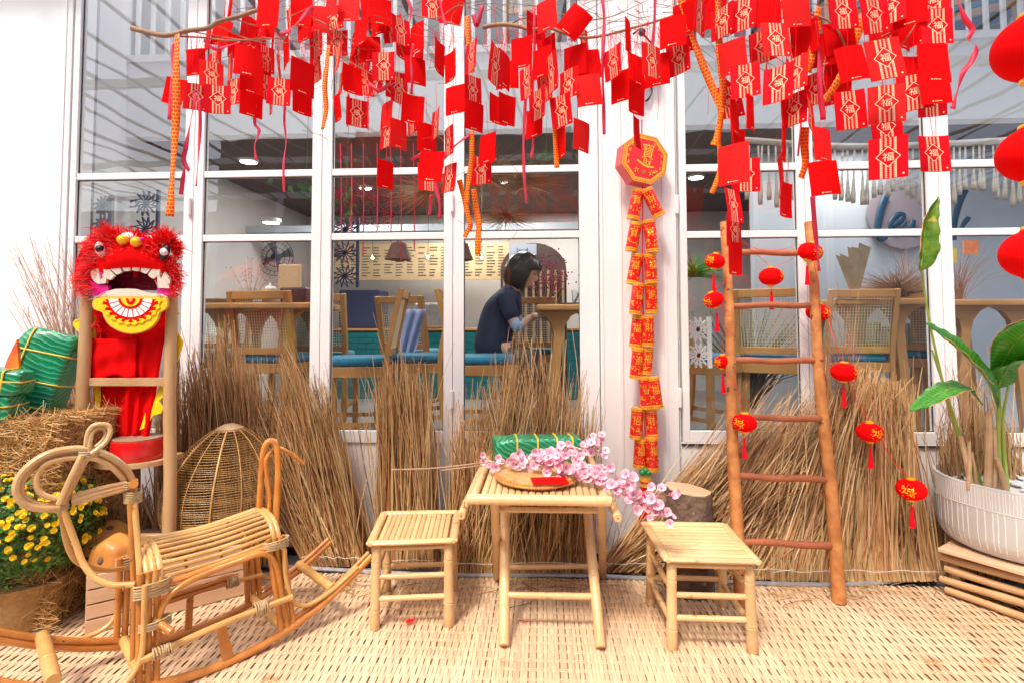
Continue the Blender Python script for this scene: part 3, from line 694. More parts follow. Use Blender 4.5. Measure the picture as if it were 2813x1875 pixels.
# ---------------------------------------------------------------- straw sheaves
def sheaf(label, bx0, bx1, by, tx0, tx1, ty0, ty1, n, seed, lean=0.16, thick=0.16, ywall=W-0.06, stubs=0, cross=0.25, tipflare=0.10, base_z=0.0, ybase=None, bind=True, curl=1.0, rad=0.0034):
    rd = random.Random(seed)
    B0 = PG(bx0, by, 0.02); B1 = PG(bx1, by, 0.02)
    if ybase: B0 = PW(bx0, by, ybase); B1 = PW(bx1, by, ybase); B0.z = B1.z = 0.02
    o = empty('straw_sheaf', ((B0+B1)/2).to_tuple()[:2]+(0,), label, 'straw sheaf', 'sheaves of dry broom straw leaning on the shopfront')
    b = MB()
    def stalk(p, q, r, seg, tone, bow):
        L_ = (q-p).length; pts = []; sd = V(rd.uniform(-1,1), rd.uniform(-0.4,0.4), 0)*bow*L_; dr = V(rd.uniform(-1,1)*0.5, -0.25, -0.5)*L_*0.06*curl*rd.random()
        for i in range(seg+1):
            t = i/seg; pts.append(p.lerp(q, t)+sd*math.sin(math.pi*t)+dr*(t**3)*rd.uniform(0.5,1.5))
        b.tube(pts, [r*(1-0.65*(i/seg)**1.5) for i in range(seg+1)], 3, cap=False, t=tone)
    n = int(n*0.72)
    for k in range(n+70):
        u = rd.random(); v = rd.random()*(1 if k < n else 0.1)
        p = B0.lerp(B1, u) + V(0, v*thick, 0)
        uu = min(1, max(0, u+rd.gauss(0, cross))); 
        tx = tx0+(tx1-tx0)*uu + rd.gauss(0, (tx1-tx0)*0.05) + (rd.gauss(0,60) if k >= n else 0)
        # higher tips in the middle of the bundle
        hmid = 1-abs(uu-0.5)*1.0; ty = ty1+(ty0-ty1)*max(-0.3, min(1.15, hmid*rd.uniform(0.15,1.05)+rd.gauss(0,0.12)))
        ty += rd.gauss(0,60) if k >= n else 0; yq = ywall-(1-v)*thick*0.8-rd.random()*tipflare; q = PW(tx, ty, yq)
        stalk(p, q, rad*rd.uniform(0.6,1.5), 6, rd.random(), rd.uniform(0,0.03) if k < n else rd.uniform(0.03,0.09))
    for k in range(stubs):
        u = rd.random(); p = B0.lerp(B1, u)+V(0, rd.uniform(-0.012, 0.01), 0); h = rd.uniform(0.14,0.22)
        q = p+V(rd.gauss(0,0.012)+(u-0.5)*-0.03, lean*0.25+rd.gauss(0,0.006), h); stalk(p, q, 0.003*rd.uniform(0.8,1.2), 2, 0.35+0.65*rd.random(), 0.004)
    tag(b.build('straw_stalks', m_straw, o, smooth=False), kind='stuff')
    if bind:
        z = 0.075; pts = []
        for i in range(13):
            p = B0.lerp(B1, i/12); pts.append(V(p.x, p.y-0.016+rd.uniform(-0.002,0.002), z+rd.uniform(-0.006,0.006)))
        cane('binding_string', pts, 0.0014, m_plain, o, n=4)
    return o
sheaf('dark straw sheaf standing between the lion chair and the rattan basket', 420, 560, 1548, 430, 545, 980, 1230, 520, 1, thick=0.14)
sheaf('straw sheaf right behind the egg-shaped rattan basket', 540, 740, 1552, 525, 700, 880, 1120, 950, 2, thick=0.16, cross=0.2)
sheaf('straw sheaf fanned towards the left between the basket and the left stool', 830, 1005, 1556, 690, 905, 960, 1250, 1250, 3, thick=0.18, cross=0.28)
sheaf('narrow straw sheaf standing right behind the left stool', 1030, 1200, 1562, 1040, 1170, 960, 1130, 620, 4, thick=0.10, cross=0.16)
sheaf('broad straw sheaf behind the folding table', 1210, 1640, 1572, 1265, 1620, 930, 1330, 1700, 5, thick=0.16, stubs=420, cross=0.2, tipflare=0.16)
sheaf('low straw sheaf lying slanted from the pillar to the ladder', 1650, 2020, 1572, 1930, 2330, 1080, 1440, 1500, 6, thick=0.16, stubs=0, cross=0.14)
sheaf('second slanted straw sheaf crossing behind the ladder', 1900, 2180, 1590, 2080, 2400, 1060, 1320, 1100, 16, thick=0.12, stubs=100, cross=0.2)
sheaf('wide broom-shaped straw sheaf right of the ladder', 2120, 2590, 1594, 2300, 2480, 1000, 1130, 1900, 7, thick=0.18, stubs=420, cross=0.17, curl=2)
sheaf('dark straw sheaf behind the white planter', 2600, 2860, 1500, 2590, 2780, 1020, 1320, 700, 8, thick=0.16, cross=0.25, ybase=2.9, bind=False, curl=2.0)
sheaf('straw sheaf in the shade behind the drum shelf', 255, 420, 1530, 250, 410, 1290, 1400, 420, 9, thick=0.12, cross=0.3, bind=False)
# thin dry twigs
def twigs(label, cat, bx0, bx1, by, tx0, tx1, ty0, ty1, n, seed, Y0, Y1, r=0.0022, forks=3, z0=None):
    rd = random.Random(seed); b = MB(); c = PW((bx0+bx1)/2, by, Y0)
    for k in range(n):
        p = PW(rd.uniform(bx0,bx1), by+rd.uniform(-20,20), Y0+rd.uniform(-0.05,0.05)); q = PW(rd.uniform(tx0,tx1), rd.uniform(ty0,ty1), Y1+rd.uniform(-0.1,0.05))
        m = p.lerp(q, 0.5)+V(rd.uniform(-.05,.05), rd.uniform(-.03,.03), 0.04); c_ = cr([p,m,q], 5); tn = rd.random()
        b.tube(c_, [r*(1-0.75*i/(len(c_)-1)) for i in range(len(c_))], 4, cap=False, t=tn)
        for f in range(forks):
            a = c_[rd.randint(3, len(c_)-2)]; d = (q-p).normalized()+V(rd.uniform(-.7,.7), rd.uniform(-.3,.3), rd.uniform(-.1,.3)); L_ = rd.uniform(0.06,0.2)
            b.tube([a, a+d*L_*0.5+V(0,0,0.01), a+d*L_+V(rd.uniform(-.02,.02),0,-0.01)], [r*0.45, r*0.35, r*0.15], 3, cap=False, t=tn)
    o = b.build('twig_bundle', m_twigs, None); return tag(o, label, cat, kind=None)
m_twigs = mat('dry_twigs', (1,1,1), (0.8,0.75,0.7), rough=0.7, scale=8, tone=[(0.28,0.12,0.08),(0.45,0.22,0.14),(0.55,0.34,0.20)])
m_pampas = mat('brown_branch_stems', (1,1,1), (0.8,0.75,0.7), rough=0.7, scale=8, tone=[(0.22,0.10,0.05),(0.40,0.22,0.10),(0.48,0.30,0.16)])
twigs('fan of bare reddish twigs standing behind the hay at the left', 'twigs', 225, 300, 1260, 15, 235, 640, 900, 62, 1, 2.75, 2.98, r=0.0030, forks=4)
twigs('fine dry twigs rising in front of the window between ladder and broom sheaf', 'twigs', 2280, 2380, 1190, 2150, 2360, 760, 980, 34, 2, 2.95, 3.02, r=0.0015, forks=5)
twigs('sparse dry stems beside the planter in front of the window', 'twigs', 2560, 2680, 1330, 2480, 2760, 960, 1180, 26, 3, 2.95, 3.02, r=0.0018, forks=3)
# few dark stems beside the pillar foot
twigs('few thin dark stems with buds at the pillar foot', 'twigs', 1640, 1680, 1555, 1665, 1790, 1310, 1400, 9, 4, 2.9, 2.98, r=0.0020, forks=2)

# ---------------------------------------------------------------- hay bales
def hay(label, x0, x1, y0, y1, z0, z1, n, seed):
    rd = random.Random(seed); o = empty('hay_bale', ((x0+x1)/2, (y0+y1)/2, z0), label, 'hay bale', 'hay bales stacked at the left')
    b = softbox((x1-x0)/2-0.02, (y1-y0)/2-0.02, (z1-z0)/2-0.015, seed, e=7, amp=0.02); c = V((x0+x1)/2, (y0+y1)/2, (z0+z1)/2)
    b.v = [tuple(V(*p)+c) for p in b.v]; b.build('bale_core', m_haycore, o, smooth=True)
    b = MB()
    for k in range(n):
        f = rd.random()
        if f < 0.5: p = V(rd.uniform(x0,x1), y0+rd.uniform(-0.005,0.02), rd.uniform(z0,z1)); nrm = V(0,-1,0)
        elif f < 0.75: p = V(x1+rd.uniform(-0.02,0.005), rd.uniform(y0,y1), rd.uniform(z0,z1)); nrm = V(1,0,0)
        else: p = V(rd.uniform(x0,x1), rd.uniform(y0,y1), z1+rd.uniform(-0.02,0.006)); nrm = V(0,0,1)
        d = V(rd.gauss(0,1), rd.gauss(0,0.5), rd.gauss(0,0.45)); d -= nrm*d.dot(nrm)*0.9; d.normalize(); L_ = rd.uniform(0.05,0.2)
        side = nrm.cross(d)*rd.uniform(-0.02,0.02)
        b.tube([p-d*L_/2, p+side+nrm*rd.uniform(0.0,0.014), p+d*L_/2+nrm*rd.uniform(-0.01,0.012)], [0.0012,0.0013,0.0008], 3, cap=False, t=rd.random())
    tag(b.build('loose_hay', m_hay, o), kind='stuff'); return o
hx1 = PW(222,1250,YH).x; hx0 = PW(-90,1250,YH).x
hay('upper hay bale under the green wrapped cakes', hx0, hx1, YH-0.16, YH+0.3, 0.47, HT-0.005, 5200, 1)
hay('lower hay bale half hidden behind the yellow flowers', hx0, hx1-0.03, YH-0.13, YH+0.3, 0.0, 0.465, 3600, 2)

# ---------------------------------------------------------------- yellow chrysanthemums in a burlap pot
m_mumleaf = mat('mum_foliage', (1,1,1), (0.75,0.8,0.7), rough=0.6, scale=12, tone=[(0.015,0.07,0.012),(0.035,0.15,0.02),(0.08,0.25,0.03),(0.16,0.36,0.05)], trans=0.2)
m_mum = mat('mum_flower', (0.95,0.62,0.01), (0.85,0.66,0.02), rough=0.6, scale=200, vary=0.15, trans=0.15)
m_burlap = mat('burlap', (0.42,0.26,0.10), (0.30,0.17,0.06), rough=0.95, scale=60, bump=0.5, bscale=220)
mc = PG(5,1770); mc = V(mc.x-0.05, mc.y+0.14, 0)
mo = empty('chrysanthemum_pot', mc, 'round bush of small yellow chrysanthemums in a burlap-wrapped pot at the left edge', 'potted flowers')
b = MB(); b.lathe([(0.115,0.0),(0.13,0.02),(0.15,0.12),(0.168,0.21),(0.176,0.215),(0.165,0.20),(0.0,0.19)], 40, Matrix.Translation(mc), rfun=lambda a, k: 1+0.03*math.sin(7*a+k)+0.02*math.sin(13*a)); b.build('burlap_pot', m_burlap, mo, smooth=True)
rd = random.Random(11); cen = mc+V(0,0,0.43); rx, rz_ = 0.285, 0.255
b = MB()
def dome():
    while True:
        d = V(rd.gauss(0,1), rd.gauss(0,1), rd.gauss(0,1)).normalized()
        if d.z > -0.75: return d
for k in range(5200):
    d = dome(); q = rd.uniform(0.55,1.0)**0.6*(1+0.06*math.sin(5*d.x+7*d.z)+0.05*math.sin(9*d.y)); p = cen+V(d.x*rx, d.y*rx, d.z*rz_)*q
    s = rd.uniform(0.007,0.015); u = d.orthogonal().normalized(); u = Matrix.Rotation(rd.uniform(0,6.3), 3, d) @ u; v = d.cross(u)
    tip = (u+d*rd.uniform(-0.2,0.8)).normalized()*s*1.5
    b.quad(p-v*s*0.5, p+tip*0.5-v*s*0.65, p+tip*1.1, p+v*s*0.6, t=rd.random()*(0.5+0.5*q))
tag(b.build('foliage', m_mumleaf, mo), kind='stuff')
b = MB()
for k in range(160):
    d = dome(); p0 = mc+V(0,0,0.2); p1 = cen+V(d.x*rx, d.y*rx, d.z*rz_)*0.97; b.tube([p0, p0.lerp(p1,0.5)+V(0,0,-0.03), p1], [0.002,0.0015,0.001], 3, cap=False, t=0.6)
tag(b.build('stems', m_mumleaf, mo), kind='stuff')
fm = MB()
for ring, (n_, r0, r1, z0, z1) in enumerate(((10,0.002,0.0105,0.000,0.002),(8,0.001,0.007,0.002,0.006),(5,0.0,0.004,0.004,0.008))):
    for i in range(n_):
        a = 2*math.pi*(i+0.4*ring)/n_; u = V(math.cos(a), math.sin(a), 0); v = V(-u.y, u.x, 0); w_ = 0.0032-0.0006*ring
        fm.quad(u*r0-v*w_*0.4+V(0,0,z0), u*r1*0.8-v*w_+V(0,0,z1), u*r1+V(0,0,z1*1.1), u*r1*0.8+v*w_+V(0,0,z1)); fm.tri(u*r0-v*w_*0.4+V(0,0,z0), u*r1*0.8+v*w_+V(0,0,z1), u*r0+v*w_*0.4+V(0,0,z0))
fo = fm.build('flower', m_mum, mo); fme = fo.data; first = True
for k in range(760):
    d = dome()
    if d.y > 0.35 or d.z < -0.35 or (d.z < 0.1 and rd.random() < 0.5): continue
    o = fo if first else objm('flower', fme, None)
    if not first: o.parent = mo; 
    first = False
    p = cen+V(d.x*rx, d.y*rx, d.z*rz_)*rd.uniform(1.0,1.045); o.matrix_parent_inverse = Matrix.Identity(4)
    o.location = p-mc; o.rotation_mode = 'QUATERNION'; o.rotation_quaternion = (d+V(rd.gauss(0,.25),rd.gauss(0,.25),rd.gauss(0,.25)+0.2)).to_track_quat('Z','Y'); s = rd.uniform(0.9,1.45); o.scale = (s,s,s)

# ---------------------------------------------------------------- planter with tall plant on a log rack
zr_ = 0.234
pc = RC @ V(2.46, 0, -2.66); pc = V(CP.x+pc.x, CP.y+pc.y, 0)
m_pot = mat('grey_ceramic', (0.64,0.625,0.59), (0.58,0.565,0.53), rough=0.7, scale=4)
m_groove = mat('pale_groove', (0.82,0.81,0.76), rough=0.8)
m_pebble = mat('white_pebble', (0.75,0.73,0.72), (0.55,0.53,0.52), rough=0.45, scale=6, vary=0.15)
m_soil = mat('soil', (0.08,0.05,0.035), rough=0.95)
po = empty('planter', (pc.x, pc.y, zr_), 'wide pale grey ceramic planter with scored lines, filled with white pebbles', 'planter')
PR = 0.352; PH = 0.31; Mz = Matrix.Translation(V(pc.x, pc.y, zr_+0.012))
b = MB(); b.lathe([(PR*0.86,0.0),(PR*0.93,0.02),(PR*0.985,0.07),(PR*0.99,0.19),(PR,0.29),(PR*0.995,PH),(PR*0.955,PH+0.002),(PR*0.94,PH-0.04),(0,PH-0.045)], 96, Mz); b.build('pot', m_pot, po, smooth='auto')
b = MB(); b.lathe([(0.0,-0.011),(PR*0.80,-0.011),(PR*0.90,0.006),(PR*0.90,0.011),(PR*0.78,0.004),(0,0.002)], 64, Mz); b.build('saucer', m_pot, po, smooth='auto')
prof = [(0.93,0.02),(0.985,0.07),(0.99,0.19),(1.0,0.29),(0.995,PH)]
def pr(z):
    for (r0,z0),(r1,z1) in zip(prof, prof[1:]):
        if z0 <= z <= z1: return PR*(r0+(r1-r0)*(z-z0)/(z1-z0))
    return PR*0.995
b = MB(); rd = random.Random(2)
def groove(a, z0, z1, w_=0.0019):
    k = 5; pv = None
    for i in range(k+1):
        z = z0+(z1-z0)*i/k; r_ = pr(z)+0.0012; aa = a+rd.uniform(-0.003,0.003); u = V(math.cos(aa), math.sin(aa), 0); v = V(-u.y,u.x,0)
        c_ = V(pc.x, pc.y, zr_+0.012+z)+u*r_; cur = (b.vert(c_-v*w_), b.vert(c_+v*w_), b.vert(c_+v*w_-u*0.003), b.vert(c_-v*w_-u*0.003))
        if pv:
            b.face((pv[0],pv[1],cur[1],cur[0])); b.face((pv[1],pv[2],cur[2],cur[1])); b.face((pv[3],pv[0],cur[0],cur[3]))
        pv = cur
N_ = 190
for i in range(N_):
    a = 2*math.pi*i/N_+rd.uniform(-0.006,0.006); groove(a, 0.212+0.004*math.sin(4*a), PH-0.008)
i = 0; a = 0
while a < 6.28: groove(a, 0.03, 0.205+0.004*math.sin(4*a)); a += rd.uniform(0.05,0.12)
tag(b.build('scored_lines', m_groove, po), kind='stuff')
b = MB(); b.tube([V(pc.x+(pr(0.208)+0.001)*math.cos(2*math.pi*i/96), pc.y+(pr(0.208)+0.001)*math.sin(2*math.pi*i/96), zr_+0.012+0.208+0.004*math.sin(4*2*math.pi*i/96)) for i in range(97)], 0.002, 5, cap=False); b.build('scored_ring', m_groove, po)
pm = []
for s in range(4):
    b = MB(); b.lathe([(0,-0.6),(0.62,-0.45),(0.95,-0.05),(0.85,0.35),(0.45,0.55),(0,0.6)], 9, rfun=lambda a, k: 1+0.12*math.sin(2*a+s)+0.06*math.sin(3*a+2*s)); o = b.build('pebble', m_pebble, po, smooth=True); pm.append(o)
rd = random.Random(8); first = 4
for k in range(260):
    a = rd.uniform(0,6.28); q = PR*0.9*math.sqrt(rd.random())
    o = pm[k] if k < 4 else objm('pebble', pm[k % 4].data, None)
    if k >= 4: o.parent = po
    s = rd.uniform(0.011,0.019); o.matrix_parent_inverse = Matrix.Identity(4)
    o.location = (q*math.cos(a), q*math.sin(a), 0.012+PH-0.033+rd.uniform(0,0.008)); o.rotation_euler = (rd.uniform(-.4,.4), rd.uniform(-.4,.4), rd.uniform(0,6)); o.scale = (s*1.2,s,s*0.7)
# rack
rk = empty('log_rack', (pc.x, pc.y, 0), 'low rack of stacked slim logs and boards carrying the white planter', 'rack')
c0 = PG(2592,1640); d1 = (PG(2813,1716)-c0).normalized(); c0 = c0+V(0,0,0); d2 = V(-d1.y, d1.x, 0)
c0 = c0 + d2*0.03; Lr_ = 0.95
for s, off in ((0,0.0),(1,0.75)):
    o0 = c0+d2*off
    for k in range(4):
        a = o0-d1*0.02*(k % 2)+V(0,0,0.026+k*0.052); pole('log', a, a+d1*Lr_, 0.0165, 0.018, m_post if k != 3 else m_post, rk, n=10, seg=8, wob=0.004, knots=3, seed=50+k+10*s)
for t in (0.035, 0.5, 0.9):
    for off in (0.034, 0.716):
        p = c0+d1*Lr_*t+d2*off; b = MB(); b.beam(V(p.x,p.y,0.002), V(p.x,p.y,0.214), 0.03, 0.03, up=d2); b.build('post', m_pine, rk)
for k in range(7):
    p = c0+d2*(0.0+k*0.108)+V(0,0,0.2245); b = MB(); b.beam(p-d1*0.01, p+d1*Lr_, 0.1, 0.018); b.build('board', m_stalk if k % 2 else m_pine, rk, bevel=0.003)

# the plant
pl = empty('banana_like_plant', (pc.x, pc.y, zr_+0.3), 'tall plant with long green paddle leaves and cut stalks growing in the planter', 'plant')
def leafm(name, mid, width, parent, fold=0.25, seed=0, m=None, up=V(0,-0.5,1), edge=True, n=18, wl=1.0, wr=1.0):
    c_ = cr(mid, 6); N_ = len(c_); b = MB(); rd = random.Random(seed); rows_ = []
    for i, p in enumerate(c_):
        t = i/(N_-1); d = (c_[min(i+1,N_-1)]-c_[max(i-1,0)]).normalized(); s = d.cross(up)
        if s.length < 1e-3: s = d.cross(V(1,0,0))
        s.normalize(); nr = s.cross(d).normalized(); wd = width*(math.sin(math.pi*min(1,t**0.75))**0.75)*(1+rd.uniform(-0.05,0.05))+0.0008
        row = []
        for sx in (-1,-0.5,0,0.5,1):
            q = wd*abs(sx)*(wl if sx < 0 else wr); row.append(b.vert(p+s*math.copysign(q, sx)*math.cos(fold)+nr*q*math.sin(fold)+nr*0.004*math.sin(i*1.7+sx*3), t))
        rows_.append(row)
    for r0, r1 in zip(rows_, rows_[1:]):
        for j in range(4): b.face((r0[j], r0[j+1], r1[j+1], r1[j]))
    o = b.build(name, m or m_leaf, parent, smooth=True); sl_ = o.modifiers.new('thick', 'SOLIDIFY'); sl_.thickness = 0.0012
    rb_ = MB(); rb_.tube(c_, [0.004*(1-0.8*i/(N_-1)) for i in range(N_)], 6); rb_.build('midrib', m_stem, o, smooth=True)
    if edge:
        for e in (0,):
            eb = MB(); k0, k1 = int(N_*0.3), int(N_*0.8); eb.tube([V(*b.v[rows_[i][e]]) for i in range(k0, k1)], 0.0022, 5); eb.build('dry_edge', m_leafedge, o)
    return o
Yp = pc.y-0.02
def Q(px, py, y=Yp): return PW(px, py, y)
m_folded = mat('variegated_leaf', (0.05,0.20,0.01), (0.22,0.36,0.04), rough=0.35, scale=26, trans=0.25, coat=0.2, spots=((0.62,0.55,0.08),12,0.69))
leafm('leaf', [Q(2528,745,Yp-0.1), Q(2536,690,Yp-0.1), Q(2545,610,Yp-0.1), Q(2578,541,Yp-0.12)], 0.068, pl, fold=0.75, seed=1, m=m_folded, up=V(0.0,-1,0.1), wl=0.7, wr=0.9)
leafm('leaf', [Q(2742,1120,Yp-0.1), Q(2715,1050,Yp-0.15), Q(2650,975,Yp-0.2), Q(2590,925,Yp-0.25), Q(2538,883,Yp-0.3)], 0.055, pl, fold=0.45, seed=2, up=V(0.2,-0.7,0.6))
leafm('leaf', [Q(2700,1110,Yp-0.1), Q(2650,1062,Yp-0.12), Q(2590,1075,Yp-0.2), Q(2540,1105,Yp-0.26), Q(2498,1127,Yp-0.3)], 0.050, pl, fold=0.15, seed=3, up=V(-0.1,-0.45,1))
leafm('leaf', [Q(2738,1035,Yp-0.05), Q(2775,960,Yp-0.15), Q(2825,910,Yp-0.25), Q(2890,880,Yp-0.3)], 0.070, pl, fold=0.3, seed=4, up=V(-0.2,-0.8,0.6))
leafm('leaf', [Q(2740,1065,Yp-0.05), Q(2770,1010,Yp-0.12), Q(2830,990,Yp-0.2), Q(2900,985,Yp-0.3)], 0.060, pl, fold=0.3, seed=5, up=V(0,-0.5,0.9))
leafm('leaf', [Q(2735,1040,Yp-0.05), Q(2745,960,Yp-0.02), Q(2750,920,Yp), Q(2756,900,Yp)], 0.022, pl, fold=0.6, seed=6, m=m_folded, up=V(0,-1,0.1))
zp = zr_+0.30
def gnd(px, py): return PG(px, py, zp)
for pts, r0 in ((((2686,1335),(2620,1160),(2590,1050),(2553,880),(2530,740)),0.0075), (((2748,1340),(2742,1200),(2742,1120),(2735,1040)),0.010), (((2735,1330),(2738,1230),(2746,1110),(2742,1030)),0.008),
                (((2700,1335),(2640,1200),(2600,1080),(2560,960)),0.008), (((2768,1340),(2757,1230),(2756,1140),(2770,1060)),0.009)):
    P_ = [gnd(*pts[0])]+[Q(x, y, Yp-0.08*i/len(pts)) for i, (x, y) in enumerate(pts[1:], 1)]
    cane('stem', P_, r0, m_stem, pl, n=8, rr=(1.0,0.55))
for (x0,y0),(x1,y1),r0 in (((2668,1338),(2638,1198),0.012),((2660,1340),(2662,1212),0.009),((2712,1345),(2716,1128),0.0145),((2730,1345),(2730,1180),0.011),((2682,1338),(2668,1240),0.008),((2764,1350),(2738,1258),0.012),((2745,1345),(2740,1290),0.009)):
    a = gnd(x0,y0); b_ = Q(x1, y1, a.y+0.01); cane('cut_stalk', [a, a.lerp(b_,0.5)+V(0.004,0,0), b_], r0, m_stalk, pl, k=3, n=8, rr=(1.1,0.8))
# ---------------------------------------------------------------- lion dance costume on a tall stand
YL = 2.50
def LP(px, py, dy=0.0): return PW(px, py, YL+dy)
stand = empty('tall_stand', (LP(352,1500).x, YL, 0), 'tall stand of two peeled posts with a crossbar and a curved shelf', 'stand')
def fpole(x0, y0, x1, y1, dy0, dy1, r0, r1, sd):   # to the ground
    top = LP(x0, y0, dy0); 
    p = PG(x1, y1, 0.0); bt = V(LP(x1, 1500, 0).x, YL+dy1, 0.001)
    pole('post', bt, top, r0, r1, m_post, stand, n=14, seg=12, wob=0.005, knots=2, seed=sd)
fpole(238, 812, 228, 1640, 0.03, -0.02, 0.033, 0.026, 31); fpole(471, 814, 466, 1600, 0.03, 0.0, 0.030, 0.026, 32)
b = MB(); b.beam(LP(250,1048,0.03), LP(456,1048,0.03), 0.03, 0.038); b.build('crossbar', m_post, stand, bevel=0.003)
b = MB(); b.beam(LP(372,1600,0.15), LP(372,930,0.10), 0.034, 0.034); b.build('rear_post', mat('weathered_post', (0.26,0.14,0.07), (0.17,0.09,0.05), rough=0.8, scale=12, stretch=(3,3,0.6), bump=0.2), stand, bevel=0.004)
# curved shelf
zs_ = LP(350,1262).z; cx = LP(348,1262).x; b = MB(); n_ = 24; out = []
for i in range(n_+1):
    a = math.pi*(1+i/n_); out.append((cx+0.168*math.cos(a)*1.02, YL+0.03+0.12*math.sin(a)))
out += [(cx+0.171, YL+0.16), (cx-0.171, YL+0.16)]
k = len(out)
for z in (zs_-0.024, zs_+0.0): 
    for (x, y) in out: b.vert((x, y, z))
b.face(range(k)[::-1]); b.face(range(k, 2*k))
for i in range(k): b.face((i, (i+1)%k, k+(i+1)%k, k+i))
b.build('shelf', m_post, stand, bevel=0.002)
b = MB(); b.beam(LP(250,1475,0.0), LP(455,1475,0.0), 0.03, 0.03); b.build('low_rail', m_post, stand, bevel=0.003)
# drum
dc = V(LP(366,1230).x, YL+0.03, zs_+0.001); m_drum = mat('red_lacquer', (0.72,0.008,0.01), (0.6,0.006,0.008), rough=0.22, scale=9, coat=0.5, spots=((0.75,0.35,0.2),40,0.76))
dr = empty('red_drum', dc, 'shallow red lacquered drum with a dark worn top on the shelf under the lion', 'drum')
b = MB(); b.lathe([(0.104,0),(0.108,0.006),(0.110,0.03),(0.110,0.07),(0.106,0.092),(0.10,0.094)], 40, Matrix.Translation(dc)); b.build('shell', m_drum, dr, smooth='auto')
b = MB(); b.lathe([(0.101,0.0935),(0.102,0.099),(0.0,0.101)], 40, Matrix.Translation(dc)); b.build('drumhead', mat('worn_drumhead', (0.22,0.12,0.07), (0.34,0.22,0.14), rough=0.7, scale=14), dr, smooth='auto')
# dark bowl on the low rail
bc = V(LP(372,1478).x, YL+0.03, LP(372,1482).z); b = MB(); b.lathe([(0.03,-0.03),(0.07,-0.015),(0.085,0.008),(0.08,0.01),(0.0,-0.005)], 28, Matrix.Translation(bc))
tag(b.build('dark_bowl', mat('dark_wood', (0.12,0.06,0.04), (0.07,0.035,0.025), rough=0.5, scale=20), None, smooth='auto'), 'dark round wooden bowl on the low rail beside the gourd', 'bowl')

lion = empty('lion_costume', LP(352,900,0.05), 'red lion dance costume with furry head and open toothed mouth hung on the tall stand', 'lion costume')
m_fur = mat('red_fur', (1,1,1), (0.9,0.85,0.85), rough=0.5, scale=8, tone=[(0.93,0.008,0.008),(0.95,0.012,0.012),(0.95,0.05,0.05),(0.95,0.25,0.24)], trans=0.5, spec=0.2)
m_ivory = mat('ivory_felt', (0.72,0.64,0.52), (0.66,0.58,0.46), rough=0.8, scale=6)
m_magenta = mat('magenta_satin', (0.80,0.01,0.22), (0.75,0.01,0.28), rough=0.4, scale=9)
m_mouth = mat('maroon_lining', (0.26,0.016,0.034), (0.19,0.010,0.022), rough=0.9, scale=20, spec=0.05)
m_maroonline = mat('maroon_lines', (0.22,0.03,0.05), rough=0.5)
m_whitefelt = mat('white_felt', (0.82,0.80,0.78), rough=0.8)
# cloth body: hanging sheet with folds
def sheet(name, cols, m, parent, th=0.003, smooth=True):
    # cols: list of columns, each a list of points
    b = MB(); nC = len(cols); nR = len(cols[0])
    for c in cols:
        for p in c: b.vert(p)
    for i in range(nC-1):
        for j in range(nR-1): b.face((i*nR+j, i*nR+j+1, (i+1)*nR+j+1, (i+1)*nR+j))
    o = b.build(name, m, parent, smooth=smooth); s = o.modifiers.new('thick', 'SOLIDIFY'); s.thickness = th; return o
def cloth(name, xl0, xr0, xl1, xr1, y0, y1, dy, m, nx=34, ny=30, fold=0.014, ph=0.0, open_=0.0):
    cols = []
    for i in range(nx+1):
        u = i/nx; col = []
        for j in range(ny+1):
            v = j/ny; x = (xl0+(xr0-xl0)*u)*(1-v)+(xl1+(xr1-xl1)*u)*v; y = y0+(y1-y0)*v
            d = dy+fold*v*math.sin(u*17+ph+1.5*v)+0.5*fold*math.sin(u*7+ph*2)+0.006*math.sin(v*9+u*3)
            col.append(LP(x, y+6*math.sin(u*9)*v, d))
        cols.append(col)
    return sheet(name, cols, m, lion)
cloth('body_cloth', 246, 468, 262, 405, 836, 1205, 0.075, m_redcloth, ph=0.3)
cloth('body_cloth', 345, 464, 340, 410, 850, 1200, 0.055, m_redcloth, nx=20, ph=1.9)
cloth('body_flap', 250, 375, 246, 372, 930, 1035, 0.035, m_redcloth, nx=20, ny=10, fold=0.006, ph=0.9)
# yellow scalloped edging either side
def fringe(pts, th=0.004):
    b = MB(); P_ = [LP(*p) for p in pts]; n = len(P_)
    for q in P_: b.vert(q)
    for q in P_: b.vert(q+V(0,th,0))
    b.face(range(n)); b.face(range(n, 2*n)[::-1])
    for k in range(n): b.face(((k+1)%n, k, n+k, n+(k+1)%n))
    return b.build('yellow_edging', m_yellow, lion)
fringe([(236,862,.05),(224,874,.05),(205,878,.05),(199,888,.05),(204,900,.05),(222,918,.05),(210,938,.05),(209,948,.05),(224,968,.05),(236,980,.05),(262,1000,.06),(262,870,.06)])
fringe([(480,845,.05),(492,860,.05),(486,872,.05),(478,880,.05),(482,900,.05),(503,938,.05),(496,962,.05),(488,990,.05),(478,1000,.05),(455,1010,.06),(455,850,.06)])
fringe([(249,940,.06),(256,1060,.055),(262,1110,.055),(255,1195,.055),(266,1198,.06),(276,1100,.065),(270,940,.065)])
fringe([(455,1055,.05),(452,1085,.045),(436,1100,.045),(449,1118,.045),(442,1134,.045),(420,1140,.045),(402,1172,.045),(384,1180,.05),(400,1130,.06),(430,1080,.06),(445,1040,.06)])
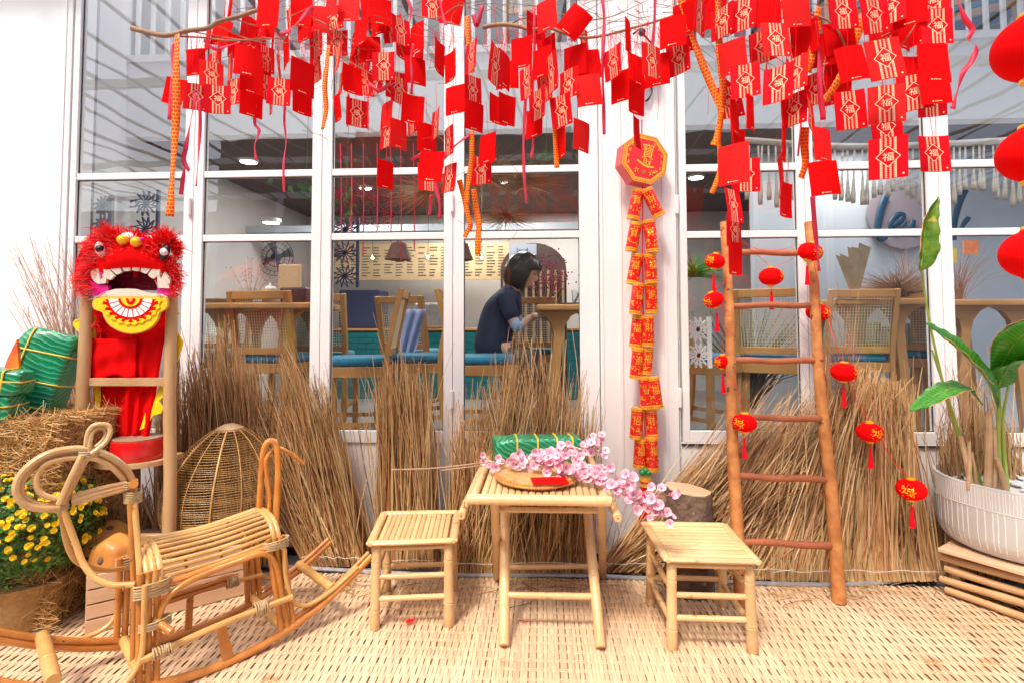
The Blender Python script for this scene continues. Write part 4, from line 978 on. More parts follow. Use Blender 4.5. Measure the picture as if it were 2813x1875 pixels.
# head dome (real depth) behind the mouth opening
hc = LP(355, 760, 0.16)
b = MB(); nu, nv = 36, 16
for j in range(nv+1):
    v = j/nv
    for i in range(nu+1):
        a = math.pi*i/nu; r_ = 1-(v**2.2)*0.55
        x = -0.150*math.cos(a)*r_; z = 0.205*math.sin(a)**0.8*r_*(1-0.12*v) if a > 0 else 0
        b.vert(hc+V(x, -0.16+0.34*v, z-0.02))
for j in range(nv):
    for i in range(nu): a = j*(nu+1)+i; b.face((a, a+1, a+nu+2, a+nu+1))
o = b.build('head_shell', m_redfelt, lion, smooth=True); s_ = o.modifiers.new('t','SOLIDIFY'); s_.thickness = 0.004
# shapes drawn in the face plane, each a slab with its own relief
def slab(name, pts, dy, th, m, smooth_k=0, bev=0.0015):
    P2 = [V(x, y, 0) for x, y in pts]
    if smooth_k: P2 = cr(P2+[P2[0]], smooth_k)[:-1]
    b = MB(); P_ = [LP(p.x, p.y, dy) for p in P2]; n = len(P_)
    for q in P_: b.vert(q)
    for q in P_: b.vert(q+V(0,th,0))
    b.face(range(n)); b.face(range(n, 2*n)[::-1])
    for k in range(n): b.face(((k+1)%n, k, n+k, n+(k+1)%n))
    return b.build(name, m, lion)
def arc(cx, cy, rx, ry, a0, a1, n): return [(cx+rx*math.cos(R(a0+(a1-a0)*i/n)), cy-ry*math.sin(R(a0+(a1-a0)*i/n))) for i in range(n+1)]
# upper face: domed red forehead with muzzle
b = MB(); cols = []
for i in range(31):
    a = math.pi*i/30; col = []
    for j in range(9):
        v = j/8; ox = 358+(128-12*v)*-math.cos(a); 
        yo = 790-(150*math.sin(a)**0.9); yi = 797-(52+0*v)*math.sin(a)**0.8; xi = 362-82*math.cos(a)
        x = ox*(1-v)+xi*v; y = yo*(1-v)+yi*v
        col.append(LP(x, y, 0.01-0.10*math.sin(math.pi*min(1,v*0.75+0.05))*math.sin(a)**0.7+0.02*v))
    cols.append(col)
o = sheet('forehead', cols, m_redfelt, lion, th=0.004)
# mouth lining: a hollow behind
b = MB(); ring = [(291,798)]+arc(362,798,71,57,172,8,18)+[(433,798)]
P0 = [LP(x,y,-0.028) for x,y in ring]; P1 = [LP(362+(x-362)*0.97, 785+(y-785)*0.97, 0.03) for x,y in ring]; n = len(P0)
for q in P0+P1: b.vert(q)
for k in range(n): b.face((k, (k+1)%n, n+(k+1)%n, n+k))
b.face(range(n, 2*n)); b.build('mouth_hollow', m_mouth, lion)
b = MB(); rd = random.Random(4); pts = [(rd.uniform(305,420), rd.uniform(752,796)) for _ in range(26)]
for i, p in enumerate(pts):
    for q in sorted(pts, key=lambda q: (q[0]-p[0])**2+(q[1]-p[1])**2)[1:4]: 
        b.tube([LP(p[0],p[1],0.028), LP(q[0],q[1],0.028)], 0.0011, 3, cap=False)
tag(b.build('net_lines', m_maroonline, lion), kind='stuff')
# teeth round the upper arch
cx_, cy_ = 362, 806
def tp(a, r): return (cx_+r*math.cos(R(a))*1.12, cy_-r*math.sin(R(a))*0.96)
slab('gum_band', arc(362,800,108,88,180,0,24)+arc(362,800,74,60,0,180,20), -0.030, 0.012, m_redfelt)
slab('cheek', [(246,770),(250,812),(300,815),(296,785),(262,778)], -0.034, 0.02, m_magenta)
slab('cheek', [(432,780),(432,812),(474,812),(472,776),(455,778)], -0.034, 0.02, m_magenta)
slab('gum_band', [(262,742),(275,740),(285,752),(280,770),(272,772),(262,760)], -0.036, 0.006, m_magenta)
for a0, a1 in ((146,129),(127,110.5),(108.5,92.5),(90.5,74.5),(72.5,56.5),(54.5,38)):
    am = (a0+a1)/2; q = [tp(a0-1.5,66), tp(a0,88), tp(am,92), tp(a1,88), tp(a1+1.5,66), tp(am,64.5)]
    slab('tooth', q, -0.046, 0.012, m_ivory)
slab('tooth', [(248,746),(268,738),(273,760),(275,770),(283,762),(285,748),(281,731),(292,734),(300,745),(298,752),(293,760),(290,778),(268,780),(253,768)], -0.045, 0.012, m_ivory)
slab('tooth', [(432,752),(430,737),(440,742),(437,756),(443,768),(447,755),(453,747),(458,756),(468,766),(465,792),(434,791),(432,775)], -0.045, 0.012, m_ivory)
# white lip cloth and the jaw
slab('lip_band', [(262,817),(290,801),(318,794),(350,793),(372,794),(392,801),(412,805),(440,807),(458,816),(448,820),(300,822)], -0.05, 0.012, m_ivory)
jaw = [(258,826),(270,818),(300,816),(420,816),(452,818),(459,832),(455,848),(438,858),(430,880),(408,902),(372,914),(338,911),(304,894),(288,872),(282,858),(262,850),(256,838)]
slab('jaw_trim', [(x+(x-362)*0.03, y+(y-850)*0.045) for x,y in jaw], -0.055, 0.010, mat('orange_trim', (0.85,0.35,0.12), (0.75,0.28,0.1), rough=0.7, scale=40), smooth_k=3)
slab('jaw_panel', jaw, -0.058, 0.010, m_yellow, smooth_k=3)
jx, jy = 358, 820
def jp(a, r, s=1.0): return (jx+r*math.cos(R(a))*s, jy+r*math.sin(R(a))*0.86)
slab('jaw_field', [jp(a, 78) for a in range(2,179,8)], -0.060, 0.003, m_redfelt)
for i in range(11):
    a = 8+i*16.4
    slab('jaw_tooth', [jp(a-5.8,34), jp(a-6.6,60), jp(a+6.6,60), jp(a+5.8,34)], -0.0635, 0.0032, m_whitefelt)
for i in range(12):
    a = 4+i*15.6; s = 1 if a < 90 else -1
    slab('jaw_flame', [jp(a-4*s,73), jp(a+5*s,67), jp(a+2*s,75), jp(a+9*s,80), jp(a,86), jp(a-6*s,80)], -0.0645, 0.006, m_yellow)
slab('jaw_ring', [jp(a, 33) for a in range(0,181,10)], -0.0655, 0.003, m_redfelt)
slab('jaw_ring', [jp(a, 26) for a in range(0,181,10)], -0.0685, 0.003, m_yellow)
slab('jaw_ring', [jp(a, 20, 0.62) for a in range(0,181,10)], -0.0715, 0.003, m_redfelt)
slab('jaw_ring', [jp(a, 11, 0.5) for a in range(0,181,10)], -0.0745, 0.003, mat('orange_felt', (0.9,0.35,0.02), rough=0.8))
# nose balls, pompom
for x, y, r_ in ((337,659,0.024),(374,665,0.024)):
    b = MB(); M = Matrix.Translation(LP(x,y,-0.075)); b.lathe([(r_*math.sin(math.pi*i/12), -r_*math.cos(math.pi*i/12)) for i in range(13)], 18, M); o = b.build('nose_bell', m_gold, lion, smooth=True)
b = MB(); M = Matrix.Translation(LP(356,652,-0.03)) @ Matrix.Diagonal((1.5,1,0.8,1)); b.lathe([(0.03*math.sin(math.pi*i/12), -0.03*math.cos(math.pi*i/12)) for i in range(13)], 18, M); b.build('nose_bridge', m_whitefelt, lion, smooth=True)
b = MB(); M = Matrix.Translation(LP(391,657,-0.07)); b.lathe([(0.009*math.sin(math.pi*i/8), -0.009*math.cos(math.pi*i/8)) for i in range(9)], 12, M); b.build('pompom', mat('purple_pompom', (0.55,0.01,0.5), rough=0.7), lion, smooth=True)
# eyes
for (x, y, rot, white) in ((276,686,-20,True),(452,694,25,False)):
    c = LP(x, y, -0.055); M = Matrix.Translation(c) @ Matrix.Rotation(R(rot), 4, 'Y') @ Matrix.Diagonal((0.62,0.4,1.05,1)) @ Matrix.Rotation(R(90), 4, 'X')
    b = MB(); b.lathe([(0.037*math.sin(math.pi*i/12/1.0), -0.037*math.cos(math.pi*i/12)) for i in range(13)], 20, M); eye = b.build('eye', m_whitefelt if white else m_blk, lion, smooth=True)
    d = V(0.3 if white else 0.1, -1, -0.1).normalized(); M2 = Matrix.Translation(c+V(0.003,-0.006,0.002)) 
    b = MB(); b.lathe([(0.019*math.sin(math.pi*i/10), -0.019*math.cos(math.pi*i/10)) for i in range(11)], 16, M2); b.build('pupil', m_blk if white else m_plain, eye, smooth=True)
    b = MB(); b.lathe([(0.007*math.sin(math.pi*i/8), -0.007*math.cos(math.pi*i/8)) for i in range(9)], 12, Matrix.Translation(c+V(0.004,-0.014,0.0))); b.build('iris', mat('eye_blue', (0.12,0.2,0.35), rough=0.2) if white else m_blk, eye, smooth=True)
# fur: locks along brow, ears, cheeks and forehead edge
b = MB(); rd = random.Random(6)
def lock(p, d, L_, r, t):
    d = d.normalized(); sg = d.cross(V(0,1,0)); 
    if sg.length < 1e-3: sg = V(1,0,0)
    sg.normalize(); bend = sg*rd.uniform(-0.25,0.25)*L_+V(0,-0.1*L_,-0.18*L_)
    b.tube([p, p+d*L_*0.35, p+d*L_*0.7+bend*0.4, p+d*L_+bend], [r, r*0.8, r*0.5, r*0.12], 3, cap=False, t=t)
def furline(pts, n, dirf, L0, L1, dy=-0.03, spread=8):
    c_ = cr([V(x,y,0) for x,y in pts], 8)
    for k in range(n):
        q = c_[rd.randrange(len(c_))]; x, y = q.x+rd.gauss(0,spread), q.y+rd.gauss(0,spread)
        dx, dz = dirf(x, y); d = V(dx+rd.gauss(0,.35), -0.45+rd.gauss(0,.35), dz+rd.gauss(0,.35))
        lock(LP(x,y,dy+rd.uniform(-0.02,0.05)), d, rd.uniform(L0,L1), rd.uniform(0.0018,0.0034), rd.random())
rad_ = lambda x, y: ((x-358)/120, (790-y)/120)
out_ = lambda x, y: ((x-358)/100, -0.15)
furline([(255,735),(238,745),(232,775),(245,795)], 360, lambda x,y: (-1,-0.15), 0.02, 0.055, spread=10)
furline([(462,730),(476,745),(480,775),(470,800)], 360, lambda x,y: (1,-0.15), 0.02, 0.055, spread=9)
furline([(238,728),(270,708),(310,696),(340,700)], 380, lambda x,y: (-0.6,0.3), 0.025, 0.05, spread=8)
furline([(470,728),(450,712),(420,700),(395,690)], 380, lambda x,y: (0.6,0.3), 0.025, 0.05, spread=8)
furline([(272,668),(288,655),(305,650),(322,658),(318,672),(290,674)], 480, lambda x,y: ((x-312)/60,(690-y)/50), 0.03, 0.075, spread=9)
furline([(412,680),(430,668),(448,656),(460,664),(472,680)], 480, lambda x,y: ((x-425)/60,(700-y)/50), 0.03, 0.075, spread=9)
furline([(342,662),(360,650),(378,652),(388,662)], 200, lambda x,y: ((x-360)/60,0.9), 0.02, 0.05, spread=6)
furline([(250,700),(262,680),(262,665)], 260, lambda x,y: (-1,0.3), 0.02, 0.055, spread=6)
furline([(478,705),(482,685),(476,668)], 260, lambda x,y: (1,0.3), 0.02, 0.055, spread=6)
furline([(300,690),(340,680),(390,682),(420,690)], 500, lambda x,y: ((x-358)/80,0.4), 0.008, 0.022, dy=-0.06, spread=10)
furline([(262,880),(275,900)], 40, lambda x,y: (0.3,-0.5), 0.02, 0.04, dy=0.03, spread=8)
tag(b.build('fur', m_fur, lion), kind='stuff')
for (xa, ya, xb, yb) in ((238,825,290,803),(472,822,428,805)):
    cane('tie_cord', [LP(xa,ya,-0.0), LP((xa+xb)/2,(ya+yb)/2+4,-0.055), LP(xb,yb,-0.06)], 0.0028, m_wrap, lion, n=5)

# ---------------------------------------------------------------- rattan rocking horse
cu = V(-0.7071, 0, 0.7071); # towards head: camera left and nearer
def camdir(lat, fwd): d = RC @ V(lat, 0, -fwd); return V(d.x, d.y, 0)
yw = Matrix.Rotation(YAW, 3, 'Z')
hu = yw @ V(-0.7071, -0.7071, 0); hn = yw @ V(0.7071, -0.7071, 0)
O_ = yw @ V(-1.22, 2.25, 0)
hoff = O_.dot(hn)
def H(px, py, off): return PN(px, py, hn, hoff+off)
hs = empty('rocking_horse', (O_.x, O_.y, 0), 'honey coloured rattan rocking horse facing left with looped head and ribbed saddle', 'rocking horse')
def z2(*pts): return [(x/2.023, 1100+y/2.023) for x, y in pts]
def z3(*pts): return [(400+x/2.023, 1100+y/2.023) for x, y in pts]
def hc_(name, pts, off, r, m=m_rattan, k=6, n=9, offs=None, rr=None):
    if offs is None: offs = [off]*len(pts)
    return cane(name, [H(x, y, o) for (x, y), o in zip(pts, offs)], r, m, hs, k=k, n=n, rr=rr)
NR, FR = 0.171, -0.171
# rockers (double canes)
near = [(300,1990),(420,1915),(484,1875),(608,1832),(771,1738),(894,1644),(1008,1556)]
near0 = H(608,1826,NR)
def rocker(off, a0, a1, r, name='rocker', zoff=0.0):       # true arc in the side plane
    Rk = 1.55; pts = []
    for i in range(25):
        a = a0+(a1-a0)*i/24; s = Rk*math.sin(a); z = Rk*(1-math.cos(a))+r+zoff+0.001; p = O_+hu*s+hn*off; pts.append(V(p.x, p.y, z))
    return cane(name, pts, r, m_rattan, hs, k=2, n=10)
def HS(s, z, off): p = O_+hu*s+hn*off; return V(p.x, p.y, z)
def rock(off, s0, s1, r, dz=0.0, doff=0.0, name='rocker', m=m_rattan):
    Rk = 0.92; return cane(name, [HS(s0+(s1-s0)*i/20, r+0.001+dz+(s0+(s1-s0)*i/20)**2/(2*Rk), off+doff) for i in range(21)], r, m, hs, k=2, n=10)
rock(NR, -0.63, 0.68, 0.0155, doff=0.0); rock(NR, -0.62, -0.22, 0.0105, dz=0.028, doff=-0.008)
rock(FR, -0.60, 0.68, 0.0155); rock(FR, 0.20, 0.66, 0.0115, dz=0.030, doff=0.006); rock(FR, -0.59, -0.28, 0.0105, dz=0.028)
# cross poles between the rockers
def xbar(s, z, o0, o1, r, m=m_rattan_pale, nodes=(0.6,)): return bamboo('cross_pole', HS(s, z, o0), HS(s, z, o1), r, m, hs, nodes=nodes)
xbar(-0.44, 0.150, FR, NR, 0.019); xbar(0.50, 0.185, FR, NR+0.01, 0.022); xbar(-0.225, 0.070, FR, NR, 0.016); xbar(0.255, 0.075, FR, NR, 0.019)
# legs: three canes each, near and far, front and rear
def leg3(s_top, z_top, s_bot, z_bot, off, ds=0.026, r=0.0115, n=3, toff=None):
    toff = off if toff is None else toff
    for k in range(n):
        d = (k-(n-1)/2)*ds; cane('leg_cane', [HS(s_top+d, z_top, toff), HS((s_top+s_bot)/2+d, (z_top+z_bot)/2, (toff+off)/2), HS(s_bot+d, z_bot, off)], r, m_rattan, hs, k=4, n=9)
leg3(0.243, 0.43, 0.243, 0.035, NR, toff=0.145); leg3(0.252, 0.40, 0.252, 0.045, FR, toff=-0.145)
leg3(-0.195, 0.43, -0.247, 0.04, NR, toff=0.15); leg3(-0.20, 0.42, -0.235, 0.04, FR, toff=-0.15)
# rear outer curve running into the rocker top, both sides
for off in (NR+0.004, FR-0.004):
    pts = [HS(s, z, off) for s, z in ((-0.225,0.38),(-0.232,0.27),(-0.262,0.165),(-0.305,0.125),(-0.36,0.122),(-0.45,0.150),(-0.56,0.205))]
    cane('tail_curve', pts, 0.0095, m_rattan_pale, hs, n=9)
for off in (FR-0.012,):       # same at the front, far side: foot curve along the rocker
    pts = [HS(s, z, off) for s, z in ((0.24,0.34),(0.262,0.22),(0.30,0.145),(0.38,0.125),(0.50,0.150),(0.62,0.205))]
    cane('front_curve', pts, 0.0095, m_rattan_pale, hs, n=9)
pts = [HS(s, z, NR+0.012) for s, z in ((0.262,0.40),(0.262,0.30),(0.264,0.18),(0.285,0.12),(0.33,0.085),(0.40,0.10))]
cane('front_curve', pts, 0.0095, m_rattan_pale, hs, n=9)
# foot bars with uprights
cane('foot_bar', [HS(0.27,0.150,NR+0.016), HS(0.02,0.175,NR+0.016), HS(-0.255,0.183,NR+0.016)], 0.012, m_rattan_pale, hs, n=9)
for dz in (0.0, 0.022): cane('foot_bar', [HS(0.14,0.178+dz,FR+0.03), HS(-0.04,0.182+dz,FR+0.03), HS(-0.15,0.182+dz,FR+0.03)], 0.0105, m_rattan, hs, n=9)
cane('foot_bar', [HS(0.16,0.185,FR+0.018), HS(-0.26,0.165,FR+0.018)], 0.009, m_rattan_pale, hs, n=9)
b = MB(); b.beam(HS(0.015,0.172,NR+0.014), HS(-0.02,0.02,NR), 0.034, 0.012, up=hn, taper=1.2); b.build('upright', m_rattan, hs, bevel=0.003)
b = MB(); b.beam(HS(0.03,0.178,FR+0.02), HS(0.03,0.02,FR), 0.026, 0.012, up=hn, taper=1.1); b.build('upright', m_rattan, hs, bevel=0.003)
bamboo('foot_peg', HS(0.225,0.262,NR-0.01), HS(0.19,0.235,NR+0.07), 0.0125, m_rattan, hs, nodes=())
# side arch under the saddle, both sides
for off in (NR-0.002, FR+0.002):
    pts = [HS(s, z, off) for s, z in ((0.215,0.20),(0.214,0.262),(0.195,0.318),(0.145,0.356),(0.06,0.372),(-0.05,0.382),(-0.125,0.388),(-0.170,0.366),(-0.198,0.31),(-0.215,0.22),(-0.235,0.10))]
    cane('side_arch', pts, 0.0115, m_rattan, hs, n=9)
    cane('saddle_edge', [HS(0.235,0.372,off-math.copysign(0.012,off)), HS(0.0,0.385,off-math.copysign(0.016,off)), HS(-0.20,0.402,off-math.copysign(0.012,off))], 0.0115, m_rattan, hs, n=9)
# saddle: hoops front and rear with canes between
def hoop(s, z0, hw, h, t): a = math.pi*t; return (s, z0+h*math.sin(a)**0.85, -hw*math.cos(a))
for s, z0, ds in ((0.228,0.375,0.0),(0.208,0.378,0.0),(0.246,0.368,0.0),(-0.192,0.395,0.0),(-0.212,0.392,0.0)):
    cane('saddle_hoop', [HS(*hoop(s, z0, 0.152, 0.105, i/14)) for i in range(15)], 0.0105, m_rattan_pale if ds == 0 else m_rattan, hs, k=3, n=9)
N_ = 15
for k in range(N_):
    t = 0.045+0.91*k/(N_-1); a0 = hoop(0.222, 0.378, 0.150, 0.106, t); a1 = hoop(-0.190, 0.397, 0.150, 0.104, t)
    mid = V((a0[0]+a1[0])/2, (a0[1]+a1[1])/2-0.012, (a0[2]+a1[2])/2*0.96)
    cane('saddle_cane', [HS(*a0), HS(*mid), HS(*a1)], 0.0078, m_rattan_pale, hs, k=5, n=8)
for s in (0.12, 0.0, -0.1): cane('saddle_rib', [HS(s, 0.372+0.088*math.sin(math.pi*i/12), -0.142*math.cos(math.pi*i/12)) for i in range(13)], 0.0055, m_rattan, hs, k=2, n=7)
# bindings
def bind(s, z, off, rx, rz, n=5, ax='s', w_=0.05):
    b = MB()
    for k in range(n):
        o2 = (k-(n-1)/2)*w_/n; pts = []
        for i in range(17):
            a = 2*math.pi*i/16
            if ax == 's': pts.append(HS(s+rx*math.cos(a), z+o2+0.004*math.sin(a+k), off+rz*math.sin(a)))     # wraps a vertical bunch
            else: pts.append(HS(s+o2+0.003*math.sin(a+k), z+rz*math.sin(a), off+rx*math.cos(a)))               # wraps a lengthwise bar
        b.tube(pts, 0.0036, 5, cap=False)
    o = b.build('binding', m_wrap, hs, smooth=True); o['kind'] = 'stuff'; return o
for off in (NR, FR):
    t_ = 0.012 if off > 0 else -0.012
    bind(0.235, 0.372, off-t_, 0.055, 0.026, 7, w_=0.05); bind(0.225, 0.252, off, 0.048, 0.022, 6, w_=0.03); bind(-0.198, 0.405, off-t_, 0.050, 0.026, 6, w_=0.04)
    bind(0.205, 0.155, off+0.014, 0.018, 0.018, 8, 'l', 0.06); bind(-0.13, 0.182, off+(0.014 if off > 0 else 0.03), 0.018, 0.026, 7, 'l', 0.05)
# neck posts and chest curves
for o2, dx in ((0.030,0.0),(-0.030,-0.012)):
    hc_('neck_post', z2((722,450),(728,620),(742,900),(748,1150),(742,1400),(738,1450)), 0, 0.0115, m=m_rattan, offs=[o2*0.4,o2,o2,o2*1.1,o2*1.2,o2*1.2])
hc_('neck_post', z2((745,470),(752,620),(768,820),(778,1000),(782,1200),(778,1360),(762,1450),(735,1530),(700,1568)), 0, 0.0105, m=m_rattan_pale, offs=[0.01,0.04,0.08,0.12,0.14,0.15,0.16,0.165,0.17])
hc_('chest_curve', z2((338,600),(350,680),(375,800),(420,885),(500,925),(590,940),(700,928)), 0, 0.0095, m=m_rattan_pale, offs=[-0.012,-0.02,-0.03,-0.05,-0.08,-0.11,-0.14])
hc_('chest_curve', z2((352,600),(380,680),(425,800),(462,900),(520,975),(610,1020),(750,1020)), 0, 0.0105, m=m_rattan_pale, offs=[0.012,0.02,0.03,0.05,0.08,0.11,0.145])
# head: looped canes
outer = ((330,598),(220,598),(140,575),(98,520),(95,460),(130,395),(210,325),(300,285),(400,268),(500,272),(590,300),(665,345),(715,400),(742,460))
outer2 = ((325,578),(225,578),(160,556),(122,515),(118,462),(150,405),(220,345),(305,305),(400,290),(495,294),(580,322),(650,366),(700,418),(724,462))
inner = ((330,545),(275,535),(225,510),(203,460),(213,400),(255,350),(330,325),(430,315),(530,322),(600,352),(650,395),(690,440))
for p, r_, mm in ((outer,0.0125,m_rattan_head),(outer2,0.0105,m_rattan_head),(inner,0.0095,m_rattan_head)):
    for o2 in ((0.013,-0.013) if p is not outer2 else (0.0,)): hc_('head_loop', z2(*p), o2, r_, m=mm)
for dx in (-14, 4, 22): hc_('cheek_cane', z2((470+dx,300),(405+dx*0.9,430),(338+dx*0.8,575)), 0.03-0.001*dx, 0.0095, m=m_rattan_head)
for dy in (-14, 8, 28): hc_('jaw_cane', z2((398,545+dy),(560,500+dy),(705,465+dy*0.8)), 0.022, 0.0085, m=m_rattan_head)
for dx, o2 in ((0,0.014),(0,-0.014)):
    hc_('ear_loop', z2((478,300),(480,230),(492,172),(520,138),(560,130),(602,138),(612,175),(590,225),(550,262),(505,295)), 0, 0.0085, m=m_rattan_head, offs=[0.01+o2*0.3*i for i in range(10)])
hc_('ear_loop', z2((495,290),(500,230),(512,180),(540,152),(575,152),(590,180),(570,220),(530,255)), 0.02, 0.0075, m=m_rattan_head)
bamboo('handle', H(*z2((742,462))[0], -0.12), H(*z2((742,462))[0], 0.135), 0.0155, m_rattan, hs, nodes=())
def bindp(px, py, off, n, w_, r_): 
    b = MB()
    for k in range(n):
        c_ = H(*z2((px, py+(k-(n-1)/2)*w_))[0], off); pts = [c_+hu*r_*math.cos(2*math.pi*i/14)+hn*r_*math.sin(2*math.pi*i/14)+V(0,0,0.002*math.sin(i+k)) for i in range(15)]
        b.tube(pts, 0.0036, 5, cap=False)
    b.build('binding', m_wrap, hs, smooth=True)['kind'] = 'stuff'
bindp(738, 530, 0.01, 7, 9, 0.027); bindp(490, 292, 0.01, 4, 9, 0.030); bindp(336, 590, 0.0, 4, 8, 0.020); bindp(715, 462, 0.01, 4, 10, 0.026)
# tail: doubled loop standing up at the back
hc_('tail_loop', z3((630,640),(640,450),(652,300),(670,240),(700,222),(728,255),(736,400),(728,560),(725,740)), 0, 0.0135, m=m_rattan, offs=[-0.04,-0.03,-0.02,-0.01,0,0.01,0.02,0.03,0.04])
hc_('tail_loop', z3((682,640),(690,540),(676,430),(668,340),(690,285),(735,262),(785,280),(830,310),(878,348)), 0, 0.009, m=m_rattan, offs=[0.0,0.0,0.0,-0.005,-0.01,-0.015,-0.02,-0.025,-0.03])

# ---------------------------------------------------------------- egg-shaped basket behind the horse
ec = PZ(605, 1345, 2.86); ek = empty('rattan_basket', (ec.x, ec.y, 0.136), 'egg-shaped open rattan cage with a wooden cap on top, behind the rocking horse', 'basket')
m_eggc = mat('golden_wicker', (0.58,0.33,0.10), (0.46,0.24,0.06), rough=0.45, scale=30, coat=0.2)
ztop = PZ(640,1172,2.86).z; z0 = 0.13; Hh = ztop-z0; lean_ = 0.045
prof = lambda t: 0.258*math.sin(math.pi*min(1, (t*0.93+0.10))**0.82)**0.72 if t < 1 else 0.04
def rad_t(t):          # t from 0 bottom to 1 top
    return 0.292*(max(0.0, math.sin(math.pi*(0.12+0.88*t)**1.0))**0.62)*(1-0.12*t)+0.028*t
NH = 62; b = MB()
for k in range(NH):
    t = 0.02+0.955*k/(NH-1); r_ = rad_t(t); z = z0+Hh*t
    b.tube([V(ec.x+lean_*t+r_*math.cos(a), ec.y+r_*math.sin(a), z+0.003*math.sin(3*a+k)) for a in [2*math.pi*i/40 for i in range(41)]], 0.0019, 4, cap=False)
tag(b.build('wicker_rings', m_eggc, ek, smooth=True), kind='stuff')
for j, a in enumerate([math.pi*2*i/14+0.12 for i in range(14)]):
    th = 0.0048 if j in (9, 11, 2) else 0.0022
    pts = [V(ec.x+lean_*t+(rad_t(t)+0.003)*math.cos(a), ec.y+(rad_t(t)+0.003)*math.sin(a), z0+Hh*t) for t in [0.0]+[i/14 for i in range(1,14)]+[0.985]]
    cane('rib', pts, th, m_eggc if th < 0.005 else m_rattan, ek, k=2, n=7)
bx_ = MB(); bx_.box((ec.x-0.14,ec.y-0.12,0.0),(ec.x+0.14,ec.y+0.12,0.135)); tag(bx_.build('low_box', m_pine, bevel=0.004), 'low plain wooden box under the egg-shaped basket', 'box')
b = MB(); b.lathe([(0.068,-0.006),(0.066,0.006),(0.03,0.024),(0,0.026)], 28, Matrix.Translation(V(ec.x+lean_, ec.y, ztop-0.01)), rfun=lambda a,k: 1+0.04*math.sin(5*a)); b.build('cap', m_stalk, ek, smooth='auto')

# ---------------------------------------------------------------- pine crate with a dried gourd
pA, pB = PG(232,1748), PG(684,1632); ddir = (pB-pA).normalized(); L_ = (pB-pA).length; nrm = V(-ddir.y, ddir.x, 0); CH = 0.245; CW = 0.30
cr_ = empty('pine_crate', (pA+pB)/2+nrm*CW/2, 'pale pine crate of horizontal boards holding the orange gourd behind the horse', 'crate')
for off in (0.006, CW-0.006):
    for k in range(4):
        z = 0.006+CH*k/4; p = pA+nrm*off+V(0,0,z+CH/8-0.003); b = MB(); b.beam(p, p+ddir*L_, 0.012, CH/4-0.007); b.build('board', m_pine, cr_, bevel=0.0015)
for s in (0, L_):
    for k in range(1):
        p = pA+ddir*(s+(0.007 if s == 0 else -0.007))+nrm*0.013; b = MB(); b.beam(p+V(0,0,CH/2+0.004), p+nrm*(CW-0.026)+V(0,0,CH/2+0.004), 0.014, CH-0.004); b.build('end_board', m_pine, cr_, bevel=0.0015)
b = MB(); p = pA+nrm*CW/2+V(0,0,0.016); b.beam(p+ddir*0.016, p+ddir*(L_-0.016), CW-0.03, 0.01); b.build('base_board', m_pine, cr_)
m_gourd = mat('orange_gourd', (0.66,0.30,0.06), (0.50,0.17,0.03), rough=0.5, scale=9, detail=7, coat=0.15, bump=0.15)
gc = V(*PZ(300,1538,2.42)); gc = pA+ddir*0.16+nrm*0.14; gc.z = 0.25
def gourd(name, c, s, rot, label):
    o = empty(name, c, label, 'gourd', 'dried orange gourds in the crate'); b = MB(); M = Matrix.Translation(c) @ rot
    b.lathe([(s*math.sin(math.pi*i/18)*(1+0.05*math.sin(i)), -s*0.86*math.cos(math.pi*i/18)+ (0.22*s*math.exp(-((i-18)/2.2)**2)*-1)) for i in range(19)], 36, M, rfun=lambda a,k: 1+0.035*math.cos(7*a))
    b.build('shell', m_gourd, o, smooth=True)
    b = MB(); b.lathe([(0.02,0),(0.012,0.010),(0.006,0.014),(0,0.014)], 10, M @ Matrix.Translation(V(0,0,s*0.62))); b.build('scar', m_log, o, smooth=True)
gx = PZ(312,1545,2.42); gourd('dried_gourd', V(gx.x, gx.y, 0.27), 0.098, Euler((R(78),R(8),R(-10))).to_matrix().to_4x4(), 'orange dried gourd with its scar facing the front, in the near end of the crate')
gx2 = PZ(300,1512,2.58); gourd('dried_gourd', V(gx2.x-0.01, gx2.y, 0.285), 0.098, Euler((R(10),R(18),0)).to_matrix().to_4x4(), 'orange dried gourd lying behind the other in the crate')

# small litter on the mat
rd = random.Random(9)
b = MB(); c = PG(1128,1708,0.012)
for k in range(22):
    p = c+V(rd.gauss(0,0.008), rd.gauss(0,0.008), rd.random()*0.01); b.tube([p, p+V(rd.gauss(0,.008), rd.gauss(0,.008), rd.random()*0.008), p+V(rd.gauss(0,.012), rd.gauss(0,.012), 0)], 0.0011, 4, cap=False)
tag(b.build('red_thread', m_redstr), 'small tangle of red thread on the mat in front of the left stool', 'thread')
c = PG(88,1738,0.01); b = MB(); b.box((-0.03,-0.018,0),(0.03,0.018,0.0015), M=Matrix.Translation(c) @ Matrix.Rotation(R(20),4,'Z')); tag(b.build('paper_scrap', m_plain), 'small white paper scrap on the mat beside the burlap pot', 'paper')
c = PG(1438,1703,0.01); tag(cane('red_thread', [c+V(-0.022,0.004,0), c, c+V(0.022,-0.006,0)], 0.0018, m_redstr, None), 'short red thread lying on the mat under the folding table', 'thread')
b = MB()
for k in range(300):
    px = rd.choice((rd.gauss(1500,90), rd.gauss(1000,140), rd.gauss(1850,200), rd.gauss(2350,120))); c = PG(px, rd.gauss(1605,22), 0.010); a = rd.gauss(0,0.8); d = V(math.cos(a), math.sin(a)*0.7, 0)*rd.uniform(0.02,0.09)
    b.tube([c-d, c+V(rd.gauss(0,.006), rd.gauss(0,.006), 0.004), c+d], 0.0015, 3, cap=False, t=rd.random()*0.7)
tag(b.build('straw_litter', m_straw), 'loose bits of straw scattered on the mat along the sheaves', 'straw', kind='stuff')
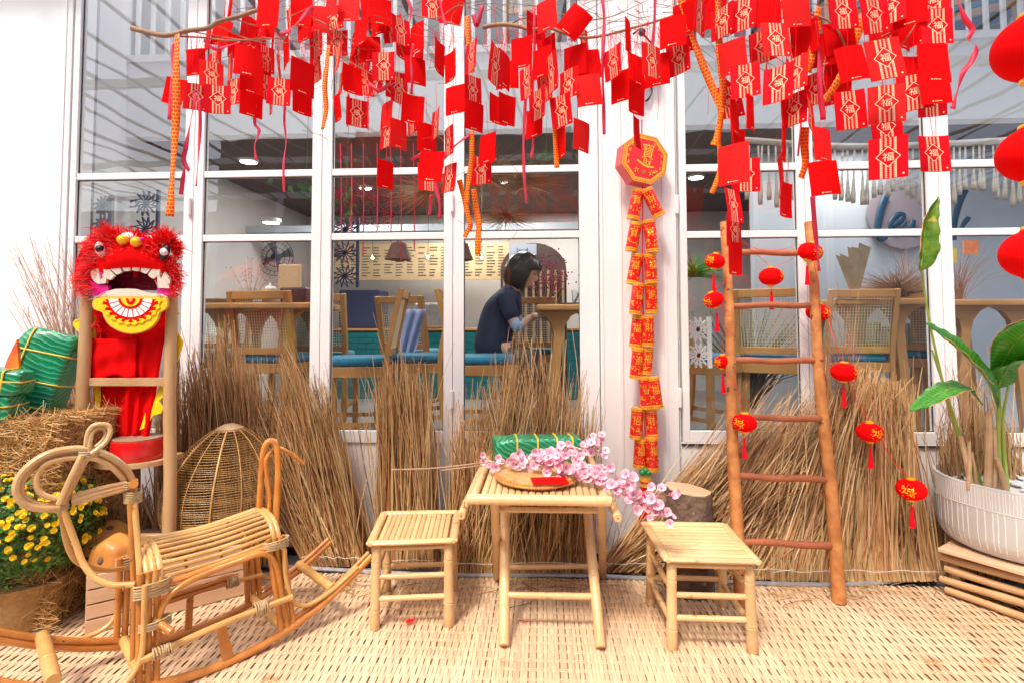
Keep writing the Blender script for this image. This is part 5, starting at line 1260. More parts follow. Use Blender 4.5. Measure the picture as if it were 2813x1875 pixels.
b = MB(); p = PG(2425,1815,0.010); q = PG(2447,1868,0.010); tag(cane('stray_straw', [p, p.lerp(q,0.5)+V(0.003,0,0.002), q], 0.0016, m_stalk, None), 'single straw lying on the mat at the lower right', 'straw')
# ---------------------------------------------------------------- inside the shop
def cane_panel(M, w_, h_, nx, ny, parent, sw=0.004):
    b = MB()
    for i in range(nx+1): x = -w_/2+w_*i/nx; b.box((x-sw/2,-0.0012,0), (x+sw/2,0.0012,h_), M=M)
    for j in range(ny+1): z = h_*j/ny; b.box((-w_/2,-0.0026,z-sw/2), (w_/2,-0.0013,z+sw/2), M=M)
    o = b.build('cane_webbing', m_canew, parent); o['kind'] = 'stuff'; return o
def chair(name='cane_chair', bh=0.52, label='', group='cane-backed chairs inside the shop', rounded=False):
    r = empty(name, (0,0,0), label, 'chair', group); SH = 0.66; w_ = 0.44; d_ = 0.44
    b = MB(); b.v = [tuple(V(*p)+V(0,0,SH+0.03)) for p in softbox(w_/2+0.01, d_/2+0.005, 0.032, 5, e=6, amp=0.002, nu=24, nv=8).v]; bb = softbox(w_/2+0.01, d_/2+0.005, 0.032, 5, e=6, amp=0.002, nu=24, nv=8); b.f = bb.f; b.m = bb.m; b.t = bb.t; b.build('cushion', m_teal, r, smooth=True)
    for a, c in (((-w_/2,-d_/2),(w_/2,-d_/2)),((-w_/2,d_/2),(w_/2,d_/2)),((-w_/2,-d_/2),(-w_/2,d_/2)),((w_/2,-d_/2),(w_/2,d_/2))):
        b = MB(); b.beam(V(a[0],a[1],SH-0.035), V(c[0],c[1],SH-0.035), 0.026, 0.07); b.build('seat_rail', m_oak, r, bevel=0.004)
    for sx in (-1,1):
        b = MB(); b.beam(V(sx*w_/2,-d_/2,0), V(sx*w_/2,-d_/2,SH+0.0), 0.045, 0.045); b.build('leg', m_oak, r, bevel=0.006)
        pts = [V(sx*w_/2, d_/2+0.10, 0), V(sx*w_/2, d_/2+0.02, 0.3), V(sx*w_/2, d_/2, SH), V(sx*w_/2, d_/2+0.04, SH+bh*0.5), V(sx*w_/2, d_/2+0.10, SH+bh)]
        b = MB(); c_ = cr(pts, 4); b.tube(c_, 0.03, 4, flat=0.75, upv=V(1,0.99,0)); b.build('rear_leg', m_oak, r, bevel=0.004)
    b = MB(); b.beam(V(-w_/2,d_/2+0.09,SH+bh-0.03), V(w_/2,d_/2+0.09,SH+bh-0.03), 0.03, 0.06); b.build('top_rail', m_oak, r, bevel=0.006)
    b = MB(); b.beam(V(-w_/2,d_/2+0.005,SH+0.09), V(w_/2,d_/2+0.005,SH+0.09), 0.025, 0.05); b.build('lower_rail', m_oak, r, bevel=0.004)
    M = Matrix.Translation(V(0, d_/2+0.012, SH+0.11)) @ Matrix.Rotation(R(-10.5), 4, 'X'); cane_panel(M, w_-0.05, bh-0.16, 20, 17, r)
    for z in (0.28,):
        for sx in (-1,1): b = MB(); b.beam(V(sx*w_/2,-d_/2,z), V(sx*w_/2,d_/2+0.03,z), 0.02, 0.03); b.build('stretcher', m_oak, r)
    return r
ch0 = chair()
spots = [  # px, py(seat), Y, rot degrees, label
 (985, 985, 3.78, -82, 'tall cane chair seen edge-on just behind the third door from the left'),
 (890, 978, 4.5, 188, 'cane chair facing away in the dining room, between second and third door'),
 (1150, 985, 4.9, 160, 'cane chair with a pale blue cloth hung beside it, behind the third door'),
 (1135, 985, 4.1, -84, 'cane chair half hidden by the post between third and fourth door'),
 (1330, 985, 3.95, 95, 'cane chair with a wide teal cushion under the seated woman'),
 (1455, 960, 5.2, 180, 'cane chair far behind the woman under her table'),
 (2125, 985, 4.15, 155, 'cane chair turned sideways, seen between the ladder rails'),
 (1925, 990, 4.1, 40, 'cane chair with blue back behind the first window leaf'),
 (2320, 985, 4.3, 176, 'cane chair facing away behind the ladder and its right neighbour window'),
 (2460, 1000, 4.8, 150, 'dark seated cane chair behind the hay piled table'),
 (775, 985, 4.1, 175, 'cane chair tucked under the table behind the second door'),
 (590, 985, 4.6, 20, 'cane chair at the far end of the table behind the second door')]
for i, (px, py, Y, rz, lb) in enumerate(spots):
    o = ch0 if i == 0 else copy_tree(ch0); p = PW(px, py, Y); place(o, (p.x, p.y, IF), R(rz)); o['label'] = lb
for i, (px, rz, lb) in enumerate(((1465, 175, 'cane chair on the upper floor above the fourth door'),(2030, 190, 'cane chair on the upper floor above the first window leaf'),(2330, 165, 'cane chair on the upper floor above the second window leaf'),(2680, 150, 'cane chair on the upper floor above the rightmost window leaf'))):
    o = copy_tree(ch0); p = PW(px, 60, 4.95); place(o, (p.x, 4.95, 3.33), R(rz)); o['label'] = lb
b = MB(); b.box((xL, MEZ+0.002, 3.2), (xR, YB-0.01, 3.325)); tag(b.build('upper_floor', m_infloor), kind='structure')
def table(px0, px1, py, Y, label, dep=0.7, group='oak tables inside the shop'):
    a = PW(px0, py, Y); c = PW(px1, py, Y); z = a.z; r = empty('oak_table', ((a.x+c.x)/2, Y, IF), label, 'table', group)
    b = MB(); b.box((a.x, Y, z-0.045), (c.x, Y+dep, z)); b.build('tabletop', m_oak, r, bevel=0.012)
    ins = min(0.28, (c.x-a.x)*0.25)
    for sx, x in ((1, a.x+ins),(-1, c.x-ins)):
        for yy in (Y+0.10, Y+dep-0.12):
            pts = [(-0.17,0.0),(-0.10,-0.035),(-0.05,-0.10),(-0.035,-0.18),(-0.045-0.06,-(z-IF)+0.05),(-0.03,-(z-IF)+0.05),(0.03,-0.18),(0.05,-0.10),(0.10,-0.035),(0.17,0.0)]
            b = MB(); M = Matrix.Translation(V(x, yy, z-0.046)) @ Matrix.Diagonal((sx,1,1,1)); pl_ = pts if sx > 0 else pts
            b.prism(pl_, M, 0.05); b.build('leg', m_oak, r, bevel=0.004)
    return r, z
t1, z1 = table(500, 850, 832, 3.75, 'oak table with a vase and a tissue basket behind the second door')
t2, z2_ = table(1474, 1720, 836, 3.95, 'oak table with an open laptop in front of the woman')
t3, z3_ = table(2300, 2560, 820, 4.0, 'oak table heaped with dried plants behind the second window leaf')
t4, z4 = table(2612, 2900, 822, 4.0, 'oak table behind the rightmost window leaf')
# things on the tables
def onT(px, Y): p = PW(px, 830, Y); return p.x
m_clear = glass_mat(); m_clear.name = 'clear_glass'
x = onT(690, 3.9); vz = empty('glass_vase', (x,3.9,z1), 'square glass vase with thin dried stems on the table behind the second door', 'vase')
b = MB(); b.box((-0.06,-0.06,0.004),(0.06,0.06,0.11)); b.v = [tuple(V(*p)+V(x,3.9,z1)) for p in b.v]; b.build('vessel', m_clear, vz)
b = MB(); rd = random.Random(3)
for k in range(16):
    d = V(rd.gauss(0,0.4), rd.gauss(0,0.3), 1).normalized(); L_ = rd.uniform(0.22,0.38); p = V(x,3.9,z1+0.01); b.tube([p, p+d*L_*0.6, p+d*L_+V(0.01,0,0)], [0.0016,0.0012,0.0006], 3, cap=False, t=0.5)
    for q in range(4): e = p+d*L_*rd.uniform(0.6,1)+V(rd.gauss(0,.015),rd.gauss(0,.015),rd.gauss(0,.01)); b.lathe([(0,-0.005),(0.005,0),(0,0.005)], 5, Matrix.Translation(e), t=1)
b.build('dried_stems', m_pampas, vz)['kind'] = 'stuff'
x = onT(741, 3.85); tz = empty('tissue_basket', (x,3.85,z1), 'small round cane basket with white tissue on the table behind the second door', 'basket')
b = MB(); b.lathe([(0.05,0),(0.058,0.10),(0.054,0.10),(0.046,0.005)], 20, Matrix.Translation(V(x,3.85,z1+0.002))); b.build('basket', m_canew, tz, smooth='auto')
b = MB(); b.lathe([(0.045,0.095),(0.03,0.12),(0.012,0.115),(0.004,0.145),(0,0.146)], 10, Matrix.Translation(V(x,3.85,z1+0.002)), rfun=lambda a,k:1+0.15*math.sin(3*a+k)); b.build('tissue', m_plain, tz, smooth='auto')
x = onT(815, 4.0); b = MB(); b.box((x-0.11,3.95,z1+0.002),(x+0.09,4.12,z1+0.12)); tag(b.build('black_machine', m_dark, bevel=0.012), 'dark machine beside the tissue basket behind the second door', 'machine')
x = onT(805, 4.3); b = MB(); b.box((x-0.08,4.2,z1+0.12),(x+0.09,4.26,z1+0.32)); tag(b.build('paper_bag', m_cream, bevel=0.01), 'brown paper bag above the dark machine behind the second door', 'bag')
# laptop
x = onT(1570, 4.15); lp = empty('laptop', (x,4.15,z2_), 'open dark laptop on the table in front of the seated woman', 'laptop')
b = MB(); b.box((x-0.10,4.02,z2_+0.002),(x+0.11,4.28,z2_+0.014)); b.build('base', m_dark, lp, bevel=0.003)
b = MB(); b.beam(V(x+0.02,4.15,z2_+0.016), V(x+0.13,4.15,z2_+0.22), 0.27, 0.008, up=V(-1,0,0.4)); b.build('screen', m_dark, lp, bevel=0.003)
x = onT(1582, 4.0); b = MB(); b.lathe([(0.025,0),(0.034,0.10),(0.031,0.10),(0.023,0.005),(0,0.005)], 18, Matrix.Translation(V(x,3.99,z2_+0.002))); tag(b.build('drinking_glass', m_clear, smooth='auto'), 'clear glass standing beside the laptop', 'glass')
# dried palm, hay heap, books
def tuft(name, c, n, L0, L1, spread, m, label, cat, seed, up=1.0, r=0.0018, par=None, gr=None):
    rd = random.Random(seed); b = MB()
    for k in range(n):
        d = V(rd.gauss(0,spread), rd.gauss(0,spread), up+rd.gauss(0,0.25)).normalized(); L_ = rd.uniform(L0,L1); bend = V(d.x,d.y,0)*L_*0.3+V(0,0,-0.15*L_*(1 if up > 0 else 0))
        p = c+V(rd.gauss(0,0.02),rd.gauss(0,0.02),0); b.tube([p, p+d*L_*0.5, p+d*L_+bend], [r,r*0.8,r*0.3], 3, cap=False, t=rd.random())
    o = b.build(name, m, par); return tag(o, label, cat, gr) if par is None else o
x = onT(2478, 4.2); tuft('dried_grass_heap', V(x,4.25,z3_+0.02), 900, 0.12, 0.30, 0.9, m_pampas, 'heap of brown dried grass on the table behind the second window leaf', 'dried plants', 4, up=0.9)
x = onT(2490, 4.4); tuft('bare_twigs', V(x,4.4,z3_+0.1), 40, 0.25, 0.5, 0.35, m_twigs, 'bare thin twigs rising above the dried grass heap', 'twigs', 5, up=1.3, r=0.0013)
b = MB(); rd = random.Random(6); c = V(onT(2350,4.3), 4.3, z3_+0.0)
for k in range(7):
    a = -0.5+k*0.17; tip = c+V(math.sin(a)*0.25+0.03, 0.02*k, 0.36*math.cos(a)*rd.uniform(0.8,1.1)+0.06*k/3); w_ = 0.045
    b.quad(c+V(-w_*0.3,0,0), c+V(w_*0.3,0,0), tip+V(w_,0,-0.02), tip+V(-w_,0,0.02), t=rd.random())
o = tag(b.build('dried_leaves', mat('dried_leaf', (0.24,0.17,0.10), (0.34,0.25,0.15), rough=0.8, scale=9)), 'broad brown dried leaves standing left of the grass heap', 'dried leaves'); s_ = o.modifiers.new('t','SOLIDIFY'); s_.thickness = 0.004
bk = empty('book_row', (onT(2470,4.7), 4.7, IF), 'row of thin books and magazines under the table behind the second window leaf', 'books')
rd = random.Random(8); bc_ = [mat('book_%s' % n, c, rough=0.6) for n, c in (('grey',(0.45,0.47,0.46)),('olive',(0.35,0.33,0.15)),('white',(0.7,0.7,0.68)),('blue',(0.2,0.28,0.36)))]
x0 = PW(2400, 900, 4.7).x; zz0 = PW(2400, 985, 4.7).z
for k in range(30):
    th = rd.uniform(0.008,0.022); h = rd.uniform(0.22,0.3); b = MB(); b.box((x0,4.65,zz0),(x0+th-0.001,4.8,zz0+h)); b.build('book', bc_[rd.randrange(4)], bk); x0 += th
b = MB(); b.box((PW(2400,900,4.7).x-0.02,4.62,zz0-0.03),(x0+0.02,4.85,zz0-0.001)); b.build('shelf_board', m_oak, bk)
tuft('dry_black_branches', V(onT(2660,4.5),4.6,z4+0.0), 110, 0.3, 0.62, 0.35, m_twigs, 'dark bushy dry branches behind the rightmost window leaf', 'dry branches', 9, up=1.2, r=0.0014)
b = MB(); p = PW(2665,680,4.45); b.box((p.x-0.055,4.44,p.z-0.055),(p.x+0.055,4.45,p.z+0.055)); tag(b.build('orange_card', mat('orange_card', (0.85,0.18,0.06), (0.9,0.35,0.1), rough=0.5, scale=40)), 'small orange red card hanging among the dark dry branches', 'card')
b = MB(); p = PW(2620,700,4.4); b.box((p.x-0.02,4.39,p.z-0.06),(p.x+0.015,4.40,p.z+0.05)); tag(b.build('yellow_card', m_yellow), 'small yellow card left of the orange card among dry branches', 'card')
# fan palm leaf plants and floor plants
m_dpalm = mat('dusty_palm', (1,1,1), (0.8,0.8,0.75), rough=0.7, scale=8, tone=[(0.05,0.07,0.03),(0.13,0.15,0.06),(0.25,0.22,0.12)])
tuft('fan_palm', PW(2060,1120,4.3), 130, 0.5, 0.95, 0.28, m_dpalm, 'dusty green palm fronds on the floor between the window and the cane chairs', 'palm', 12, up=1.0, r=0.006)
tuft('green_plant', PW(1905,760,5.1), 200, 0.12, 0.3, 0.8, m_leaf, 'green leafy plant behind the first window leaf beside the pillar', 'plant', 13, up=0.6, r=0.006)
# hanging dried bunches (brooms of grass) from the ceiling
for i, (px, py, Y, n, L0, L1, r_, lb) in enumerate(((1180,520,3.9,340,0.12,0.30,0.0022,'dried grass bunch hanging behind the third door'),(1330,470,3.9,420,0.15,0.38,0.0022,'bushy dried palm bunch hanging in the top of the fourth door'),(1440,490,4.1,380,0.1,0.28,0.0022,'golden dried bunch hanging right of the bushy palm bunch'),(1390,590,4.0,300,0.1,0.22,0.0022,'smaller brown bunch hanging under the bushy palm bunch'))):
    c = PW(px,py,Y); o = tuft('dried_bunch', c, n, L0, L1, 0.75, m_pampas, lb, 'dried bunch', 20+i, up=-0.15, r=r_, gr='dried bunches hanging inside the shop')
# green leaves hanging at the second and third door
m_gl = mat('indoor_leaf', (0.03,0.10,0.02), (0.06,0.17,0.04), rough=0.5, scale=8)
for px, py, n in ((840,510,14),(950,560,22),(915,470,10),(1500,430,12)):
    b = MB(); rd = random.Random(px); c = PW(px,py,3.9)
    for k in range(n):
        p = c+V(rd.gauss(0,0.10), rd.gauss(0,0.05), rd.gauss(0,0.07)); a = rd.uniform(0,6.3); u = V(math.cos(a),0.3*rd.gauss(0,1),math.sin(a)*0.5-0.5).normalized(); v = u.cross(V(0,1,0.2)).normalized(); s = rd.uniform(0.04,0.075)
        i0 = len(b.v); 
        for q in (p, p+u*s*0.4+v*s*0.35, p+u*s*1.1, p+u*s*0.4-v*s*0.35): b.vert(q)
        b.face((i0,i0+1,i0+2,i0+3))
    b.tube([c+V(0,0,-0.05), c+V(0.02,0,0.9)], 0.002, 4)
    tag(b.build('leafy_vine', m_gl), {840:'green leafy vine hanging at the right of the second door',950:'broad dark green vine hanging at the left of the third door',915:'small green leaves hanging at the top left of the third door',1500:'few green leaves hanging in the top of the fourth door'}[px], 'vine', 'leafy vines hanging inside the shop')
# red cords with blossom inside the third door
b = MB(); rd = random.Random(31)
for k in range(46):
    p = PW(rd.uniform(915,1090), rd.uniform(520,610), 3.95); 
    for j in range(8): q = p+V(rd.gauss(0,0.03), rd.gauss(0,0.02), rd.gauss(0,0.03)); b.lathe([(0,-0.007),(0.008,0),(0,0.007)], 5, Matrix.Translation(q))
b.tube([PW(1000,560,3.95), PW(960,480,3.95), PW(930,400,3.95)], 0.004, 5); b.tube([PW(1080,600,3.95), PW(1010,540,3.95), PW(950,470,3.95)], 0.003, 5)
tag(b.build('red_berry_branch', mat('dark_berries', (0.30,0.01,0.04), (0.2,0.01,0.03), rough=0.5, scale=20)), 'branch full of dark red berries inside the third door', 'berry branch', kind=None)
for i, px in enumerate((935,965,998,1036,1072,1100,1135)):
    a = PW(px, 395, 3.8); c = PW(px+rd.uniform(-4,4), rd.uniform(640,720), 3.8); tag(cane('streamer', [a, a.lerp(c,0.5)+V(0.004,0,0), c], 0.0045, m_pink, None, n=5), 'thin dark red cord hanging inside the third door, %s from the left' % ('first','second','third','fourth','fifth','sixth','seventh')[i], 'cord', 'red cords hanging inside the shop')
# counter, menu board, lamps
yc = 6.9; xa = PW(860, 900, yc).x; xb = PW(1600, 900, yc).x; zt_ = PW(1000, 902, yc).z
ct = empty('counter', ((xa+xb)/2, yc, IF), 'long counter faced with teal tiles at the back of the shop', 'counter')
b = MB(); b.box((xa,yc,IF),(xb,yc+0.6,zt_-0.03)); b.build('body', m_dark, ct); b = MB(); b.box((xa-0.02,yc-0.03,zt_-0.029),(xb+0.02,yc+0.62,zt_)); b.build('worktop', m_oak, ct, bevel=0.004)
tl = MB(); tw, th = 0.20, 0.07; tl.box((0.003,-0.008,0.003),(tw-0.003,0,th-0.003)); tile0 = tl.build('tile', m_tealtile, ct); nT = 0
for j in range(int((zt_-0.03-IF)/th)):
    for i in range(int((xb-xa)/tw)):
        if nT >= 290: break
        o = tile0 if nT == 0 else objm('tile', tile0.data, None); o.parent = ct; o.matrix_parent_inverse = Matrix.Identity(4)
        o.location = (xa+i*tw+(tw/2 if j % 2 else 0)-(xa+xb)/2, 0, j*th); nT += 1
b = MB(); p0 = PW(880, 672, 7.3); p1 = PW(1400, 768, 7.3); b.box((p0.x,7.3,p1.z),(p1.x,7.34,p0.z)); mb = tag(b.build('menu_board', m_cream), 'long cream menu board with rows of small print above the counter', 'menu board')
b = MB(); rd = random.Random(41)
for cx in range(16):
    for rw in range(11):
        if rd.random() < 0.15: continue
        x = p0.x+0.12+cx*0.155; z = p0.z-0.06-rw*0.038; b.box((x,7.296,z),(x+rd.uniform(0.06,0.12),7.2995,z+0.010))
b.build('print_lines', m_dark, mb)['kind'] = 'stuff'
m_shade = mat('feather_shade', (0.035,0.012,0.010), (0.06,0.022,0.016), rough=0.9, scale=30, bump=0.4)
for i, (px, py) in enumerate(((905,690),(1095,700),(1265,700))):
    c = PW(px, py, 6.3); o = empty('pendant_shade', c, ('ragged dark pendant lampshade, leftmost above the counter','ragged dark pendant lampshade in the middle of the third door','ragged dark pendant lampshade half behind the post of the fourth door')[i], 'lamp', 'ragged pendant lamps over the counter')
    b = MB(); b.lathe([(0.02,0.16),(0.08,0.13),(0.11,0.03),(0.15,-0.06),(0.145,-0.06),(0.10,0.03),(0.07,0.12)], 26, Matrix.Translation(c), rfun=lambda a,k: 1+0.08*math.sin(5*a+k)+0.05*math.sin(11*a)); b.build('lamp_shade', m_shade, o, smooth='auto')
    b = MB(); b.tube([c+V(0,0,0.15), V(c.x,c.y,zc)], 0.004, 5); b.build('cable', m_blk, o)
    b = MB(); b.lathe([(0,-0.03),(0.03,0),(0,0.03)], 10, Matrix.Translation(c+V(0,0,-0.01))); b.build('bulb', m_bulb, o, smooth=True)
m_smoke = glass_mat(); m_smoke.name = 'smoke_glass'
for i, (px, py) in enumerate(((1024,709),(1176,707),(1323,708))):
    c = PW(px, py, 5.9); o = empty('globe_lamp', c, ('small glowing globe lamp, leftmost above the counter','small glowing globe lamp between the two doors right of the feather shade','small glowing globe lamp at the left of the fourth door')[i], 'lamp', 'small globe lamps over the counter')
    b = MB(); b.lathe([(0.045*math.sin(math.pi*k/12), -0.045*math.cos(math.pi*k/12)) for k in range(13)], 16, Matrix.Translation(c)); b.build('globe', m_smoke, o, smooth=True)
    b = MB(); b.lathe([(0,-0.016),(0.016,0),(0,0.018)], 10, Matrix.Translation(c)); b.build('bulb', m_bulb, o, smooth=True)
    b = MB(); b.tube([c+V(0,0,0.045), V(c.x,c.y,zc)], 0.003, 5); b.build('cable', m_blk, o)
for i, (px, py, rw) in enumerate(((1004,516,0.07),(1388,500,0.07),(683,443,0.08),(1912,487,0.08),(745,610,0.08))):
    d = ray(px, py); c = CP+d*((zc-0.012-CAMH)/d.z)
    if c.y > 7.5 or c.y < MEZ: c = PW(px, py, 5.2); 
    c.z = zc-0.012 if c.z < 3.2 and c.z > 2.6 else c.z
    o = empty('ceiling_light', c, 'round lit ceiling light seen through the %s' % ('third door','fourth door','top of the second door','first window leaf beside the pillar','second door, lower than the other')[i], 'ceiling light', 'round ceiling lights in the shop')
    b = MB(); b.lathe([(rw,-0.01),(rw+0.012,0.0),(rw+0.012,0.03),(0,0.03)], 28, Matrix.Translation(c)); b.build('housing', m_white, o, smooth='auto')
    b = MB(); b.lathe([(0,-0.013),(rw*0.95,-0.012),(rw*0.95,-0.0101),(0,-0.0101)], 28, Matrix.Translation(c)); b.build('diffuser', m_lit, o)
# the light those ceiling lamps give, then added fill lights higher up
for i, (x, y, e) in enumerate(((-2.0,5.6,16),(-0.3,5.4,18),(-1.0,6.9,16),(1.6,4.75,7),(2.8,4.75,7),(0.4,7.0,14))):
    la = bpy.data.lights.new('ceiling_lamp_light', 'AREA'); la.shape = 'DISK'; la.size = 0.5; la.energy = e; la.color = (1,0.93,0.84)
    lo = bpy.data.objects.new('ceiling_lamp_light', la); COL.objects.link(lo); lo.location = (x, y, zc-0.02)
for i, (x, y, e) in enumerate(((-2.2,3.95,12),(0.0,3.95,12),(2.3,3.95,12))):  # added fill to brighten the upper panes, no lamp hangs there
    la = bpy.data.lights.new('upper_fill_light', 'AREA'); la.shape = 'DISK'; la.size = 0.6; la.energy = e; la.color = (0.97,0.97,1)
    lo = bpy.data.objects.new('upper_fill_light', la); COL.objects.link(lo); lo.location = (x, y, 5.35)
# arch with poster, sign on the blue wall
Ya = 5.6; c = PW(1460, 1000, Ya); rx = PW(1548,700,Ya).x-PW(1400,700,Ya).x
ar = empty('arched_screen', (c.x, Ya, IF), 'dark arched screen of upright bars behind the woman', 'screen')
zt2 = PW(1450,668,Ya).z; x0, x1 = PW(1375,700,Ya).x, PW(1556,700,Ya).x; zm = zt2-(x1-x0)*0.42
pts = [(x0, IF)]+[((x0+x1)/2-(x1-x0)/2*math.cos(math.pi*k/16), zm+(zt2-zm)*math.sin(math.pi*k/16)) for k in range(17)]+[(x1, IF)]
b = MB(); b.prism(pts[::-1], Matrix.Translation(V(0,Ya,0)), 0.04); b.build('panel', m_brown, ar)
for k in range(9): x = x0+(x1-x0)*(k+0.5)/9; b = MB(); b.box((x-0.012,Ya-0.03,IF),(x+0.012,Ya-0.001,zm)); b.build('bar', m_cream, ar)
b = MB(); q0 = PW(1398,671,Ya-0.05); q1 = PW(1474,752,Ya-0.05); b.box((q0.x,Ya-0.05,q1.z),(q1.x,Ya-0.04,q0.z)); ps = tag(b.build('poster', mat('poster_paper', (0.55,0.62,0.78), rough=0.6)), 'pale blue poster with small lettering in the arch above the woman', 'poster')
def glyph(ch, extr=0.0, res=3):
    cu_ = bpy.data.curves.new('glyph', 'FONT'); cu_.body = ch; cu_.resolution_u = res; cu_.extrude = extr
    o = bpy.data.objects.new('glyph', cu_); COL.objects.link(o); bpy.context.view_layer.update()
    me = o.evaluated_get(bpy.context.evaluated_depsgraph_get()).to_mesh()
    vs = [v.co.copy() for v in me.vertices]; fs = [tuple(p.vertices) for p in me.polygons]
    xs = [v.x for v in vs]; ys = [v.y for v in vs]; cx, cy = (min(xs)+max(xs))/2, (min(ys)+max(ys))/2
    bpy.data.objects.remove(o); bpy.data.curves.remove(cu_)
    return [(v.x-cx, v.y-cy, v.z) for v in vs], fs, (max(xs)-min(xs), max(ys)-min(ys))
def text_on(name, ch, c, h, m, parent, y_front=True, extr=0.0, rot=0, sx=1.0):
    vs, fs, (gw, gh) = glyph(ch, extr); s = h/gh; b = MB()
    for x, y, z in vs:
        a = R(rot); X, Z = x*s*sx, y*s; b.vert(c+V(X*math.cos(a)-Z*math.sin(a), -z*s, X*math.sin(a)+Z*math.cos(a)))
    b.f = fs; b.m = [0]*len(fs); return b.build(name, m, parent)
m_signblue = mat('sign_blue', (0.002,0.045,0.11), rough=0.4)
text_on('lettering', 'land', PW(1435,688,Ya-0.053), 0.05, m_signblue, ps)
Ysn = 5.19; sc = PW(2478,590,Ysn-0.03); sg = empty('round_sign', sc, 'round mauve sign with thick dark blue brush script on the blue grey wall', 'sign')
rs = PW(2570,590,Ysn).x-sc.x; b = MB(); b.lathe([(0,0),(rs,0),(rs,0.02),(0,0.02)], 56, Matrix.Translation(sc) @ Matrix.Rotation(R(90),4,'X')); b.build('disc', mat('mauve_disc', (0.30,0.26,0.30), rough=0.6), sg, smooth='auto')
def brush(pts, r0): 
    c_ = cr([PW(x,y,Ysn-0.075) for x,y in pts], 6); b = MB(); n = len(c_); b.tube(c_, [r0*(0.55+0.45*math.sin(math.pi*min(1,0.25+0.75*i/(n-1)))) for i in range(n)], 10, flat=0.5, upv=V(1,0,0)); b.build('letter_stroke', m_signblue, sg, smooth='auto')
brush([(2435,538),(2425,560),(2415,600),(2410,640),(2420,658),(2436,652)], 0.034)
brush([(2452,622),(2474,606),(2482,592),(2468,590),(2452,605),(2446,622),(2455,636),(2474,628),(2490,610)], 0.024)
brush([(2510,605),(2506,625),(2508,640)], 0.026)
brush([(2652,522),(2638,548),(2626,585),(2620,625),(2622,660)], 0.036); brush([(2662,598),(2650,612),(2638,632)], 0.024)
text_on('small_lettering', 'a', PW(2540,681,5.18), 0.045, m_signblue, sg)
# wall fan, hanging lavender cloth, machine on the counter, lattice screens
fc = PW(755,706,6.6); fn = empty('wall_fan', fc, 'grey wall fan with wire cage seen behind the second door', 'fan')
b = MB()
for rr_ in (0.06,0.12,0.18,0.235): b.tube([fc+V(rr_*math.cos(a), 0.02*(rr_ < .2), rr_*math.sin(a)) for a in [2*math.pi*i/32 for i in range(33)]], 0.004, 4, cap=False)
for i in range(24): a = 2*math.pi*i/24; b.tube([fc, fc+V(0.235*math.cos(a),0,0.235*math.sin(a))], 0.0025, 3)
b.build('cage', m_navy, fn)['kind'] = 'stuff'
for i in range(4):
    a = math.pi*i/2+0.3; b = MB(); u = V(math.cos(a),0,math.sin(a)); v = V(-u.z,0,u.x); p = fc+V(0,0.04,0); b.quad(p+u*0.03-v*0.02, p+u*0.2-v*0.05+V(0,0.02,0), p+u*0.2+v*0.06, p+u*0.03+v*0.02); b.build('blade', m_opp, fn)
b = MB(); b.lathe([(0.04,-0.05),(0.045,0.0),(0.04,0.06)], 16, Matrix.Translation(fc+V(0,0.05,0)) @ Matrix.Rotation(R(90),4,'X')); b.build('motor', m_blk, fn)
m_lav = mat('lavender_cloth', (0.30,0.36,0.60), (0.24,0.30,0.52), rough=0.8, scale=12)
b = MB(); cols = []
for i in range(13):
    u = i/12; cols.append([PW(1092+u*(60-18*v)+ (1-v)*18, 850+v*140, 4.3+0.02*math.sin(u*14+v*3)) for v in [j/8 for j in range(9)]])
for c_ in cols:
    for p in c_: b.vert(p)
for i in range(12):
    for j in range(8): b.face((i*9+j, i*9+j+1, (i+1)*9+j+1, (i+1)*9+j))
o = tag(b.build('hung_cloth', m_lav, smooth=True), 'pale blue cloth hanging over a chair behind the third door', 'cloth'); s_ = o.modifiers.new('t','SOLIDIFY'); s_.thickness = 0.004
xm = PW(1180,850,yc).x; b = MB(); b.box((xm-0.22,yc+0.05,zt_+0.002),(xm+0.2,yc+0.5,zt_+0.33)); tag(b.build('steel_machine', m_metal, bevel=0.03), 'grey steel machine standing on the teal counter', 'machine')
xm = PW(985,850,yc).x; b = MB(); b.box((xm-0.3,yc+0.1,zt_+0.002),(xm+0.25,yc+0.5,zt_+0.5)); tag(b.build('navy_display', m_navy, bevel=0.02), 'dark blue display case on the left part of the counter', 'display case')
b = MB(); rd = random.Random(61)
for k in range(10):
    x = PW(1100+k*9,850,yc).x; b = MB(); b.lathe([(0.03,0),(0.035,0.06),(0.02,0.12),(0.012,0.16),(0,0.16)], 10, Matrix.Translation(V(x,yc+0.2+rd.uniform(-.1,.1),zt_+0.002 if k < 4 else zt_+0.335 if k < 9 else zt_+0.002)))
    if 4 <= k: x2 = PW(1150+(k-4)*9,850,yc).x; b.v = [(p[0]-x+x2, yc+0.25, p[2]) for p in b.v] if False else b.v
    if k < 4: tag(b.build('jar', m_drum, smooth='auto'), ('leftmost','second','third','rightmost')[k]+' of the small dark red jars on the counter behind the third door', 'jar', 'jars on the counter')
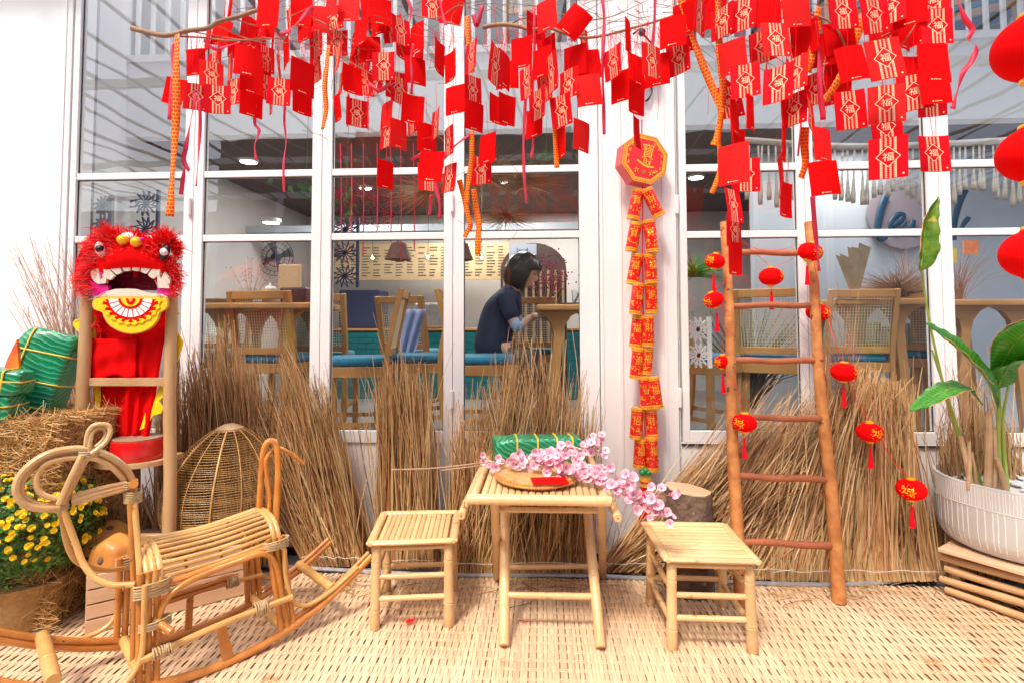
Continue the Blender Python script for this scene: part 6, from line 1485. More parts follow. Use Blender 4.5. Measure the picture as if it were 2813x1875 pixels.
def lattice(label, px0, py0, px1, py1, Y, m, nx, nz):
    a = PW(px0, py0, Y); c = PW(px1, py1, Y); o = empty('lattice_screen', ((a.x+c.x)/2, Y, c.z), label, 'lattice screen', 'star lattice screens in the shop'); sw = (c.x-a.x)/nx; sh = (a.z-c.z)/nz
    for i in range(nx):
        for j in range(nz):
            ctr = V(a.x+sw*(i+0.5), Y, c.z+sh*(j+0.5)); b = MB()
            for k in range(12):
                an = math.pi*k/6+0.26; e = V(math.cos(an)*sw*0.5, 0, math.sin(an)*sh*0.5); b.beam(ctr, ctr+e, 0.01, 0.012, up=V(0,1,0))
            for k in range(12):
                an = math.pi*k/6+0.26; an2 = an+math.pi/6; b.beam(ctr+V(math.cos(an)*sw*0.25,0,math.sin(an)*sh*0.25), ctr+V(math.cos(an2)*sw*0.5,0,math.sin(an2)*sh*0.5), 0.007, 0.010, up=V(0,1,0))
            b.build('star', m, o)
    b = MB()
    for x in (a.x, c.x): b.box((x-0.012,Y-0.012,c.z),(x+0.012,Y+0.012,a.z))
    b.build('frame', m, o)['kind'] = 'stuff'
lattice('grey star lattice screen behind the leftmost door', 215, 540, 300, 760, 3.42, m_opp, 2, 4)
lattice('dark star lattice screen right of the grey one, behind the leftmost door', 300, 525, 430, 740, 4.4, m_navy, 2, 3)
lattice('navy star lattice screen at the left of the third door', 915, 600, 982, 790, 4.6, m_navy, 1, 3)
lattice('pale star lattice screen behind the first window leaf', 1886, 870, 1950, 1010, 3.5, m_white, 1, 2)
# white cloth bunting tassels hung along the top of the right windows (macrame)
m_mac = mat('macrame', (0.50,0.45,0.40), (0.40,0.36,0.31), rough=0.9, scale=20)
mc_ = empty('macrame_hanging', PW(2450,480,3.7), 'grey macrame hanging with long tassels along the top of the right windows', 'macrame')
rd = random.Random(71)
for k in range(44):
    px = 2060+k*18+rd.uniform(-5,5); py1 = 545+18*math.sin(k*0.5)+rd.uniform(-14,14); a = PW(px, 400, 3.7); c = PW(px+rd.uniform(-6,6), py1, 3.7); d = (c-a)
    b = MB(); b.tube([a, a+d*0.55, a+d*0.72, a+d*0.9, c], [0.006,0.006,0.011,0.016,0.014], 6); b.build('tassel', m_mac, mc_, smooth=True)
cane('rope', [PW(2040,385,3.7), PW(2300,402,3.7), PW(2560,398,3.7), PW(2860,380,3.7)], 0.022, m_mac, mc_)

# ---------------------------------------------------------------- the woman at the laptop
m_skin = mat('skin', (0.58,0.36,0.27), (0.54,0.31,0.23), rough=0.5, scale=8, sss=0.15)
m_hair = mat('dark_hair', (0.012,0.007,0.007), (0.03,0.016,0.014), rough=0.35, scale=30, stretch=(8,8,1))
m_top = mat('navy_top', (0.008,0.018,0.055), (0.006,0.012,0.04), rough=0.8, scale=16)
m_sleeve = mat('pale_blue_sleeve', (0.32,0.46,0.66), (0.26,0.40,0.60), rough=0.8, scale=16)
YP = 4.28
def WP(px, py, dy=0.0): return PW(px, py, YP+dy)
wm = empty('person', (WP(1400,900).x, YP, IF), 'woman with dark bobbed hair in a navy top, bending over the laptop', 'person')
def skin(name, pts, edges, rad, m, sub=2, root=0):
    me = bpy.data.meshes.new(name); me.from_pydata([tuple(p) for p in pts], edges, []); o = objm(name, me, wm); me.materials.append(m)
    md = o.modifiers.new('skin', 'SKIN'); md.use_smooth_shade = True
    for i, r_ in enumerate(rad):
        sv = me.skin_vertices[0].data[i]; sv.radius = (r_ if isinstance(r_, tuple) else (r_, r_)); sv.use_root = (i == root)
    sb = o.modifiers.new('sub', 'SUBSURF'); sb.levels = sub; sb.render_levels = sub; return o
# body: pelvis, spine, shoulders, neck, head core, arms, legs as one continuous surface
pel = WP(1352,985,0.02); B_ = [pel, WP(1358,925), WP(1368,865), WP(1392,815), WP(1412,790), WP(1424,768), WP(1434,748)]
shn, shf = WP(1388,822,-0.15), WP(1404,816,0.15); eln, elf = WP(1420,905,-0.17), WP(1425,895,0.17); wrn, wrf = WP(1462,868,-0.10), WP(1480,862,0.10)
kn, kf = WP(1470,985,-0.10), WP(1475,980,0.12); an_, af_ = WP(1450,1120,-0.10), WP(1455,1115,0.12); tn_, tf_ = WP(1480,1135,-0.10), WP(1485,1130,0.12)
pts = B_+[shn, eln, wrn, shf, elf, wrf, kn, an_, tn_, kf, af_, tf_]
ed = [(0,1),(1,2),(2,3),(3,4),(4,5),(5,6),(3,7),(7,8),(8,9),(3,10),(10,11),(11,12),(0,13),(13,14),(14,15),(0,16),(16,17),(17,18)]
rad = [0.12,0.115,0.125,0.115,0.06,0.052,0.05, 0.062,0.042,0.028, 0.062,0.042,0.028, 0.062,0.045,0.035, 0.062,0.045,0.035]
skin('body', pts, ed, rad, m_skin)
skin('navy_top', [pts[0]+V(0,0,-0.03),pts[1],pts[2],pts[3],pts[4]+V(0,0,-0.01), pts[7], pts[7].lerp(pts[8],0.75), pts[10], pts[10].lerp(pts[11],0.75)], [(0,1),(1,2),(2,3),(3,4),(3,5),(5,6),(3,7),(7,8)], [0.185,0.155,0.15,0.135,0.068,0.078,0.058,0.078,0.058], m_top)
skin('sleeve', [pts[7].lerp(pts[8],0.6), pts[8], pts[8].lerp(pts[9],0.45)], [(0,1),(1,2)], [0.062,0.056,0.044], m_sleeve); skin('sleeve', [pts[10].lerp(pts[11],0.6), pts[11], pts[11].lerp(pts[12],0.45)], [(0,1),(1,2)], [0.062,0.056,0.044], m_sleeve)
skin('trousers', [pel+V(0,0,-0.02), kn, kn.lerp(an_,0.8), kf, kf.lerp(af_,0.8)], [(0,1),(1,2),(0,3),(3,4)], [0.165,0.085,0.06,0.085,0.06], m_dark)
for s, wr_ in ((-1,wrn),(1,wrf)):       # hands on the table edge
    pc_ = wr_+V(0.05,0,0.0); hp = [wr_, pc_]; he = [(0,1)]; hr = [0.024,0.028]
    for f in range(4):
        b0 = pc_+V(0.025,(f-1.5)*0.016,0.004); tip = b0+V(0.035-0.004*abs(f-1.2),(f-1.5)*0.004,-0.006); tip2 = tip+V(0.022,0,-0.014); n0 = len(hp); hp += [b0, tip, tip2]; he += [(1,n0),(n0,n0+1),(n0+1,n0+2)]; hr += [0.010,0.0085,0.007]
    n0 = len(hp); hp += [pc_+V(0.0,s*-0.03,-0.004), pc_+V(0.028,s*-0.042,-0.010)]; he += [(1,n0),(n0,n0+1)]; hr += [0.011,0.009]
    skin('hand', hp, he, hr, m_skin)
# head: shaped, looking right and slightly down
hd = WP(1438,748); Mh = Matrix.Translation(hd) @ Matrix.Scale(1.08,4) @ Matrix.Rotation(R(22), 4, 'Y') 
b = MB(); nu, nv = 28, 20
for j in range(nv+1):
    ph = -math.pi/2+math.pi*j/nv
    for i in range(nu):
        th = 2*math.pi*i/nu; x, y, z = math.cos(ph)*math.cos(th), math.cos(ph)*math.sin(th), math.sin(ph)
        X, Y_, Z = x*0.098, y*0.076, z*0.118
        if z < 0: X *= (1-0.25*abs(z)) if x > 0 else (1-0.55*abs(z)); Y_ *= 1-0.28*abs(z); X += 0.018*abs(z)
        if x > 0.4:
            nose = math.exp(-((z+0.12)/0.16)**2)*math.exp(-(y/0.16)**2); X += 0.024*nose; X -= 0.008*math.exp(-((z-0.12)/0.12)**2)*math.exp(-((abs(y)-0.35)/0.2)**2)
            X += 0.006*math.exp(-((z+0.48)/0.07)**2)*math.exp(-(y/0.25)**2)+0.006*math.exp(-((z+0.60)/0.07)**2)*math.exp(-(y/0.25)**2); X += 0.006*math.exp(-((z+0.85)/0.12)**2)
        b.vert(Mh @ V(X, Y_, Z))
for j in range(nv):
    for i in range(nu): a = j*nu+i; c = j*nu+(i+1) % nu; b.face((a, c, c+nu, a+nu))
b.build('head', m_skin, wm, smooth=True)
for s in (-1,1):
    b = MB(); b.lathe([(0.007*math.sin(math.pi*i/8), -0.007*math.cos(math.pi*i/8)) for i in range(9)], 10, Mh @ Matrix.Translation(V(0.083,s*0.031,0.012))); b.build('eye', m_blk, wm, smooth=True)
    b = MB(); b.lathe([(0,-0.005),(0.017,-0.003),(0.022,0.0),(0.012,0.006),(0,0.002)], 14, Mh @ Matrix.Translation(V(-0.002,s*0.077,-0.004)) @ Matrix.Rotation(R(90),4,'X') @ Matrix.Diagonal((0.7,1.25,1,1))); b.build('ear', m_skin, wm, smooth=True)
b = MB(); b.lathe([(0,-0.004),(0.013,0),(0,0.004)], 10, Mh @ Matrix.Translation(V(0.083,0,-0.064)) @ Matrix.Diagonal((0.5,1.4,0.7,1))); b.build('mouth', mat('lips', (0.45,0.15,0.14), rough=0.5), wm, smooth=True)
b = MB(); nu, nv = 40, 20
for j in range(nv+1):
    ph = -0.95+(-0.95*0+math.pi/2+0.95)*j/nv
    for i in range(nu):
        th = 2*math.pi*i/nu; x, y, z = math.cos(ph)*math.cos(th), math.cos(ph)*math.sin(th), math.sin(ph); k = 1.0+0.03*math.sin(9*th)+0.02*math.sin(23*th+z*5)
        k += 0.025*math.sin(41*th+3*z); X, Y_, Z = x*0.132*k, y*0.112*k, z*0.146
        if z < 0: X = x*0.136*k; Y_ = y*0.118*k; Z *= 1.15
        if x > 0.45 and z < 0.30: X = min(X, 0.062+0.03*max(0,z)); 
        b.vert(Mh @ V(X-0.010, Y_, Z+0.006))
for j in range(nv):
    for i in range(nu): a = j*nu+i; c = j*nu+(i+1) % nu; b.face((a, c, c+nu, a+nu))
b.build('hair', m_hair, wm, smooth=True)
# flowers beside her
fl = PW(1500,830,4.5); fb = empty('flower_arrangement', fl, 'dark red berry and pink flower arrangement between the woman and the laptop', 'flowers')
rd = random.Random(81); m_dkpink = mat('dark_pink_flower', (0.45,0.01,0.10), (0.30,0.01,0.06), rough=0.6, scale=20)
b = MB()
for k in range(240):
    p = PW(rd.gauss(1500,32), rd.gauss(760,32), 4.5+rd.gauss(0,0.06)); b.lathe([(0,-0.009),(0.010,0),(0,0.009)], 5, Matrix.Translation(p))
b.build('berries', m_dkpink, fb)['kind'] = 'stuff'
b = MB()
for k in range(26): b.tube([PW(1500+rd.gauss(0,8),880,4.5), PW(rd.gauss(1500,25), 790, 4.5), PW(rd.gauss(1505,40), rd.uniform(690,750), 4.5)], [0.002,0.0015,0.0008], 3, cap=False)
b.build('stems', m_twig, fb)['kind'] = 'stuff'
# ---------------------------------------------------------------- the dry branches overhead
def ZE(px, py):        # depth of the hanging decorations: nearer to the right
    return 2.3-0.42*max(0.0, min(1.0, (px-900)/1500.0))
def Bp(px, py, dz=0.0): return PZ(px, py, ZE(px,py)+dz)
def branch(label, pts, r, rr, dz=0.0, subs=(), dzs=None):
    o = empty('dry_branch', Bp(*pts[0], dz), label, 'branch', 'dry branches carrying the red envelopes')
    dzs = dzs or [dz]*len(pts)
    cane('limb', [Bp(x, y, d) for (x, y), d in zip(pts, dzs)], r, m_branch, o, k=7, n=10, rr=rr)
    for sp, sr in subs: cane('twig', [Bp(x, y, dz+0.03*math.sin(i*2.1)) for i, (x, y) in enumerate(sp)], sr, m_branch, o, k=5, n=6, rr=(1,0.25))
    return o
branch('thick dry branch with a cut end reaching in at the upper left', [(362,78),(400,88),(455,98),(520,84),(570,78),(600,60),(640,50),(690,34),(720,20),(760,-30)], 0.0095, (1.15,0.8), subs=(
    (((455,98),(560,104),(640,112),(760,106),(860,128),(960,170),(1080,240)),0.0042),(((520,86),(600,100),(700,112),(800,98)),0.003),(((590,66),(660,100),(740,120),(830,112)),0.0026),(((640,50),(700,70),(760,60),(850,20),(900,-20)),0.003)))
branch('shorter dry branch with a pale cut end above the fourth door', [(1326,76),(1370,68),(1420,72),(1460,82),(1510,78),(1550,92),(1600,104),(1660,98),(1720,82),(1800,60),(1880,30),(1960,-20)], 0.0080, (1.1,0.35), dz=0.02, subs=(
    (((1400,68),(1440,50),(1520,42),(1600,34),(1680,-10)),0.0035),(((1600,60),(1680,46),(1740,20),(1800,-10)),0.0028),(((1560,110),(1640,80),(1700,54),(1760,36)),0.0022),(((1440,62),(1410,30),(1420,-10)),0.0030)))
branch('thin dark branch sweeping over the right windows', [(2060,-20),(2150,20),(2230,40),(2290,70),(2340,150),(2420,180),(2480,120),(2520,60)], 0.0045, (1,0.4), dz=-0.05, subs=(
    (((2250,30),(2270,120),(2262,220),(2290,300)),0.002),(((2480,60),(2540,90),(2590,110),(2680,112)),0.0012),(((2230,40),(2280,10),(2330,-20)),0.0025),(((2200,250),(2180,200),(2120,150),(2060,130),(2000,140)),0.0018)))
branch('thin dark twisting branch among the envelopes above the third door', [(800,30),(880,60),(960,110),(1010,180),(1060,240),(1110,300),(1160,330),(1220,390)], 0.0030, (1,0.3), dz=0.08, subs=(
    (((960,110),(1040,90),(1120,40),(1180,10),(1240,-10)),0.002),(((1010,180),(1080,210),(1120,260),(1180,290),(1230,350)),0.0016),(((1060,240),(1000,290),(990,330)),0.0014)))
branch('thin arching branch along the top between both windows', [(1120,40),(1200,50),(1260,16),(1330,30),(1400,10),(1500,20),(1560,-10)], 0.0022, (1,0.5), dz=0.05, subs=((((1200,50),(1260,70),(1320,60),(1380,80)),0.0014),(((1260,16),(1240,60),(1300,90),(1290,140)),0.0013)))
rd = random.Random(91); b = MB()
for k in range(150):
    px, py = rd.choice([(rd.uniform(820,1240), rd.uniform(90,380)), (rd.uniform(1000,1500), rd.uniform(-10,120)), (rd.uniform(1560,1850), rd.uniform(-10,100)), (rd.uniform(1900,2400), rd.uniform(-10,200)), (rd.uniform(600,900), rd.uniform(0,160))])
    a = rd.uniform(-0.5,0.9); L_ = rd.uniform(60,200); pts = []; x, y = px, py; dz = rd.uniform(-0.08,0.16)
    for i in range(6): pts.append(Bp(x, y, dz+0.02*i)); x += L_/5*math.cos(a); y += L_/5*math.sin(a); a += rd.gauss(0,0.35)
    b.tube(cr(pts,3), [0.0014*(1-0.75*i/15) for i in range(16)], 3, cap=False)
for k in range(26):
    px, py = rd.uniform(1240,1420), rd.uniform(420,600); a = rd.uniform(0,6.3); x, y = px, py; pts = []
    for i in range(6): pts.append(Bp(x, y, 0.1)); x += 22*math.cos(a); y += 16*math.sin(a); a += rd.gauss(0.35,0.25)
    if k < 7: b.tube(cr(pts,3), 0.0011, 3, cap=False)
tag(b.build('fine_twigs', m_twig), 'mesh of very fine dark twigs spreading between the hanging envelopes', 'twigs', kind='stuff')

# ---------------------------------------------------------------- red envelopes
EH, EW = 0.115, 0.092
FU = glyph('福')
def env_mesh():
    b = MB(); b.box((-EW/2,-0.0012,-EH),(EW/2,0.0012,0)); 
    fl_ = [(-EW/2+0.001,-0.001),(EW/2-0.001,-0.001),(EW/2-0.006,-0.018),(-EW/2+0.006,-0.018)]
    return b
def mesh_of(b, name, mats):
    me = bpy.data.meshes.new(name); me.from_pydata(b.v, [], b.f)
    for x in mats: me.materials.append(x)
    if len(mats) > 1: me.polygons.foreach_set('material_index', b.m)
    me.update(); return me
me_back = mesh_of(env_mesh(), 'red_envelope', [m_red]); me_front = mesh_of(env_mesh(), 'red_envelope', [m_redfront])
# slightly bowed and dog-eared variants
def bowed(k, m):
    b = MB(); nx, nz = 6, 6; rd = random.Random(k); am = rd.uniform(0.002,0.010)*rd.choice((-1,1)); tw = rd.uniform(-0.05,0.05)
    f = lambda u, v: am*math.sin(math.pi*u)+tw*(u-0.5)*(v-0.5)*0.1+0.002*math.sin(3*v+k)
    for s in (-0.0009,0.0009):
        for i in range(nx+1):
            for j in range(nz+1): u, v = i/nx, j/nz; b.vert((-EW/2+EW*u, f(u,v)+s, -EH*v))
    N = (nx+1)*(nz+1)
    for i in range(nx):
        for j in range(nz):
            a = i*(nz+1)+j; b.face((a, a+nz+1, a+nz+2, a+1)); b.face((N+a, N+a+1, N+a+nz+2, N+a+nz+1))
    for i in range(nx):
        a = i*(nz+1); b.face((a, N+a, N+a+nz+1, a+nz+1)); c = a+nz; b.face((c, c+nz+1, N+c+nz+1, N+c))
    for j in range(nz):
        b.face((j, j+1, N+j+1, N+j)); c = nx*(nz+1)+j; b.face((c, N+c, N+c+1, c+1))
    return mesh_of(b, 'red_envelope', [m]), f
BV = [bowed(k, m_red_backlit if k in (4,) else m_red) for k in range(6)]; FV = [bowed(k+9, m_red_backlit if k == 5 else m_redfront) for k in range(6)]
def print_mesh(f):
    b = MB(); y0 = -0.0014
    def P(x, z): return V(x, f((x+EW/2)/EW, -z/EH)+y0, z)
    def q(x0, z0, x1, z1): b.quad(P(x0,z0), P(x1,z0), P(x1,z1), P(x0,z1))
    def seg(x0, z0, x1, z1, w_=0.0015):
        d = V(x1-x0, 0, z1-z0).normalized(); n = V(-d.z,0,d.x)*w_/2; b.quad(P(x0-n.x,z0-n.z), P(x1-n.x,z1-n.z), P(x1+n.x,z1+n.z), P(x0+n.x,z0+n.z))
    hw = 0.0185; cz = -EH*0.47; D = 0.0285; Dz = 0.028
    for s in (-1,1):
        seg(s*hw, -0.001, s*hw, cz+Dz*(1-hw/D)+0.001); seg(s*hw, cz-Dz*(1-hw/D)-0.001, s*hw, -EH+0.001)
    nx, nz = 4, 22
    for i in range(nx):
        for j in range(nz):
            x = -hw+0.0028+i*(2*hw-0.0056)/(nx-1)-0.0; z = -0.004-j*(EH-0.008)/(nz-1)
            if abs(x)/D+abs(z-cz)/Dz < 1.12: continue
            s = 0.0052; e = 0.0014
            q(x-s/2, z-0.0017, x+s/2, z-0.0006); q(x-s/2, z+0.0006, x+s/2, z+0.0017); q(x-e/2, z-0.0006, x+e/2, z+0.0006); 
    for (x0,z0),(x1,z1) in (((-D,cz),(0,cz+Dz)),((0,cz+Dz),(D,cz)),((D,cz),(0,cz-Dz)),((0,cz-Dz),(-D,cz))): seg(x0,z0,x1,z1,0.0017)
    vs, fs, (gw, gh) = FU; s = 0.027/gw; i0 = len(b.v)
    for x, y, z in vs: b.vert(P(x*s, cz+y*s*0.86))
    for f_ in fs: b.face([i0+k for k in f_])
    dx, dz = EW/2-0.011, -EH+0.011
    i0 = len(b.v)
    for k in range(10): b.vert(P(dx+0.0026*math.cos(2*math.pi*k/10), dz+0.0026*math.sin(2*math.pi*k/10)))
    b.face(range(i0, i0+10)); return mesh_of(b, 'gold_print', [m_goldprint])
def logo_mesh(f):
    b = MB(); 
    def P(x, z): return V(x, f((x+EW/2)/EW, -z/EH)-0.0014, z)
    z = -EH+0.008
    i0 = len(b.v); 
    for k in range(8): b.vert(P(-0.014+0.0026*math.cos(2*math.pi*k/8), z+0.0026*math.sin(2*math.pi*k/8)))
    b.face(range(i0,i0+8))
    for k in range(8): x = -0.009+k*0.0028; b.quad(P(x,z-0.0012), P(x+0.002,z-0.0012), P(x+0.002,z+0.0009), P(x,z+0.0009))
    return mesh_of(b, 'gold_logo', [m_goldprint])
PF = [print_mesh(f) for _, f in FV]; PB_ = [logo_mesh(f) for _, f in BV]
strm = MB(); strm.tube([V(0,0,-0.002), V(0.0006,0,0.5), V(0,0,1)], 0.0009, 3, cap=False); me_str = mesh_of(strm, 'string', [m_redstr])
A0 = (0,0,2.45); E = []
def L_A(*r): E.extend((x0/2.45, y0/2.45, x1/2.45, y1/2.45, t, s/2.45, k) for (x0,y0,x1,y1,t,s,k) in [q if len(q) == 7 else q+(0,) for q in r])
def L_B(*r): E.extend((800+x0/2.45, y0/2.45, 800+x1/2.45, y1/2.45, t, s/2.45, k) for (x0,y0,x1,y1,t,s,k) in [q if len(q) == 7 else q+(0,) for q in r])
def L_C(*r): E.extend((1600+x0/2.45, y0/2.45, 1600+x1/2.45, y1/2.45, t, s/2.45, k) for (x0,y0,x1,y1,t,s,k) in [q if len(q) == 7 else q+(0,) for q in r])
def L_D(*r): E.extend((2113+x0/2.45, y0/2.45, 2113+x1/2.45, y1/2.45, t, s/2.45, k) for (x0,y0,x1,y1,t,s,k) in [q if len(q) == 7 else q+(0,) for q in r])
L_A((1095,525,1250,700,'B',40),(1235,335,1400,505,'B',0),(1375,345,1490,510,'F',0,1),(1365,420,1480,590,'F',10,-1),(1500,370,1595,545,'F',0),(1250,560,1385,750,'F',10,1),
    (1390,560,1540,775,'F',15,2),(1505,545,1640,700,'F',0,-1),(1598,300,1740,540,'B',60),(1645,420,1745,640,'B',50,1),(1645,590,1740,800,'B',50,-1),(1805,520,1950,710,'F',8,-1),
    (1700,-10,1905,190,'B',10),(1955,-10,2110,175,'B',0,1),(1985,105,2110,250,'B',0,-1),(2065,215,2185,382,'F',0),(2070,385,2178,540,'F',0,1),(1990,400,2085,650,'B',40),(1995,590,2075,775,'B',45,1),
    (1665,150,1770,300,'F',0,2),(1905,50,1985,205,'F',0,2),(1880,265,1970,445,'B',-10,-1),(1797,280,1860,440,'F',-20,-1),(1755,300,1815,480,'F',30,1),(1750,500,1805,660,'F',40,2),(1840,330,1905,520,'F',-30,1),(1780,600,1855,738,'F',-12,2),(1655,120,1710,300,'B',20,1),(1725,430,1790,600,'B',50,3))
L_B((215,-30,325,110,'B',-10),(310,-20,465,145,'B',0,1),(450,-40,545,120,'B',0,2),(530,0,668,165,'B',5),(535,65,668,238,'B',-8,1),(408,120,525,290,'B',-25,-1),(455,250,605,425,'B',-12,1),(228,210,392,370,'F',0,2),
    (275,300,357,480,'F',-40,-1),(370,430,460,640,'B',42),(430,460,540,650,'F',12,1),(545,350,695,540,'F',0),(692,95,785,320,'F',70),(795,165,905,360,'B',-35),(772,390,895,570,'B',55),(983,270,1016,490,'B',10),
    (1020,340,1112,550,'B',-60),(1165,265,1255,490,'F',-40),(1035,585,1175,765,'B',-25),(1175,520,1272,690,'F',50,1),(1175,690,1285,880,'B',32),(1345,295,1420,590,'F',50),(1400,350,1462,600,'B',30,1),(1342,640,1445,835,'B',30,1),(1400,632,1505,840,'B',34),
    (1478,260,1622,440,'B',-25),(1655,25,1785,190,'B',0),(1820,80,1990,225,'B',0,5),(1625,320,1748,530,'B',-22,-1),(1588,85,1710,290,'B',15,2),(1540,440,1625,660,'F',-10,1),(1660,500,1752,690,'F',-18),(1600,600,1705,810,'F',-20,-1),(1580,740,1690,905,'B',-15,1),
    (1725,330,1785,670,'F',-20,1),(1810,470,1928,665,'F',0),(1750,660,1882,830,'F',0,-1),(1840,320,1982,500,'B',-8,1),(1925,325,2085,545,'B',-25,2),(1918,500,2085,720,'B',-20),(1895,825,2008,1010,'B',28),(2118,320,2210,525,'F',-15),
    (590,690,695,870,'B',0,1),(585,815,692,985,'F',-8),(683,810,758,1000,'B',45,-1),(597,1078,670,1275,'B',40),(750,645,888,820,'B',5),(770,735,857,892,'F',-10,2),(858,840,965,1020,'B',30,1),(862,1010,1022,1225,'B',20),(863,1105,980,1290,'F',6,1),
    (933,730,1005,935,'F',-20),(1020,845,1100,1070,'F',-50,1),(1012,1105,1115,1300,'F',-14),(1203,1055,1350,1235,'F',0,1),(1265,905,1380,1100,'B',-18,-1),(268,620,352,815,'B',-35),(192,610,252,810,'B',-40),(350,655,400,835,'B',0,1),(385,665,500,855,'F',8),(497,650,546,870,'B',-35,1),
    (297,495,372,640,'F',-22,1),(1788,845,1840,1060,'B',-45))
L_C((528,120,690,320,'B',-20),(632,30,745,205,'B',-5,1),(738,-10,845,220,'F',8),(890,40,992,248,'F',0,1),(1020,-20,1145,205,'F',-10),(585,300,702,485,'F',-25,1),(275,150,330,385,'B',10,1),(392,300,535,530,'F',20,-1),(200,470,325,695,'B',-25,1),
    (300,390,425,580,'B',10),(303,560,427,755,'B',18,-1),(428,380,577,570,'B',0,1),(335,795,402,960,'B',40),(938,260,1085,515,'B',-60),(1010,420,1182,660,'F',-8,1),(1145,-30,1345,190,'B',0),(1330,-30,1545,180,'B',-20,1),(1203,145,1400,395,'F',-4,1),
    (1248,420,1385,705,'F',-65),(1385,390,1478,610,'F',-42),(1382,620,1472,860,'F',-42,1),(1312,655,1400,865,'B',25,1),(1315,840,1402,1075,'B',28),(973,685,1080,905,'B',25),(985,870,1112,1070,'B',10,1),(1075,655,1178,885,'B',32,-1),(943,970,1092,1245,'B',0,1),
    (1012,1062,1192,1290,'F',0),(950,1265,1088,1500,'F',6),(955,1440,1090,1660,'F',6,1),(965,1625,1095,1850,'B',6),(1308,1222,1440,1462,'B',10),(1308,1080,1358,1240,'B',60,1),(1533,865,1692,1085,'B',4,1),(1532,1090,1720,1315,'B',-15),(1480,645,1590,865,'F',18,6),(1435,150,1555,360,'B',-12,2),(1540,240,1700,440,'B',-22,2),(1530,500,1600,690,'F',-20,3))
L_D((408,-30,592,190,'F',-15),(618,-20,805,222,'F',-45),(755,-50,868,165,'F',-10,1),(872,-60,1022,168,'B',0),(1027,60,1238,302,'F',0),(985,80,1120,275,'B',0,2),(667,240,890,560,'F',-38),(443,320,668,545,'B',-50,-1),(440,600,652,880,'F',-30,1),(1030,-60,1180,80,'F',-8,1),
    (888,375,1110,600,'B',-5,1),(890,490,1065,745,'F',0,2),(978,290,1240,560,'B',-5,-1),(983,460,1242,705,'B',-18,-2),(985,560,1210,775,'F',-20,2),(690,560,888,845,'F',-35),(692,720,890,995,'F',-30,1),(690,640,885,880,'B',-30,2),(708,920,892,1205,'F',-28,-1),(1013,910,1212,1157,'F',0),(385,170,560,330,'B',-22,2),(395,330,510,440,'F',-25,3))
rdx = random.Random(404)
for k in range(46):      # more of them deeper in the branches
    x = rdx.choice((rdx.uniform(560,900), rdx.uniform(880,1240), rdx.uniform(1240,1640), rdx.uniform(1860,2480), rdx.uniform(1900,2500)))
    lim = 190 if x < 900 else (300 if x < 1250 else (230 if x < 1700 else 300)); y = rdx.uniform(-10, lim); hh_ = (78+26*max(0, min(1, (x-900)/1500)))*0.95; ww_ = hh_*0.8*rdx.uniform(0.35,1.0)
    E.append((x-ww_/2, y-hh_/2, x+ww_/2, y+hh_/2, rdx.choice('BBF'), rdx.uniform(-18,18), rdx.choice((2,3,4))))
doors = [(0,532,'the leftmost door'),(532,884,'the second door'),(884,1245,'the third door'),(1245,1620,'the fourth door'),(1620,1862,'the pillar'),(1862,2212,'the first window leaf'),(2212,2580,'the second window leaf'),(2580,2900,'the rightmost window leaf')]
ordn = ['first','second','third','fourth','fifth','sixth','seventh','eighth','ninth','tenth','eleventh','twelfth','thirteenth','fourteenth','fifteenth','sixteenth']
rows_ = [(-99,110,'top'),(110,230,'upper'),(230,340,'middle'),(340,900,'lowest')]
info = []
for i, (x0, y0, x1, y1, t, s, k) in enumerate(E):
    cx, cy = (x0+x1)/2, (y0+y1)/2
    d = [q for q in doors if q[0] <= cx < q[1]][0][2]; rw = [q for q in rows_ if q[0] <= cy < q[1]][0][2]; info.append((d, rw, t, cx, i))
rank = {}
for key in set((a, b_, c) for a, b_, c, _, _ in info):
    for n, q in enumerate(sorted([q for q in info if (q[0], q[1], q[2]) == key], key=lambda q: q[3])): rank[q[4]] = (n, len([1 for q in info if (q[0], q[1], q[2]) == key]))
